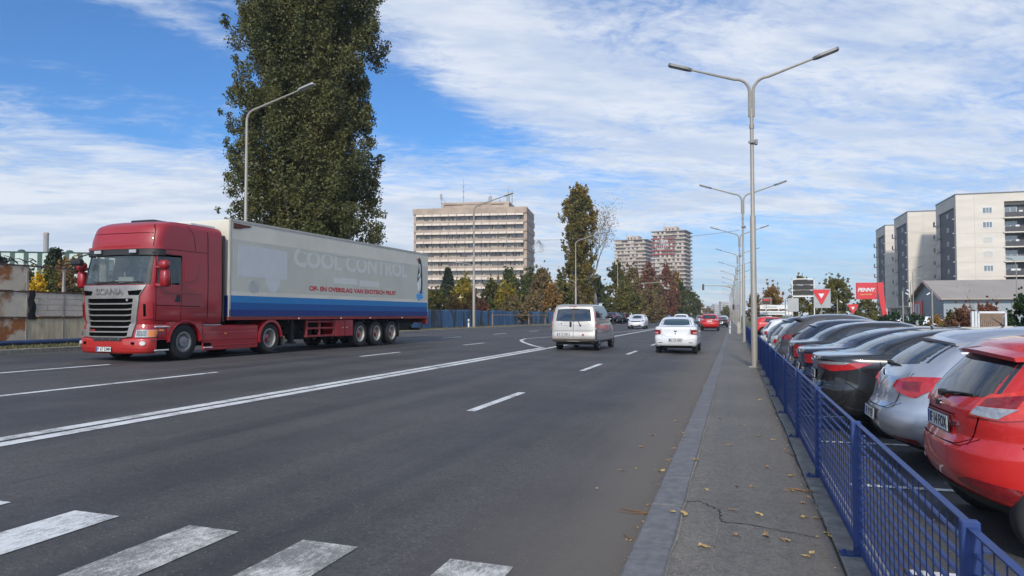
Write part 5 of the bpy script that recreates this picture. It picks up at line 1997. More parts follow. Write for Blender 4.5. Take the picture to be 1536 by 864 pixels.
# ---------------------------------------------------------------- street lamps
M_GALV = mat('galvanised_pole', (.30, .28, .245), .55, .25, var=.14, vs=2.5, stretch=(4, 4, .6))
M_LAMPD = mat('lamp_housing', (.16, .165, .17), .5, .3)
M_LAMPG = mat('lamp_glass', (.30, .31, .31), .2, 0, .5)


def head(mb, p, d, L=.72, w=.27):
    """flat lamp head starting at p in direction d"""
    d = Vector(d).normalized()
    s = d.cross(Vector((0, 0, 1))).normalized()
    u = s.cross(d)
    M = Matrix((d, s, u)).transposed().to_4x4()
    M.translation = Vector(p)
    poly = [(0, -.05), (.10, -w * .42), (.2, -w / 2), (L - .08, -w / 2), (L, -w * .38), (L, w * .38), (L - .08, w / 2), (.2, w / 2), (.10, w * .42), (0, .05)]
    mb.prism(poly, -.035, .035, M)
    return M


def arm_pts(sg, reach, rise, z0):
    P = [(0.05 * sg, 0, z0 - 1.2)]
    for k in range(7):
        a = radians(90 * k / 6)
        P.append((sg * (.05 + .42 * (1 - cos(a))), 0, z0 - .45 + .45 * sin(a) * .9))
    x0, zz = abs(P[-1][0]), P[-1][2]
    P.append((sg * reach, 0, zz + rise))
    return P


def double_lamp(label, loc, group, extra=True):
    t = thing('street_lamp', label, 'street lamp', loc, 0, group)
    g = MB()
    g.tube([(0, 0, 0), (0, 0, 4.4), (0, 0, 4.45), (0, 0, 7.6)], [.092, .078, .058, .05], 14)
    g.cbox(-.16, .16, -.16, .16, -.02, .03, .008)
    g.build('pole', M_GALV, t, True, ang=40)
    for s in (-1, 1):
        g = MB()
        P = arm_pts(s, 1.70, .40, 8.55)
        g.tube(P, [.045] * 3 + [.042] * (len(P) - 4) + [.030], 8)
        a = g.build('arm', M_GALV, t, True)
        g = MB()
        d = Vector(P[-1]) - Vector(P[-2])
        M = head(g, P[-1], d)
        h = g.build('lamp_head', M_LAMPD, t)
        MB().prism([(.22, -.10), (.64, -.10), (.64, .10), (.22, .10)], -.041, -.034, M).build('lamp_lens', M_LAMPG, h)
    if extra:
        g = MB()
        g.cbox(-.10, .10, -.12, -.04, 6.55, 6.62, .01)
        g.cbox(.06, .16, -.08, .02, 6.5, 6.66, .02)
        g.build('bracket', M_LAMPD, t)
    MB().lathe([(.060, 7.0), (.068, 7.0), (.068, 7.12), (.060, 7.12)], 12, 'z', closed=True).build('collar', M_GALV, t, True)
    return t


which = ['nearest', 'second', 'third', 'fourth', 'fifth', 'sixth', 'seventh', 'eighth', 'ninth', 'tenth', 'eleventh', 'twelfth']
GL = 'double-armed street lamps along the pavement'
L0 = double_lamp('tall grey street lamp with two arms rising from the pavement, nearest of its row', (.50, 22.7, .115), GL)
for k in range(1, 12):
    y = 22.7 + 21.6 * k
    dup(L0, (gx(.50, y), y, .1), 0, '%s of the two-armed lamps counted along the pavement' % which[k], GL)


def single_lamp(label, loc, group, low):
    t = thing('street_lamp', label, 'street lamp', loc, 0, group)
    g = MB()
    g.tube([(0, 0, 0), (0, 0, 4.5), (0, 0, 4.55), (0, 0, 10.0)], [.13, .11, .075, .06], 12)
    g.build('pole', M_GALV, t, True, ang=40)
    g = MB()
    P = [(0, 0, 9.9)] + [(.55 * (1 - cos(radians(15 * k))), 0, 10.0 + .5 * sin(radians(15 * k))) for k in range(6)] + [(2.7, 0, 11.15)]
    g.tube(P, [.055] * 7 + [.035], 8)
    g.build('arm', M_GALV, t, True)
    g = MB()
    head(g, P[-1], Vector(P[-1]) - Vector(P[-2]), .85, .32)
    g.build('lamp_head', M_LAMPG, t)
    if low:
        g = MB()
        g.tube([(0, 0, 4.9), (-.15, 0, 5.25), (-.5, 0, 5.45), (-1.1, 0, 5.55)], .03, 8)
        g.build('low_arm', M_GALV, t, True)
        g = MB()
        head(g, (-1.1, 0, 5.55), (-1, 0, .08), .6, .26)
        g.build('low_lamp_head', M_LAMPG, t)
    return t


GS = 'single-armed street lamps across the street'
single_lamp('single-armed lamp rising behind the cream trailer in front of the tall poplar', (-21.5, 28.8, .6), GS, False)
S2 = single_lamp('single-armed lamp standing before the blue sheet fence and the office block', (-21.5, 59.7, .6), GS, True)
lefts = [(-19.0, 91.5), (-19.0, 128), (-19, 160), (-19, 192), (-19, 224), (-19, 256), (-19, 288)]
lw = ['before the second poplar, its foot hidden by the van', 'beside the bare birch, fourth on the far side', 'fifth on the far side', 'sixth on the far side', 'seventh on the far side', 'eighth on the far side', 'last and smallest on the far side']
for (x, y), w_ in zip(lefts, lw):
    dup(S2, (gx(x, y), y, .6), 0, 'single-armed street lamp ' + w_, GS)


def signal_mast(label, loc, sg, z, reach):
    t = thing('traffic_signal', label, 'traffic signal', loc, 0)
    g = MB()
    g.tube([(0, 0, 0), (0, 0, z + .1)], [.16, .12], 10)
    g.build('mast', M_GALV, t, True)
    g = MB()
    g.tube([(0, 0, z - .75), (sg * .5, 0, z - .25), (sg * 1.6, 0, z - .02), (sg * reach, 0, z + .12)], [.14, .13, .09, .05], 8)
    g.tube([(0, 0, z), (sg * 1.6, 0, z)], .06, 8)
    g.build('arm', M_GALV, t, True)
    g = MB()
    g.cbox(sg * reach - .18, sg * reach + .18, -.15, .12, z - .75, z + .35, .05)
    h = g.build('signal_head', M_BLACKP, t)
    g = MB()
    for k in range(3): g.lathe([(0, -.16), (.11, -.16), (.11, -.14), (0, -.14)], 12, c=(sg * reach, 0, z + .15 - .33 * k))
    g.build('signal_lens', M_REDD, h)
    g = MB()
    g.cbox(-.18, .18, -.25, -.1, 2.6, 3.5, .04)
    g.build('side_signal', M_BLACKP, t)
    return t


signal_mast('traffic signal hanging from a long arm over the near lanes', (gx(.3, 140), 140, .1), -1, 6.9, 5.3)
signal_mast('traffic signal on a long arm over the far lanes in front of the trees', (gx(-18.3, 150), 150, .5), 1, 7.6, 5.6)

# wires across the street with festive light frames
M_WIRE = mat('wire', (.25, .25, .25), .6)
M_DECO = mat('festive_frame', (.50, .52, .52), .5)


def wire(name, label, a, b, sag, deco_t, size):
    t = thing(name, label, 'wire', (0, 0, 0))
    a, b = Vector(a), Vector(b)
    f = lambda u: a.lerp(b, u) + Vector((0, 0, -sag * 4 * u * (1 - u)))
    MB().tube([f(k / 24) for k in range(25)], .018, 5).build('cable', M_WIRE, t)
    c = f(deco_t)
    d = (b - a).normalized()
    g = MB()
    for k in range(9):
        an = radians(8 + 164 * k / 8)
        g.tube([c, c + d * cos(an) * size * .9 + Vector((0, 0, -sin(an) * size * .62 - abs(cos(an)) * size * .3))], .03, 4)
    R_ = [c + d * cos(radians(8 + 164 * k / 16)) * size * .9 + Vector((0, 0, -sin(radians(8 + 164 * k / 16)) * size * .62 - abs(cos(radians(8 + 164 * k / 16))) * size * .3)) for k in range(17)]
    g.tube(R_, .028, 4)
    g.build('light_frame', M_DECO, t)


wire('festive_wire', 'thin wire over the street with a fan-shaped light frame before the striped tower', (gx(-19, 91.5), 91.5, 11.4), (gx(.5, 66), 66, 8.9), .5, .62, 1.5)
wire('festive_wire', 'thin wire with a fan-shaped light frame before the corner of the office block', at(690, 352, 66), (gx(-19, 91.5), 91.5, 11.3), .3, .60, 2.0)

# ---------------------------------------------------------------- office block
M_CONC = mat('office_concrete', (.345, .265, .205), .85, var=.16, vs=.25, col2=(.41, .33, .265), bump=.2, bs=3)
M_SHADE = mat('sunshade_white', (.55, .475, .40), .8, var=.08, vs=.5)
M_OFFW = glassmat('office_glass', (.06, .058, .055), .0, .15)
M_CURT = mat('curtain_cream', (.42, .40, .35), .9, var=.2, vs=1.5)
M_DKW = mat('dark_window', (.03, .032, .035), .4)
P_FL, P_FR = at(620, 440, 256), at(789, 440, 250)
d_ = (P_FR - P_FL); d_.z = 0
OW = d_.length
ang_o = atan2(d_.y, d_.x)
OB = thing('office_block', 'long eleven-storey concrete office block with white sunshades and rooftop masts', 'building', (P_FL.x, P_FL.y, 0), ang_o)
OD, OT, PF = 20.0, 38.6, 3.13
wl = MB()
wl.box(.3, OW - .3, .9, OD, 0, OT - .2)
wl.box(OW - .8, OW, .3, OD - .4, 0, OT - .3)
wl.box(0, .8, .3, OD - .4, 0, OT - .3)
wl.build('wall', M_CONC, OB)
g = MB().cbox(-.3, OW + .3, -.15, OD + .3, OT - 2.1, OT, .08)
g.build('parapet', M_CONC, OB)
nb = 13
bw = (OW - 1.6) / nb
ro = random.Random(21)
rest = MB()
for f in range(11):
    zt = OT - 2.1 - f * PF
    if zt - PF < 0: break
    g = MB()
    for b in range(nb):
        x0 = .8 + b * bw
        g.add([(x0 + .08, -.1, zt), (x0 + bw - .08, -.1, zt), (x0 + bw - .08, -.55, zt - .80), (x0 + .08, -.55, zt - .80), (x0 + .08, .0, zt), (x0 + bw - .08, .0, zt), (x0 + bw - .08, -.45, zt - .80), (x0 + .08, -.45, zt - .80)],
              [(0, 1, 2, 3), (7, 6, 5, 4), (0, 4, 5, 1), (3, 2, 6, 7), (0, 3, 7, 4), (1, 5, 6, 2)])
    g.build('sunshade_row', M_SHADE, OB)
    g = MB()
    g.cbox(.0, OW, -.1, .9, zt - PF, zt - PF + .85, .04)
    for b in range(nb + 1):
        x0 = .8 + b * bw
        g.box(x0 - .06, x0 + .06, -.25, -.1, zt - PF - .1, zt - PF + .80)
    g.box(OW + .0, OW + .25, .3, OD - .2, zt - PF + .10, zt - .12)
    g.box(OW - .1, OW + .5, OD - 1.2, OD + .4, zt - PF + .1, zt - PF + 1.9)
    g.build('floor_band', M_CONC, OB)
    for b in range(nb):
        x0 = .8 + b * bw
        q = MB() if f < 7 else rest
        n = 6
        for k in range(n):
            xa, xb = x0 + .08 + (bw - .16) * k / n, x0 + .08 + (bw - .16) * (k + 1) / n
            c = ro.random()
            lightrow = .55 if f in (2, 3, 4, 5) or (f == 0 and b < 3) else .12
            m_ = 1 if c < lightrow * (1.5 if (b * 7 + f * 3) % 4 == 0 else .7) else (2 if c > .86 else 0)
            q.add([(xa, .78, zt - PF + .85), (xb, .78, zt - PF + .85), (xb, .78, zt - .78), (xa, .78, zt - .78)], [(0, 1, 2, 3)], m_)
            q.box(xa - .04, xa + .04, .68, .78, zt - PF + .85, zt - .78, 3)
        q.box(x0 - .12, x0 + .12, .45, .9, zt - PF + .85, zt - .1, 3)
        q.box(x0, x0 + bw, .66, .77, zt - PF + 1.42, zt - PF + 1.50, 3)
        if f < 7: q.build('window', [M_OFFW, M_CURT, M_DKW, mat('window_frame_brown', (.10, .075, .06), .7)], OB, fix=False)
o = rest.build('window_rows', [M_OFFW, M_CURT, M_DKW, mat('window_frame_brown', (.10, .075, .06), .7)], OB, fix=False)
o['kind'] = 'stuff'
g = MB()
g.box(10.0, OW - 6.5, 2.5, 14, OT, OT + 1.5)
g.box(9.6, OW - 6.0, 2.0, 14.5, OT + 1.5, OT + 2.2)
g.box(17, 27, 2.2, 14, OT, OT + 1.6)
g.box(OW - 8, OW - 6.2, 2.1, 14.3, OT, OT + 1.6)
g.box(9.7, 10.4, 2.1, 14.3, OT, OT + 1.6)
g.build('roof_house', M_CONC, OB)
M_MAST = mat('mast_grey', (.28, .28, .29), .6, .3)
masts = [(17.0, 3, 9.0), (9.2, 3, 4.6), (26.5, 3, 3.8), (32.8, 3, 6.0), (34.0, 4, 4.8), (29.5, 5, 3.2)]
for i, (x, y, h) in enumerate(masts):
    g = MB()
    g.tube([(x, y, OT), (x, y, OT + h + 1.5)], [.12, .06], 6)
    for k in range(3): g.box(x - .25, x + .25, y - .25, y - .1, OT + h * (.45 + .2 * k), OT + h * (.45 + .2 * k) + .5)
    if i == 1:
        g.tube([(x, y, OT + 4.4), (x + 2.8, y, OT + .5)], .09, 5)
        g.cbox(x - .5, x + .2, y - .4, y, OT + 3.6, OT + 5.4, .1)
    if i in (3, 2): g.cbox(x - .6, x + .6, y - .3, y, OT + 2.2, OT + 4.2, .1)
    g.build('antenna_mast', M_MAST, OB)

# ---------------------------------------------------------------- tower blocks
M_TCONC = mat('tower_concrete', (.36, .30, .25), .9, var=.15, vs=.12)
M_TCREAM = mat('tower_cream', (.46, .385, .31), .9, var=.15, vs=.3)
M_TREDB = mat('tower_red', (.27, .055, .045), .85, var=.15, vs=.3)


def tower(px0, px1, ytop, d, label, red, seed):
    a, b = at(px0, 470, d), at(px1, 470, d * .99)
    top = at((px0 + px1) / 2, ytop, d).z
    w = (b - a).length * .90
    r = random.Random(seed)
    v = b - a
    t = thing('tower_block', label, 'building', (a.x, a.y, 0), atan2(v.y, v.x) + radians(-14))
    MB().box(1.4, w - 1.4, 1.4, w - 1.4, 0, top).build('wall', M_TCONC, t)
    n = 22
    ph = top / n
    for f in range(n):
        z = top - (f + 1) * ph
        g = MB()
        isred = red and 0 < f < 6
        xs = [0, w * .26, w * .30, w * .62, w * .72, w]
        mats = (2, 2, 2, 2, 1) if isred else ((1, 0, 1, 0, 1))
        for i in range(5):
            out = 0 if i in (0, 2, 4) else .5
            g.box(xs[i], xs[i + 1] - .05, out, out + .14, z - .15, z + 1.0, mats[i] if not (isred and i == 4 and f > 4) else 1)
        g.box(0, w, .14, 1.4, z - .15, z, 0)
        for i in range(4):
            g.box(w - .14, w, w * i / 4 + .2, w * (i + 1) / 4 - .4, z - .15, z + 1.0, 1)
            g.box(0, .14, w * i / 4 + .2, w * (i + 1) / 4 - .4, z - .15, z + 1.0, 1)
        g.box(w - 1.4, w - .14, 0, w, z - .15, z, 0)
        g.box(.14, 1.4, 1.4, w, z - .15, z, 0)
        g.build('balcony', [M_TCONC, M_TCREAM, M_TREDB], t, fix=False)
        g = MB()
        k = 14
        for i in range(k):
            c = r.random()
            x0 = 1.5 + (w - 3) * i / k
            if c < .40:  # enclosed balcony or pale frame
                g.box(x0, x0 + (w - 3) / k * .9, .3 + .6 * r.random(), 1.38, z + .95, z + ph - .35, 1)
            else:
                g.box(x0 + .2, x0 + (w - 3) / k * .85, 1.3, 1.38, z + .2, z + ph - .5, 0)
        for i in range(8):
            y0 = 1.5 + (w - 3) * i / 8
            g.box(w - 1.39, w - 1.3, y0 + .3, y0 + 2.0, z + .3, z + ph - .5, 0)
        g.build('window_row', [mat('tower_window', (.11, .095, .085), .5), mat('enclosure_cream', (.50, .44, .38), .7)], t, fix=False)
    MB().box(-.4, w + .4, -.4, w + .4, top, top + .5).build('roof_slab', M_TCONC, t)
    g = MB()
    g.cbox(w * .30, w * .68, w * .3, w * .7, top + .5, top + 4.6, .3)
    for k in range(3): g.box(w * (.36 + .1 * k), w * (.36 + .1 * k) + 1.0, w * .3 - .1, w * .3, top + 1.6, top + 3.2, 1)
    g.build('roof_house', [M_TCREAM, M_DKW], t)
    MB().tube([(w * .31, w * .35, top + 4), (w * .31, w * .35, top + 8)], .15, 5).build('antenna_mast', M_MAST, t)
    return t


tower(977, 1036, 347.5, 585, 'right tower block with red upper balconies, taller looking of the pair', True, 3)
tower(921, 977, 361, 640, 'left tower block with plain grey balconies, partly behind the birch', False, 4)

# ---------------------------------------------------------------- apartment blocks on the right
M_CREAM = mat('render_cream', (.60, .55, .48), .85, var=.07, vs=.25, stretch=(.5, .5, 3), col2=(.64, .59, .52))
M_CLAD = mat('dark_cladding', (.085, .09, .10), .6, var=.2, vs=2, stretch=(1, 1, 6))
M_WHT = mat('window_white', (.62, .63, .64), .5)
M_PANE = glassmat('flat_pane', (.10, .13, .15), .0, .05)
M_RAIL = mat('balcony_rail_dark', (.045, .045, .05), .5)


def apartment(label, x, y, w, dep, top, front, seed):
    t = thing('apartment_block', label, 'building', (x, y, 0))
    r = random.Random(seed)
    FH = 2.93
    nf = 8
    z0 = 3.6
    g = MB()
    bx = 8.6  # loggia column on the front
    if front:
        g.box(.36, bx, 0, dep, z0, top - .25)
        g.box(bx, w, 1.8, dep, z0, top - .25)
        g.box(bx + .0, w, .0, 1.8, top - 1.9, top - .25)
    else:
        g.box(.36, w, 0, dep, z0, top - .25)
    g.box(0, .36, 0, 1.3, z0, top - 2.6)
    g.box(0, .36, dep - 2.0, dep, z0, top - 2.6)
    g.box(0, .36, 0, dep, top - 2.6, top - .25)
    g.box(3.0, w - 1, 2, dep - 1, 0, z0)
    for yy in (.3, dep * .5, dep - .9): g.box(.4, 1.1, yy, yy + .7, 0, z0)
    g.build('wall', M_CREAM, t)
    MB().box(-.06, w + .06, -.06, dep + .06, top - .25, top).build('roof_edge', mat('roof_edge_grey', (.12, .125, .135), .5, .3), t)
    MB().box(.30, .42, 1.3, dep - 2.0, z0 + .4, top - 2.6).build('cladding', M_CLAD, t)
    g = MB()
    for f in range(nf):
        z = top - 2.6 - (f + 1) * FH + .3
        g.box(.4, (bx if front else w) - .02, -.006, .004, z - .02, z + .02)
    g.box(3.3, 3.34, -.006, .004, z0, top - .3)
    g.build('panel_joint', mat('joint_beige', (.36, .33, .28), .9), t)  # joint lines between wall panels, a darker beige than the render
    for f in range(nf):
        z = top - 2.6 - (f + 1) * FH + .3
        if z < z0: break
        # small paired window in the cladding
        yc = dep * .46
        o = MB().box(.22, .30, yc - .8, yc + .9, z + 1.0, z + 1.9).build('side_window', M_WHT, t)
        g = MB()
        g.box(.20, .225, yc - .72, yc - .25, z + 1.08, z + 1.82)
        g.box(.20, .225, yc + .42, yc + .84, z + 1.08, z + 1.82)
        g.build('pane', M_DKW, o)
        for (yy, dd) in ((dep - 2.0, 1.5), (1.1, .7)):
            o = MB().box(-.75 if dd > 1 else -.3, .36, yy, yy + dd, z + .1, z + .28).build('side_balcony', M_CREAM, t)
            if dd > 1:
                MB().box(-.72, -.68, yy, yy + dd, z + .28, z + 1.2).build('rail', M_RAIL, o)
        if front:
            wt = M_WHT
            x0 = 4.7
            shut = f in (2, 3)
            g = MB().box(x0, x0 + 1.8, -.04, .05, z + 1.0, z + 2.3)
            o = g.build('window', wt, t)
            if not shut:
                g = MB()
                g.box(x0 + .12, x0 + .62, -.055, -.035, z + 1.12, z + 2.18)
                g.box(x0 + .72, x0 + 1.15, -.055, -.035, z + 1.12, z + 2.18)
                g.box(x0 + 1.25, x0 + 1.68, -.055, -.035, z + 1.12, z + 2.18)
                g.build('pane', M_PANE, o)
            else:
                g = MB()
                for k in range(7): g.box(x0 + .08, x0 + 1.72, -.055, -.035, z + 1.08 + .16 * k, z + 1.2 + .16 * k)
                g.build('shutter', mat('shutter_cream', (.50, .48, .43), .7), o)
            # loggia
            o = MB().box(bx - .25, w, -.30, 1.8, z - .12, z + .12).build('balcony', M_CREAM, t)
            g = MB()
            g.box(bx, w, -.24, -.21, z + .16, z + 1.1)
            g.build('rail', M_RAIL if f != 3 else glassmat('rail_glass', (.25, .28, .28), .0, .1), o)
            g = MB()
            for xx in (bx + .5, bx + 5.4, bx + 10.5):
                g.box(xx, xx + 2.2, 1.74, 1.82, z + .15, z + 2.4, 1)
                g.box(xx + .1, xx + 1.0, 1.70, 1.75, z + .25, z + 2.3, 2)
                g.box(xx + 1.1, xx + 2.1, 1.70, 1.75, z + .25, z + 2.3, 2)
            g.box(bx + 4.3, bx + 4.6, -.1, 1.8, z + .1, z + FH - .1, 0)
            g.box(bx + 9.3, bx + 9.6, -.1, 1.8, z + .1, z + FH - .1, 0)
            g.box(bx, w, 1.77, 1.80, z + .1, z + FH - .12, 0)
            if r.random() < .8: g.box(bx + 1.0 + 2 * r.random(), bx + 1.8 + 2 * r.random(), .3, .8, z + .2, z + 1.5, 1)
            g.build('loggia', [M_CLAD, M_WHT, M_PANE], o)
    return t


a1 = at(1437, 470, 150)
apartment('nearest cream apartment block with glazed balconies along its front', a1.x, a1.y, 34, 15.6, 26.4, True, 1)
a2 = at(1364, 470, 175)
apartment('middle cream apartment block with a blank front wall', a2.x, a2.y, 26, 15.5, 26.4, False, 2)
a3 = at(1330, 470, 201.6)
apartment('farthest cream apartment block, narrow beside the red shop sign', a3.x, a3.y, 22, 14, 26.4, False, 3)

# ---------------------------------------------------------------- gabled supermarket
M_SHW = mat('metal_wall_blue_grey', (.27, .31, .34), .5, .3, var=.1, vs=.4, stretch=(.6, .6, .1))
M_ROOFM = mat('roof_taupe', (.34, .30, .26), .6, .1, var=.08, vs=.3)
M_SIGNR = mat('sign_red', (.56, .010, .018), .4, 0, .3, var=.05)
SH = thing('supermarket', 'low blue grey supermarket with a pointed gable and long taupe roof', 'building', (25.6, 107, 0))
g = MB()
g.box(0, 46, .3, 17.7, 0, 3.8)
g.add([(0, .3, 3.8), (0, 17.7, 3.8), (0, 9, 6.25), (46, .3, 3.8), (46, 17.7, 3.8), (46, 9, 6.25)], [(0, 1, 2), (3, 5, 4), (0, 2, 5, 3), (1, 4, 5, 2)])
g.build('wall', M_SHW, SH)
g = MB()
for s, (ya, yb) in ((0, (-.5, 9.0)), (1, (18.5, 9.0))):
    g.add([(-.5, ya, 3.62), (46.5, ya, 3.62), (46.5, yb, 6.35), (-.5, yb, 6.35), (-.5, ya, 3.78), (46.5, ya, 3.78), (46.5, yb, 6.51), (-.5, yb, 6.51)], [(0, 1, 2, 3), (4, 5, 6, 7), (0, 1, 5, 4), (1, 2, 6, 5), (2, 3, 7, 6), (3, 0, 4, 7)])
g.build('roof', M_ROOFM, SH)
g = MB()
for (ya, yb) in ((-.55, 9.0), (18.55, 9.0)):
    g.bar((-.56, ya, 3.66), (-.56, yb, 6.45), .10, .26)
g.build('gable_trim', M_REDD, SH)
g = MB().box(-.12, 0, 11.2, 17.75, .1, 3.7)
g.build('entrance_wall', M_SIGNR, SH)
g = MB()
for y in (12.6, 14.4, 16.0): g.box(-.2, -.1, y, y + .9, .2, 3.3)
g.build('entrance_window', M_WHT, SH)
g = MB()
for k in range(9): g.box(3 + k * 4.6, 3.12 + k * 4.6, .2, .31, 0, 3.7)
g.box(16.5, 21, .10, .3, 2.8, 3.7, 1)
g.build('wall_panel_joint', [M_GALV, M_SIGNR], SH)

# red shop sign
ps_ = at(1299.5, 436, 85)
SG = thing('shop_sign', 'square red shop sign reading PENNY beside a curved red mast', 'sign', (ps_.x, ps_.y, 0))
kx = 85 / FPX
Ms = Matrix.Translation((0, 0, 0))
g = MB()
g.cbox(-1.08, 1.08, -.12, .12, at(1300, 449, 85).z, at(1300, 424, 85).z, .03)
g.build('sign_board', M_SIGNR, SG)
zc = ps_.z
YW = Vector((1, 0, 0)) @ Vector((1, 0, 0))
writing('PENNY', .56, M_WHT, SG, frame((-.06, -.135, zc + .08), (1, 0, 0), (0, 0, 1)), 'lettering', .004, .024, .98, shear=.25)
MB().lathe([(0, -.14), (.07, -.14), (.07, -.12), (0, -.12)], 10, c=(.90, 0, zc - .06)).build('dot', M_AMBER, SG)
writing('supermarket', .24, mat('sign_gold', (.62, .42, .12), .5), SG, frame((-.05, -.135, zc - .42), (1, 0, 0), (0, 0, 1)), 'lettering', .003, .004, 1.0)
g = MB()
L_, R_ = [], []
for k in range(13):
    u = k / 12
    z = at(1300, 424, 85).z * (1 - u) + .0 * u
    xo = 1.16 + .85 * u ** 1.5
    wd = .66 - .26 * u
    L_.append((xo - .05, z)); R_.append((xo + wd * .9, z))
P = [[(a[0], -.30, a[1]), (b[0], -.30, b[1]), (b[0], .05, b[1]), (a[0], .05, a[1])] for a, b in zip(L_, R_)]
g.grid(P, wrap=True)
g.build('mast', M_SIGNR, SG)

# ---------------------------------------------------------------- signs between the parked cars and the shop
M_SGNW = mat('sign_white', (.68, .68, .67), .5, var=.06)
M_BACK = mat('sign_back_grey', (.34, .36, .355), .55, .3, var=.1)


def yield_sign(label, px, py, d, size, back):
    p = at(px, py, d)
    t = thing('yield_sign', label, 'road sign', (p.x, p.y, 0), radians(-6))
    z = p.z
    MB().tube([(0, .05, 0), (0, .05, z + .3)], .035, 8).build('post', M_GALV, t, True)
    h = size * .87
    tri = lambda k: [(-size / 2 * k, h * .36 * k), (size / 2 * k, h * .36 * k), (0, -h * .64 * k)]
    M = frame((0, 0, z), (1, 0, 0), (0, 0, 1))
    o = MB().prism([(-size / 2, h * .36), (-size / 2 + .04, h * .36 + .04), (size / 2 - .04, h * .36 + .04), (size / 2, h * .36), (.04, -h * .64), (-.04, -h * .64)], -.01, .01, M).build('sign_face', M_SIGNR, t)
    MB().prism(tri(.34), .01, .014, M).build('white_triangle', M_SGNW, o)
    if back:
        MB().cbox(-.42, .50, .02, .05, z - .74, z + .38, .01).build('grey_panel', M_BACK, t)
    return t


yield_sign('larger red and white yield sign in front of a grey panel', 1232, 443, 43, .94, True)
yield_sign('smaller red and white yield sign beyond the parked cars', 1279.5, 462, 66, .92, False)

p = at(1204.5, 431, 60)
t = thing('price_display', 'tall frame with three black display rows on two thin legs', 'display board', (p.x, p.y, 0))
g = MB()
for x in (-.86, .80): g.box(x, x + .07, -.05, .05, 0, p.z + .72)
g.box(-.86, .87, -.05, .05, p.z + .64, p.z + .72)
g.box(-.86, .87, -.05, .05, p.z - .78, p.z - .68)
g.build('frame', M_SGNW, t)
for k in range(3):
    z = p.z + .58 - .43 * k
    MB().box(-.78, .79, -.04, .04, z - .33, z).build('display_row', M_BLACKP, t)
    MB().box(-.78, .79, -.05, .05, z - .385, z - .345).build('silver_strip', M_GALV, t)
p = at(1190, 457, 58)
t = thing('notice_board', 'pale grey upright panel standing behind the display frame', 'notice board', (p.x, p.y, 0))
MB().cbox(-.42, .40, -.03, .03, p.z - .55, p.z + .52, .02).build('panel', M_BACK, t)
for x in (-.38, .34): MB().box(x, x + .05, .03, .07, 0, p.z + .4).build('leg', M_GALV, t)

t0 = at(1163, 470, 74)
t = thing('sign_stack', 'stack of wide white advertising panels beyond the parked cars', 'advertising sign', (t0.x, t0.y, 0))
for k, (ya, yb, xa, xb) in enumerate([(457.5, 463.5, 1140, 1186), (466.5, 472, 1140, 1187), (474.5, 479, 1142, 1158), (481, 485, 1142, 1160)]):
    a, b = at(xa, yb, 74), at(xb, ya, 74)
    MB().box((a.x - t0.x) * 1.0, (b.x - t0.x) * 1.0, -.08, .08, a.z, b.z).build('panel', M_SGNW, t)
    MB().box((a.x - t0.x) + .3, (a.x - t0.x) + (1.6 if k != 1 else 2.4), -.09, -.078, a.z + (b.z - a.z) * .35, a.z + (b.z - a.z) * .62).build('printed_band', [M_BACK, M_REDD, M_BACK, M_BACK][k] if k != 1 else mat('print_green_grey', (.20, .26, .25), .6), t)
for x in (-1.45, 1.45): MB().box(x, x + .08, .08, .16, 0, at(1163, 457, 74).z).build('leg', M_GALV, t)
p = at(1149.5, 452, 72)
t = thing('poster_frame', 'small dark poster with a red band in a silver frame above the white panels', 'poster', (p.x, p.y, 0))
MB().cbox(-.45, .45, -.05, .05, p.z - .34, p.z + .34, .02).build('frame', M_BACK, t)
MB().box(-.39, .39, -.06, -.045, p.z - .28, p.z + .28).build('poster', mat('poster_dark', (.05, .03, .02), .6), t)
MB().box(-.28, .28, -.07, -.055, p.z + .05, p.z + .22).build('red_band', M_SIGNR, t)
MB().box(-.03, .03, .05, .11, 0, p.z).build('post', M_GALV, t)


def park_lamp(label, px, ytop, d, side, reach=1.0, dark=False):
    p = at(px, ytop, d)
    t = thing('park_lamp', label, 'lamp', (p.x, p.y, 0))
    MB().tube([(0, 0, 0), (0, 0, p.z - .3)], [.08, .05], 8).build('pole', M_GALV, t, True)
    g = MB()
    g.tube([(0, 0, p.z - .3), (side * .1, 0, p.z), (side * reach * .5, 0, p.z + .28)], .035, 6)
    g.build('arm', M_GALV, t, True)
    g = MB()
    head(g, (side * reach * .5, 0, p.z + .28), (side, 0, .35), .6, .25)
    g.build('lamp_head', M_BLACKP if dark else M_LAMPD, t)
    return t


park_lamp('tall thin lamp with a dark head in front of the middle apartment block', 1369, 405, 95, 1, 1.1, True)
park_lamp('thin lamp with a long flat arm close to the dark-headed lamp', 1365.5, 420, 88, 1, 2.4)
park_lamp('grey lamp before the balconies at the right edge', 1524, 393, 80, -1, .7)
for (px, yt, d, lb) in ((1354, 440, 60, 'floodlight pole standing left of the gabled supermarket'), (1398, 440, 56, 'floodlight pole standing before the gable of the supermarket'),
                        (1178, 452, 66, 'small floodlight pole under the display board'), (1256, 452, 66, 'small floodlight pole right of the larger yield sign')):
    p = at(px, yt, d)
    t = thing('floodlight_pole', lb, 'lamp', (p.x, p.y, 0))
    MB().tube([(0, 0, 0), (0, 0, p.z + .2)], .055 if d < 62 else .045, 8).build('pole', M_GALV, t, True)
    s = -1 if px in (1398,) else 1
    for k in range(2 if px == 1354 else 1):
        M = Matrix.Translation((s * (.28 + .1 * k), -.1, p.z - .05 + .25 * k)) @ Matrix.Rotation(radians(35 * s), 4, 'Y')
        MB().cbox(-.14, .14, -.09, .09, -.04, .05, .02, M=M).build('floodlight', M_SGNW, t)

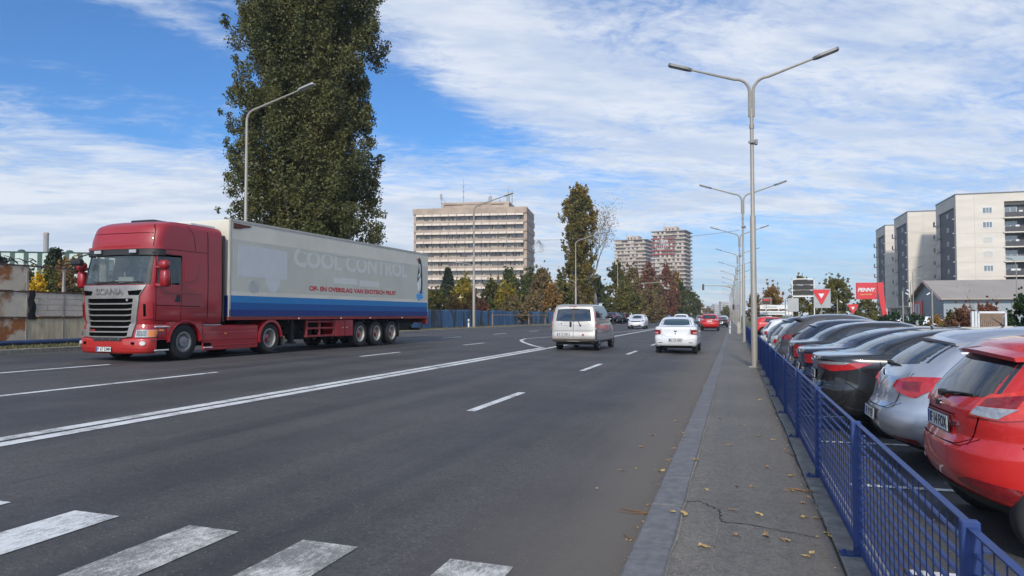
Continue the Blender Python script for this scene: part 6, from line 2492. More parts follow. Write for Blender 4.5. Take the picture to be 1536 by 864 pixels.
# gate of wood slats in a steel frame
a, b = at(1458, 481, 33), at(1511, 481, 33)
v = b - a
t = thing('slat_gate', 'wooden slat gate in a pale steel frame between the red shrub and the dark hedge', 'gate', (a.x, a.y, 0), atan2(v.y, v.x))
zt = at(1480, 467, 33).z
Lg = hypot(v.x, v.y)
MB().box(0, .10, 0, .1, 0, zt).build('post', M_WHT, t)
MB().box(.14, .24, 0, .1, 0, zt).build('post', M_WHT, t)
g = MB()
g.box(.28, Lg, .02, .08, zt - .09, zt)
g.box(.28, .36, .02, .08, .2, zt)
g.box(Lg - .08, Lg, .02, .08, .2, zt)
g.build('gate_frame', M_WHT, t)
g = MB()
for k in range(12):
    x = .40 + (Lg - .52) * k / 12
    g.box(x, x + .065, .03, .06, .15, zt - .09)
g.build('slats', mat('slat_wood', (.24, .17, .12), .8, var=.25, vs=5), t)

# bits on the pavement
p = at(1110, 486, 62)
t = thing('junction_box', 'upright pale concrete cabinet at the foot of the lamps', 'cabinet', (gx(.35, 62), 62, .115))
MB().cbox(-.14, .14, -.14, .14, 0, 1.02, .02).build('cabinet', M_KERB2, t)
MB().box(-.12, .12, -.15, -.138, .1, .95).build('door', mat('cabinet_door', (.36, .34, .30), .7), t)
for i, y in enumerate((64, 84, 104, 124)):
    t = thing('bollard', 'white bollard on the kerb, %s from the camera' % ['nearest', 'second', 'third', 'farthest'][i], 'bollard', (gx(-.35, y), y, .12), 0, 'white bollards along the kerb')
    MB().lathe([(0, 0), (.05, 0), (.05, .55), (.035, .62), (0, .64)], 10, 'z', closed=True).build('post', M_SGNW, t, True)
    MB().lathe([(.051, .40), (.053, .40), (.053, .47), (.051, .47)], 10, 'z', closed=True).build('band', M_BLACKP, t)
p = Vector((gx(-.2, 118), 118, .1))
for (px, y, zz, lb) in ((1106.5, 112, 2.7, 'small blue road sign on a post among the lamps'),):
    t = thing('road_sign', lb, 'road sign', (gx(.75, y), y, .1))
    MB().tube([(0, 0, 0), (0, 0, zz + .4)], .035, 6).build('post', M_GALV, t)
    MB().box(-.35, .35, -.03, -.0, zz - .35, zz + .35).build('sign_face', mat('sign_blue', (.02, .10, .42), .4), t)

# ---------------------------------------------------------------- far side: rusty fence, blue fence, warehouse, chimney
M_RUSTP = mat('rusted_sheet', (.56, .48, .37), .8, var=.18, vs=1.2, col2=(.30, .11, .035), f2=(.46, .56))
M_SHEET = mat('worn_sheet', (.56, .50, .41), .8, var=.2, vs=1.5, col2=(.30, .17, .09), f2=(.50, .64))
M_BLOCK = mat('pale_blocks', (.54, .48, .42), .85, var=.18, vs=2)
M_POSTW = mat('fence_post_pale', (.30, .27, .24), .7, var=.25, vs=3)
M_DKRED = mat('dark_red_sheet', (.07, .03, .026), .8, var=.3)
RF = thing('sheet_fence', 'tall rusty sheet metal fence with an open frame above pale panels', 'fence', (-23.7, 0, .6))
rows3 = [0.02, .95, 1.86, 2.76]
bays = [15.4, 16.85, 18.35, 19.8, 21.27, 22.75, 24.2, 25.7, 27.2, 28.7]
bays = [bays[0] - 1.47 * k for k in range(6, 0, -1)] + bays
for i, y in enumerate(bays):
    MB().box(-.05, .03, y - .035, y + .035, 0, 2.80).build('post', M_POSTW, RF)
for z in rows3[1:]:
    MB().box(-.02, .035, bays[0], bays[-1], z - .04, z + .02).build('rail', mat('rail_dark_rust', (.10, .06, .045), .8, var=.3), RF)
for i in range(len(bays) - 1):
    y0, y1 = bays[i] + .036, bays[i + 1] - .036
    solid = bays[i] < 19.5
    for k in range(3):
        z0, z1 = rows3[k] + .03, rows3[k + 1] - .045
        if solid:
            m_ = M_RUSTP if k != 1 else M_SHEET
            MB().box(-.012, .012, y0, y1, z0, z1).build('sheet_panel', m_, RF)
        elif k == 1:
            g = MB()
            for r_ in range(4):
                h = (z1 - z0) / 4
                cuts = [y0, y0 + (y1 - y0) * (.55 if r_ % 2 else .3), y0 + (y1 - y0) * (.8 if r_ % 2 else .75), y1]
                for c in range(3): g.cbox(-.03, .02, cuts[c] + .006, cuts[c + 1] - .006, z0 + h * r_ + .006, z0 + h * (r_ + 1) - .006, .005)
            g.build('block_panel', M_BLOCK, RF)
        elif k == 0:
            if i % 3 == 2: MB().box(-.012, .012, y0, y1, z0, z1).build('sheet_panel', M_DKRED, RF)
            else: MB().box(-.012, .012, y0, y1, z0, z1).build('sheet_panel', mat('stained_sheet', (.54, .46, .32), .85, var=.3, vs=2, stretch=(1, 3, .6)), RF)
g = MB()
g.tube([(.35, bays[0] - 4, .09), (.35, bays[-1], .09)], .085, 10)
for y in bays[::2]: g.box(.3, .4, y - .04, y + .04, -.02, .05)
g.build('blue_pipe', mat('pipe_blue', (.025, .05, .13), .6, var=.2), RF, True)
# dark sheet hanging on the post, rags and branches on the top rail
g = MB()
P = []
for k in range(7):
    z = 1.9 - .17 * k
    P.append([(.05 + .02 * sin(k * 1.7), 19.82 + .03 * sin(k * 2.1), z), (.07, 19.95 + .05 * sin(k), z), (.05, 20.05 + .09 * k / 6 + .04 * sin(k * 2.3), z)])
g.grid(P)
tag(g.build('dark_rag', mat('black_cloth', (.012, .012, .013), .95), None), 'black rag hanging from a post of the rusty fence', 'rag').location = (-23.7, 0, .6)
g = MB()
rb = random.Random(9)
for k in range(20):
    a = Vector((-.15 + rb.uniform(-.1, .1), 18.9 + rb.uniform(-.5, 2.6), 2.8 + rb.uniform(0, .15)))
    b = a + Vector((rb.uniform(-.2, .2), rb.uniform(-.7, .7), rb.uniform(.0, .5 if k < 10 else .12)))
    g.tube([a, a.lerp(b, .5) + Vector((0, 0, .06)), b], [.025, .02, .006], 4)
tag(g.build('dry_branches', mat('dark_bark', (.028, .024, .02), .95)), 'dry dark branches lying along the top of the rusty fence', 'branches').location = (-23.7, 0, .6)

M_BFEN = mat('blue_corrugated', (.045, .115, .225), .75, var=.35, vs=1.6, stretch=(1, .9, .25), col2=(.035, .04, .045), f2=(.46, .60))
BF = thing('corrugated_fence', 'blue corrugated sheet fence with rusty streaks beyond the grass verge', 'fence', (0, 0, .6))
y = 28.8
k = 0
while y < 98:
    L = 4.0
    g = MB()
    P = []
    n = 40
    xb = lambda yy: gx(-22.8 + (2.0 * max(0, min(1, (yy - 80) / 20))), yy)
    hh = 1.50 + .05 * sin(k * 2.7)
    for i in range(n + 1):
        yy = y + L * i / n
        xx = xb(yy) + .035 * (1 if (i // 2) % 2 else -1)
        P.append([(xx, yy, 0), (xx, yy, hh)])
    g.grid(P)
    for i in (0, n): g.box(P[i][0][0] - .06, P[i][0][0] - .02, P[i][0][1] - .03, P[i][0][1] + .03, 0, hh + .04)
    g.build('sheet_panel', M_BFEN, BF, fix=False)
    y += L + .02
    k += 1

# crash rail frame before the blue fence and white marker posts
a, b = gpt(737, 489, .6), gpt(790, 487.5, .6)
t = thing('pipe_rail', 'bare rusty pipe rail on three posts before the blue fence', 'rail', (0, 0, .6))
g = MB()
v1, v2, v3 = Vector((-21.9, 66, 0)), Vector((-21.7, 78, 0)), Vector((-21.9, 86, 0))
g.tube([v1 + Vector((0, 0, 1.05)), v2 + Vector((0, 0, 1.02)), v3 + Vector((0, 0, 1.05))], .045, 6)
g.build('rail', mat('rusty_pale_pipe', (.26, .17, .13), .8, var=.2), t)
for v in (v1, v2, v3): MB().box(v.x - .05, v.x + .05, v.y - .05, v.y + .05, 0, 1.15).build('post', mat('rusty_pale_pipe', (.26, .17, .13), .8), t)
for i, (px, py, lb) in enumerate(((702.5, 490, 'white marker post with a black band left of the lamp on the verge'),)):
    t = thing('marker_post', lb, 'marker post', (-21.2, 57.6, .6), .3)
    MB().cbox(-.06, .06, -.03, .03, 0, .72, .012).build('post', M_SGNW, t)
    MB().box(-.064, .064, -.034, .034, .42, .52).build('band', M_BLACKP, t)

# striped warehouse and chimney on the left horizon
c0, c1 = at(-160, 393, 112), at(190, 393, 118)
v = c1 - c0
t = thing('warehouse', 'long low warehouse clad in dark green and white stripes behind the rusty fence', 'building', (c0.x, c0.y, 0), atan2(v.y, v.x))
Lw = hypot(v.x, v.y) + 30
ht = at(60, 377.5, 115).z
M_WGRN = mat('cladding_green', (.030, .070, .052), .6, var=.1)
M_WWHT = mat('cladding_white', (.47, .56, .53), .6, var=.06)
MB().box(0, Lw, .1, 20, 0, ht - .1).build('wall', M_WWHT, t)
g = MB()
k = 0
x = .4
while x < Lw:
    g.box(x, x + .62, 0, .12, 0, ht - .05)
    x += 1.94
g.build('green_stripes', M_WGRN, t)
MB().box(-.1, Lw + .1, -.1, 20, ht - .05, ht + .06).build('roof_edge', M_WGRN, t)
for k in range(int(Lw / 7)):
    MB().lathe([(0, ht), (.55, ht), (.62, ht + .25), (.4, ht + .5), (0, ht + .6)], 10, 'z', c=(2.5 + k * 7.0, 2.5, 0), closed=True).build('roof_vent', M_WGRN, t, True)
p = at(69.5, 349, 300)
t = thing('chimney', 'slim grey concrete chimney rising over the striped warehouse', 'chimney', (p.x, p.y, 0))
MB().lathe([(1.15, 0), (.95, p.z), (.75, p.z), (.75, p.z - 1.5)], 16, 'z').build('stack', mat('chimney_concrete', (.30, .29, .28), .9, var=.1, vs=.2), t, True)
MB().lathe([(.97, p.z - .9), (1.06, p.z - .9), (1.06, p.z - .3), (.97, p.z - .3)], 16, 'z', closed=True).build('rim', M_CONC, t, True)

# pale blocks at the far end of the street
rb = random.Random(31)
far_names = ['widest', 'tallest', 'leftmost', 'lowest', 'whitest', 'rightmost', 'narrow middle']
for i, (px0, px1, yt, d) in enumerate([(1040, 1052, 449, 950), (1052, 1058, 457, 1100), (1058, 1072, 461.5, 1300), (1072, 1082, 456, 1250), (1082, 1094, 452, 1200), (1094, 1101, 458, 1050), (1101, 1112, 462, 1150)]):
    a, b = at(px0, 475, d), at(px1, yt, d)
    w = (Vector((b.x, b.y)) - Vector((a.x, a.y))).length
    t = thing('distant_block', ['pale distant flats left of the far street end, beside the dark trees', 'narrow pale distant flats second from the left', 'long low pale distant flats straight above the street end',
              'pale distant flats fourth from the left above the far traffic', 'taller pale distant flats behind the traffic signal', 'pale distant flats just left of the lamp row', 'pale distant flats seen between the lamp poles'][i], 'building', (a.x, a.y, 0), YAW)
    MB().box(0, w, 0, 14, 0, b.z).build('wall', mat('distant_cream', (.50, .47, .42), .9, var=.05, vs=.05), t)
    n = max(2, int(b.z / 3.2))
    for f in range(n):
        MB().box(.8, w - .8, -.05, .02, 1.2 + f * 3.2, 2.5 + f * 3.2).build('window_row', mat('distant_window', (.24, .25, .27), .6), t)
# ---------------------------------------------------------------- trees
M_BARK = mat('bark', (.085, .070, .055), .95, var=.35, vs=3, stretch=(3, 3, .5), bump=.8, bs=12)
M_BARKP = mat('bark_pale', (.24, .22, .19), .9, var=.3, vs=3, stretch=(3, 3, .6))
M_TWIG = mat('twig', (.10, .075, .06), .95, var=.2)


def add_leaf(vs, fs, p, s, r):
    """a small folded leaf cluster: one quad, random facing"""
    a = Vector((r.gauss(0, 1), r.gauss(0, 1), r.gauss(0, 1))).normalized()
    b = a.orthogonal().normalized()
    b = (b * cos(r.uniform(0, 6.28)) + a.cross(b) * sin(r.uniform(0, 6.28))).normalized()
    c = a.cross(b)
    i = len(vs)
    s2 = s * r.uniform(.5, .85)
    vs += [tuple(p - b * s), tuple(p + c * s2 * .6 - b * s * .1), tuple(p + b * s), tuple(p - c * s2 * .6 + b * s * .1)]
    fs.append((i, i + 1, i + 2, i + 3))


import numpy as np


def leaf_quads(C0, size, rg, up_bias=0.0):
    """small four-sided leaf clusters at the points C0, each facing its own way"""
    n = len(C0)
    s = size * rg.uniform(.6, 1.3, (n, 1))
    a = rg.normal(0, 1, (n, 3))
    a /= np.linalg.norm(a, axis=1, keepdims=True) + 1e-9
    q = rg.normal(0, 1, (n, 3))
    b = q - a * (a * q).sum(1, keepdims=True)
    b /= np.linalg.norm(b, axis=1, keepdims=True) + 1e-9
    c = np.cross(a, b)
    w = s * rg.uniform(.45, .75, (n, 1))
    V = np.stack([C0 - b * s, C0 + c * w - b * s * .15 + a * s * .12, C0 + b * s, C0 - c * w - b * s * .15 + a * s * .12], 1)
    return V.reshape(-1, 3)


def crown(clumps, cov, area, size, seed, flat=1.0, core=None):
    """clumps: (centre, radius); cov = layers of leaves over the silhouette area"""
    rg = np.random.default_rng(seed)
    N = int(cov * area / (.55 * size * size))
    cs = np.array([tuple(c) for c, _ in clumps])
    rs = np.array([r for _, r in clumps])
    k = rg.choice(len(rs), N, p=rs ** 2 / (rs ** 2).sum())
    d = rg.normal(0, 1, (N, 3))
    d[:, 2] *= flat
    d /= np.linalg.norm(d, axis=1, keepdims=True)
    q = rs[k] * rg.random(N) ** .42 * rg.uniform(.8, 1.15, N)
    return leaf_quads(cs[k] + d * q[:, None], size, rg)


def leaf_obj(name, V, m, parent):
    n = len(V) // 4
    me = bpy.data.meshes.new(name)
    me.vertices.add(n * 4)
    me.vertices.foreach_set('co', V.astype(np.float32).ravel())
    me.loops.add(n * 4)
    me.loops.foreach_set('vertex_index', np.arange(n * 4, dtype=np.int32))
    me.polygons.add(n)
    me.polygons.foreach_set('loop_start', np.arange(0, n * 4, 4, dtype=np.int32))
    me.update(calc_edges=True)
    me.materials.append(m)
    o = bpy.data.objects.new(name, me)
    C.objects.link(o)
    o.parent = parent
    return o


def branches(mb, p, d, L, rad, depth, r, tips, spread=.6, up=.25, n=3, seg=4):
    pts, rs = [p.copy()], [rad]
    q = p.copy()
    dd = d.copy()
    for k in range(seg):
        dd = (dd + Vector((r.gauss(0, .10), r.gauss(0, .10), r.gauss(0, .06) + up * .12))).normalized()
        q = q + dd * (L / seg)
        pts.append(q.copy())
        rs.append(rad * (1 - .62 * (k + 1) / seg))
    mb.tube(pts, rs, 6 if rad > .06 else 4, cap=False)
    if depth == 0:
        tips.append(q.copy())
        return
    for k in range(n):
        i = r.randint(max(1, seg // 2), seg)
        a = Vector((r.gauss(0, 1), r.gauss(0, 1), r.gauss(0, .5)))
        nd = (dd + a.normalized() * spread + Vector((0, 0, up))).normalized()
        branches(mb, pts[i], nd, L * r.uniform(.55, .8), rs[i] * .7, depth - 1, r, tips, spread, up, n, max(3, seg - 1))


def poplar(label, x, y, h, w, z0, leafm, seed, cov=5.0, size=.13, base=.08, wild=1.0, d_w=None):
    r = random.Random(seed)
    t = thing('poplar_tree', label, 'tree', (x, y, z0))
    tr = MB()
    tips = []
    tr.tube([(0, 0, -.3), (.1, 0, h * .3), (-.1, .1, h * .65), (0, 0, h * .97)], [w * .045 + .15, w * .035 + .12, .12, .03], 8)
    clumps = []
    n = int(150 * wild * (h / 25))
    for k in range(n):
        u = (k + r.random()) / n
        z = h * (base + (1 - base) * u)
        prof = (min(1, (u + .16) * 4.5) ** .6) * (1 - max(0, (u - .80) / .2) ** 2.0 * .75)
        R = w / 2 * prof
        a = k * 2.39996 + r.uniform(-.4, .4)
        q = R * r.uniform(.02, 1.0) ** .5
        rad = (w * .060 + .2) * r.uniform(.6, 1.3)
        c = Vector((cos(a) * max(0, q - rad * .6), sin(a) * max(0, q - rad * .6) * (d_w or 1), z))
        clumps.append((c, rad))
        # steep limb to the clump
        z1 = max(.5, z - max(1.5, q * 1.6) - 1)
        if k % 5 == 0:
            s_ = Vector((0, 0, z1))
            m_ = Vector((c.x * .75, c.y * .75, (z1 + z) / 2))
            tr.tube([s_, m_, m_.lerp(c, .6)], [.06, .04, .015], 5, cap=False)
        # sprays that reach up and out of the outline
        for _ in range(2):
            e = c + Vector((c.x, c.y, 0)).normalized() * rad * r.uniform(.2, .85) + Vector((r.gauss(0, .2), r.gauss(0, .2), rad * r.uniform(.4, 1.6))) if c.xy.length > .01 else c
            clumps.append((e, rad * r.uniform(.30, .5)))
    for k in range(int(h)):
        u = (k + .5) / int(h)
        if base < u < .93: clumps.append((Vector((r.uniform(-.6, .6), r.uniform(-.5, .5), h * u)), w * .30 * (1 - max(0, (u - .75) / .25) ** 2 * .6)))
    tr.build('trunk', M_BARK, t, True)
    leaf_obj('crown', crown(clumps, cov, h * w * .9, size, seed, 1.4), leafm, t)
    return t


L_POP = leafmat('poplar_leaf', (.066, .078, .026), (.105, .105, .034), (.18, .15, .045), .35, .22)
L_POP2 = leafmat('poplar_leaf_gold', (.12, .11, .026), (.22, .16, .032), (.24, .16, .03), .4, .3)
L_GRN = leafmat('dark_green_leaf', (.060, .090, .030), (.10, .12, .035), (.20, .16, .04), .5, .35)
L_YEL = leafmat('yellow_leaf', (.36, .27, .035), (.20, .19, .04), (.50, .36, .04), .5, .4)
L_BRT = leafmat('bright_yellow_leaf', (.62, .42, .025), (.42, .31, .025), (.7, .52, .05), .6, .4)
L_ORG = leafmat('orange_leaf', (.32, .18, .055), (.22, .14, .045), (.44, .25, .07), .6, .4)
L_BRN = leafmat('brown_leaf', (.17, .115, .06), (.20, .16, .065), (.30, .21, .09), .6, .35)
L_RED = leafmat('red_brown_leaf', (.22, .075, .05), (.17, .10, .055), (.32, .11, .06), .5, .35)
L_OLV = leafmat('olive_leaf', (.105, .115, .035), (.17, .155, .04), (.28, .20, .05), .5, .4)
L_PIN = leafmat('needle', (.018, .032, .016), (.03, .045, .02), None, .6, .1)
L_HDG = leafmat('hedge_leaf', (.014, .034, .012), (.028, .055, .016), None, .9, .15)
L_GRY = leafmat('grey_brown_leaf', (.30, .27, .21), (.22, .19, .14), (.38, .34, .27), .6, .35)

# the big poplar behind the truck
pp = at(456, 440, 48)
poplar('huge dark green poplar towering behind the cream trailer, cut by the top of the picture', pp.x, pp.y, 31, 10.6, .6, L_POP, 12, 8, .088, .02, 3.2, .8)
pp = at(869, 440, 118)
poplar('narrow golden green poplar between the office block and the birch', pp.x, pp.y, 21.5, 5.9, .6, L_POP2, 8, 6.5, .18, .02, 2.0)


def bushy(name, label, px, ytop, d, width_px, leafm, seed, per=4.5, size=.22, trunk=True, squat=.62, cat='tree', sparse=1.0, z0=.6, shape=1.0, base=None):
    """a rounded or ragged crown whose top shows at ytop and whose width is width_px in the photograph"""
    r = random.Random(seed)
    p = at(px, 470, d)
    H = at(px, ytop, d).z - z0
    Wd = width_px / FPX * d
    t = thing(name, label, cat, (p.x, p.y, z0))
    tips = []
    g = MB()
    hb = H * (.16 if base is None else base)
    if trunk:
        branches(g, Vector((0, 0, -.2)), Vector((0, 0, 1)), max(.8, H * .45), max(.05, H * .018), 2, r, tips, .8, .3, 4)
        g.build('trunk', M_BARK, t, True)
    clumps = []
    n = int(72 * sparse)
    for k in range(n):
        u = r.random()
        z = hb + (H - hb) * u
        prof = sin(min(1, (u * .88 + .12)) * pi) ** .6 * (1.08 - .35 * u * shape)
        a = r.uniform(0, 2 * pi)
        q = Wd / 2 * prof * sqrt(r.uniform(.15, 1))
        rad = min(Wd, H) * r.uniform(.055, .12)
        z = min(z, H - rad * .8)
        c = Vector((cos(a) * max(0, q - rad * .4), sin(a) * max(0, q - rad * .4), z))
        clumps.append((c, rad))
        if r.random() < .7:
            clumps.append((c + Vector((cos(a) * .8, sin(a) * .8, r.uniform(.4, 2.4))) * rad, rad * .40))
            clumps.append((c + Vector((cos(a) * .8, sin(a) * .8, r.uniform(1.6, 3.2))) * rad, rad * .22))
    leaf_obj('crown', crown(clumps, per, Wd * (H - hb), size, seed, 1.5), leafm, t)
    return t


def conifer(label, px, ytop, d, width_px, seed, z0=.6, bare=.0):
    r = random.Random(seed)
    p = at(px, 470, d)
    H = at(px, ytop, d).z - z0
    Wd = width_px / FPX * d
    t = thing('conifer', label, 'tree', (p.x, p.y, z0))
    g = MB()
    g.tube([(0, 0, -.2), (0, 0, H * .98)], [H * .018 + .03, .02], 7)
    vs, fs = [], []
    n = int(16 + H * 1.6)
    for k in range(n):
        u = k / n
        z = H * (.10 + bare + (.88 - bare) * u)
        L = Wd / 2 * (1 - u) ** .8 + .15
        for j in range(7):
            a = r.uniform(0, 6.28)
            l = L * r.uniform(.7, 1.1)
            e = Vector((cos(a) * l, sin(a) * l, z - l * .18 + .12))
            g.tube([(0, 0, z), e], [.03, .008], 3, cap=False)
            m = int(18 + l * 26)
            for q in range(m * 4):
                w = r.uniform(.12, 1.0)
                vs.append((e.x * w + r.gauss(0, .10) * (1 + l * .25), e.y * w + r.gauss(0, .10) * (1 + l * .25), z + (e.z - z) * w + r.gauss(0, .06) * (1 + l * .25)))
    g.build('trunk', M_BARK, t, True)
    leaf_obj('crown', leaf_quads(np.array(vs), .07 + .009 * H, np.random.default_rng(seed)), L_PIN, t)


# left, behind the rusty fence
conifer('dark conifer rising behind the rusty fence, against the striped warehouse', 80, 371, 46, 36, 3)
conifer('smaller dark conifer at the left picture edge over the rusty fence', -2, 384, 52, 26, 4)
bushy('shrub', 'bright yellow autumn shrub seen through the open fence frame', 57, 412, 36, 34, L_BRT, 5, 5, .085, True, cat='shrub')
bushy('shrub', 'olive bush left behind the yellow shrub', 74, 404, 42, 44, L_OLV, 6, 5, .11, True, cat='shrub')
bushy('shrub', 'orange brown shrub seen through the open fence frame next to the cab', 98, 398, 45, 48, L_ORG, 8, 4, .10, True, cat='shrub')
bushy('shrub', 'olive yellow shrub behind the bright yellow one', 42, 408, 47, 40, L_OLV, 9, 4, .10, True, cat='shrub')
bushy('deciduous_tree', 'brown thin-leaved tree just left of the red cab', 110, 388, 44, 46, L_BRN, 7, 3.2, .11)
bushy('deciduous_tree', 'brown tree hidden mostly behind the red cab', 150, 392, 46, 46, L_BRN, 17, 3.5, .11)
bushy('shrub', 'dark bush behind the middle of the truck', 420, 440, 60, 90, L_GRN, 18, 5, .14, True, cat='shrub')
bushy('shrub', 'dark bush below the trunk of the huge poplar', 520, 445, 58, 100, L_OLV, 19, 5, .14, True, cat='shrub')

# the wooded strip behind the blue fence
woods = [
    ('deciduous_tree', 'low dark green tree just right of the trailer end', 655, 436, 92, 60, L_OLV, 31),
    ('deciduous_tree', 'bright yellow tree below the conifer, in front of the office block', 695, 418, 100, 52, L_YEL, 32),
    ('deciduous_tree', 'small orange tree right of the lamp on the verge', 708, 440, 84, 38, L_ORG, 33),
    ('deciduous_tree', 'orange brown bushy tree left of the lamp on the verge', 680, 446, 78, 34, L_ORG, 34),
    ('deciduous_tree', 'green tree with yellow tints at the middle of the blue fence', 738, 420, 92, 46, L_OLV, 35),
    ('deciduous_tree', 'tall dark green tree in front of the right corner of the office block', 765, 405, 108, 48, L_GRN, 36),
    ('deciduous_tree', 'golden tree against the right wall of the office block', 760, 428, 86, 46, L_YEL, 37),
    ('deciduous_tree', 'dark tree behind the golden ones, right of the office block', 792, 410, 112, 50, L_GRN, 38),
    ('deciduous_tree', 'brown orange tree left of the golden poplar', 812, 404, 100, 54, L_BRN, 39),
    ('deciduous_tree', 'orange leaved tree above the left corner of the van', 826, 426, 84, 42, L_ORG, 40),
    ('deciduous_tree', 'olive tree between the orange tree and the poplar', 840, 412, 108, 44, L_OLV, 41),
    ('shrub', 'dark undergrowth bush above the blue fence left of the van', 800, 446, 78, 44, L_BRN, 42),
    ('shrub', 'dark green creeper bush spilling over the blue fence', 735, 450, 72, 24, L_GRN, 43),
    ('shrub', 'brown bush over the middle of the blue fence', 770, 448, 76, 48, L_BRN, 44),
    ('shrub', 'reddish bush low above the blue fence', 722, 452, 74, 34, L_RED, 45),
    ('deciduous_tree', 'brown tree behind the roof of the van', 862, 430, 96, 44, L_BRN, 46),
    ('deciduous_tree', 'dark green tree right of the golden poplar', 895, 420, 112, 46, L_GRN, 47),
    ('deciduous_tree', 'tall olive tree beside the birch, before the left tower block', 925, 398, 138, 46, L_OLV, 48),
    ('deciduous_tree', 'brown tree in front of the left tower block', 950, 402, 150, 46, L_BRN, 49),
    ('deciduous_tree', 'red brown tree between the two tower blocks', 973, 398, 165, 40, L_RED, 50),
    ('deciduous_tree', 'purple brown tree below the red balconies of the tower', 1000, 402, 180, 40, L_RED, 51),
    ('deciduous_tree', 'yellow brown tree left of the far lanes signal', 985, 420, 150, 34, L_BRN, 52),
    ('deciduous_tree', 'dark olive tree over the white oncoming hatchback', 940, 430, 120, 50, L_OLV, 53),
    ('deciduous_tree', 'dark brown tree right of the oncoming hatchback', 975, 440, 128, 46, L_BRN, 54),
    ('deciduous_tree', 'red tree under the arm of the far lanes signal', 1003, 438, 160, 24, L_RED, 55),
    ('deciduous_tree', 'green tree below the right side of the tower block', 1022, 424, 190, 28, L_GRN, 56),
    ('deciduous_tree', 'dark round tree at the right end of the wooded strip', 1038, 438, 230, 30, L_GRN, 57),
    ('deciduous_tree', 'brown tree last in the wooded strip near the pale flats', 1047, 450, 280, 22, L_BRN, 58),
    ('deciduous_tree', 'dark tree behind the far oncoming traffic', 1016, 445, 200, 34, L_BRN, 59),
    ('deciduous_tree', 'pale brown tree before the tower, right of the purple tree', 1014, 408, 210, 24, L_ORG, 60),
    ('deciduous_tree', 'small round tree at the far street end, left of the lanes', 1063, 462, 420, 18, L_BRN, 61),
    ('deciduous_tree', 'green round tree at the far street end, right of the lanes', 1090, 461, 380, 20, L_OLV, 62),
]
for (nm, lb, px, yt, d, wp, m_, sd) in woods:
    # keep the crown behind the blue fence
    a_ = (px - 768) / FPX
    if px < 900:
        yf = (21.8 + a_ * 6.6) / (.29 - .957 * a_)
        d = max(d, 6.6 + .957 * yf + 2 + wp / FPX * d * .5)
    k = d / 100
    bushy(nm, lb, px, yt, d, wp, m_, sd, 4.6, .16 * k ** .8, True, cat='tree' if nm == 'deciduous_tree' else 'shrub', sparse=1.35, base=.05)
conifer('dark pine standing out before the office block', 672, 400, 118, 30, 70, .6, .25)

# nearly bare birch right of the golden poplar
def birch(label, px, ytop, d, width_px, seed, leafm, nleaf, bark, z0=.6, lean=(0.12, 0, 1), depth=4, cat='tree', spread=.42, size=.16, name='birch_tree', r0=.16, leafspread=.3, up=.35):
    r = random.Random(seed)
    p = at(px, 470, d)
    H = at(px, ytop, d).z - z0
    t = thing(name, label, cat, (p.x, p.y, z0))
    g = MB()
    tips = []
    branches(g, Vector((0, 0, -.2)), Vector(lean).normalized(), H * .40, r0, depth, r, tips, spread, up, 3, 5)
    mx = max(q.z for q in tips)
    sc = H / mx
    wx = max(abs(q.x) for q in tips) * 2
    sx = min(1.6, (width_px / FPX * d) / wx)
    S_ = Matrix.Diagonal((sx, sx, sc))
    g.v = [tuple(S_ @ Vector(v)) for v in g.v]
    g.build('trunk', bark, t, True)
    vs, fs = [], []
    for q in tips:
        q = S_ @ q
        for _ in range(nleaf):
            add_leaf(vs, fs, q + Vector((r.gauss(0, 1), r.gauss(0, 1), r.gauss(0, 1.3))) * leafspread, size * r.uniform(.6, 1.2), r)
    if fs:
        mb = MB(); mb.v, mb.f, mb.mi = vs, fs, [0] * len(fs)
        mb.build('crown', leafm, t, fix=False)


birch('thin birch with few grey leaves leaning right of the golden poplar', 888, 303, 124, 78, 81, L_GRY, 20, mat('birch_bark', (.30, .28, .25), .9, var=.3), depth=4, leafspread=.75, size=.18, r0=.50, lean=(.22, .06, 1))
birch('bare branching tree before the long taupe roof', 1474, 424, 60, 60, 83, L_RED, 1, M_TWIG, 0, (0, 0, 1), 4, 'tree', .75, .07, 'bare_tree', .10, .1, .25)

# right-hand trees and hedges
bushy('deciduous_tree', 'thin orange brown tree left over the stacked white panels', 1158, 432, 105, 44, L_ORG, 84, 3.0, .18, z0=0)
bushy('deciduous_tree', 'brown tree directly behind the lamp poles', 1132, 440, 115, 26, L_BRN, 85, 3.0, .18, z0=0)
bushy('deciduous_tree', 'loose grey green tree behind the display frame', 1203, 415, 95, 46, L_OLV, 86, 2.2, .16, z0=0, sparse=.8)
bushy('deciduous_tree', 'round olive tree right of the larger yield sign', 1254, 419, 92, 60, L_OLV, 87, 3.6, .15, z0=0)
bushy('deciduous_tree', 'low olive tree behind the red shop sign', 1300, 449, 110, 40, L_OLV, 88, 4, .17, z0=0)
bushy('deciduous_tree', 'small brown tree between the display frame and the olive tree', 1228, 440, 100, 30, L_BRN, 89, 3, .17, z0=0)
bushy('shrub', 'dark red shrub left of the slat gate', 1440, 463, 36, 50, L_RED, 90, 6, .06, True, cat='shrub', z0=0, base=.02)
bushy('shrub', 'green brown shrub at the left end of the dark red shrub', 1424, 468, 40, 24, L_GRN, 91, 6, .06, True, cat='shrub', z0=0, base=.02)
bushy('shrub', 'orange brown low shrub behind the slat gate', 1482, 458, 42, 60, L_RED, 92, 5, .06, True, cat='shrub', z0=0, base=.02)
bushy('hedge', 'dense dark green hedge at the right picture edge', 1534, 443, 34, 56, L_HDG, 93, 9, .055, True, cat='hedge', z0=0, base=.0, sparse=1.6)
bushy('shrub', 'low rusty shrub before the supermarket wall', 1404, 476, 62, 30, L_ORG, 94, 5, .08, False, cat='shrub', z0=0, base=0)
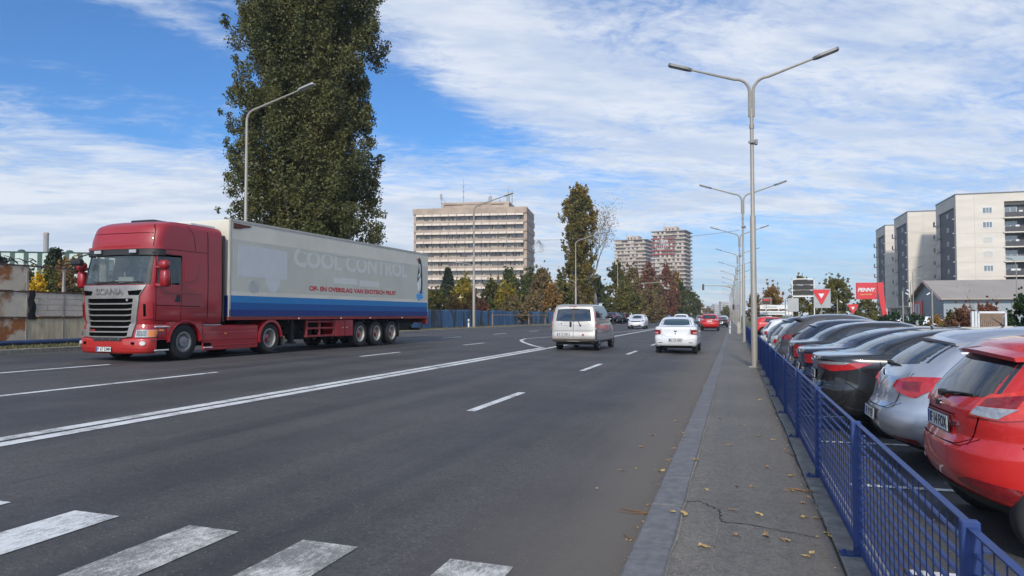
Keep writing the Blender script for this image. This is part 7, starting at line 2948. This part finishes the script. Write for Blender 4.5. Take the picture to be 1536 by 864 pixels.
for i, (px, yt, d, wp, m_, lb) in enumerate([(1340, 470, 75, 60, L_HDG, 'low dark hedge below the farthest apartment block'), (1375, 472, 78, 40, L_HDG, 'low dark hedge before the supermarket entrance'), (1290, 471, 82, 40, L_OLV, 'low olive hedge right of the smaller yield sign')]):
    bushy('hedge', lb, px, yt, d, wp, m_, 95 + i, 5, .10, False, cat='hedge', z0=0, base=0)

# parked cars beyond, along the far kerb and in the shop's yard
def far_car(px, d, side, label, paint, rz, z=0, rows=HATCH, group='cars parked far off'):
    p = at(px, 480, d)
    return make_car('parked_car', label, 'car', scaled(rows, 4.2, 1.78, 1.5), paint, (p.x, p.y, z), rz, (.8, 3.3), .31, 'hatch', 0, 'cover', group=group)


far_car(930, 112, 0, 'dark parked car across the street, left of the oncoming white hatchback', M_BLACKPT, radians(100), .6)
far_car(941, 118, 0, 'white parked car across the street beside the dark parked one', M_WHITEP, radians(95), .6)
far_car(914, 108, 0, 'dark parked car half hidden by the nose of the van', M_NAVY, radians(80), .6)
far_car(1374, 88, 0, 'white car standing before the supermarket', M_WHITEP, radians(20))
far_car(1338, 95, 0, 'silver car standing left of the floodlight pole', M_SILVER, radians(10))
far_car(1128, 62, 0, 'red car in the yard right of the lamp poles', M_REDP, radians(5))
p = at(1386, 487, 92)
t = thing('waste_bin', 'green plastic waste container before the supermarket', 'waste bin', (p.x, p.y, 0))
MB().cbox(-.6, .6, -.4, .4, .15, 1.15, .05).build('container', mat('bin_green', (.02, .22, .06), .5), t)
MB().cbox(-.63, .63, -.43, .43, 1.15, 1.24, .03).build('lid', mat('bin_green_dark', (.02, .15, .05), .5), t)
for x in (-.5, .5): MB().lathe([(0, -.04), (.1, -.04), (.1, .04), (0, .04)], 10, c=(x, -.3, .1)).build('castor', M_TYRE, t)

# thin autumn air between the camera and the far blocks
hz = bpy.data.materials.new('haze')
hz.use_nodes = True
nt = hz.node_tree
nt.nodes.clear()
ou = nt.nodes.new('ShaderNodeOutputMaterial')
vo = nt.nodes.new('ShaderNodeVolumePrincipled')
vo.inputs['Color'].default_value = (.80, .88, 1.0, 1)
vo.inputs['Density'].default_value = HAZE
vo.inputs['Anisotropy'].default_value = .2
nt.links.new(vo.outputs[0], ou.inputs['Volume'])
o = MB().box(-700, 700, -120, 1500, -1.2, 90).build('haze', hz)
tag(o, 'thin pale air that softens the far blocks', 'haze', kind='stuff')
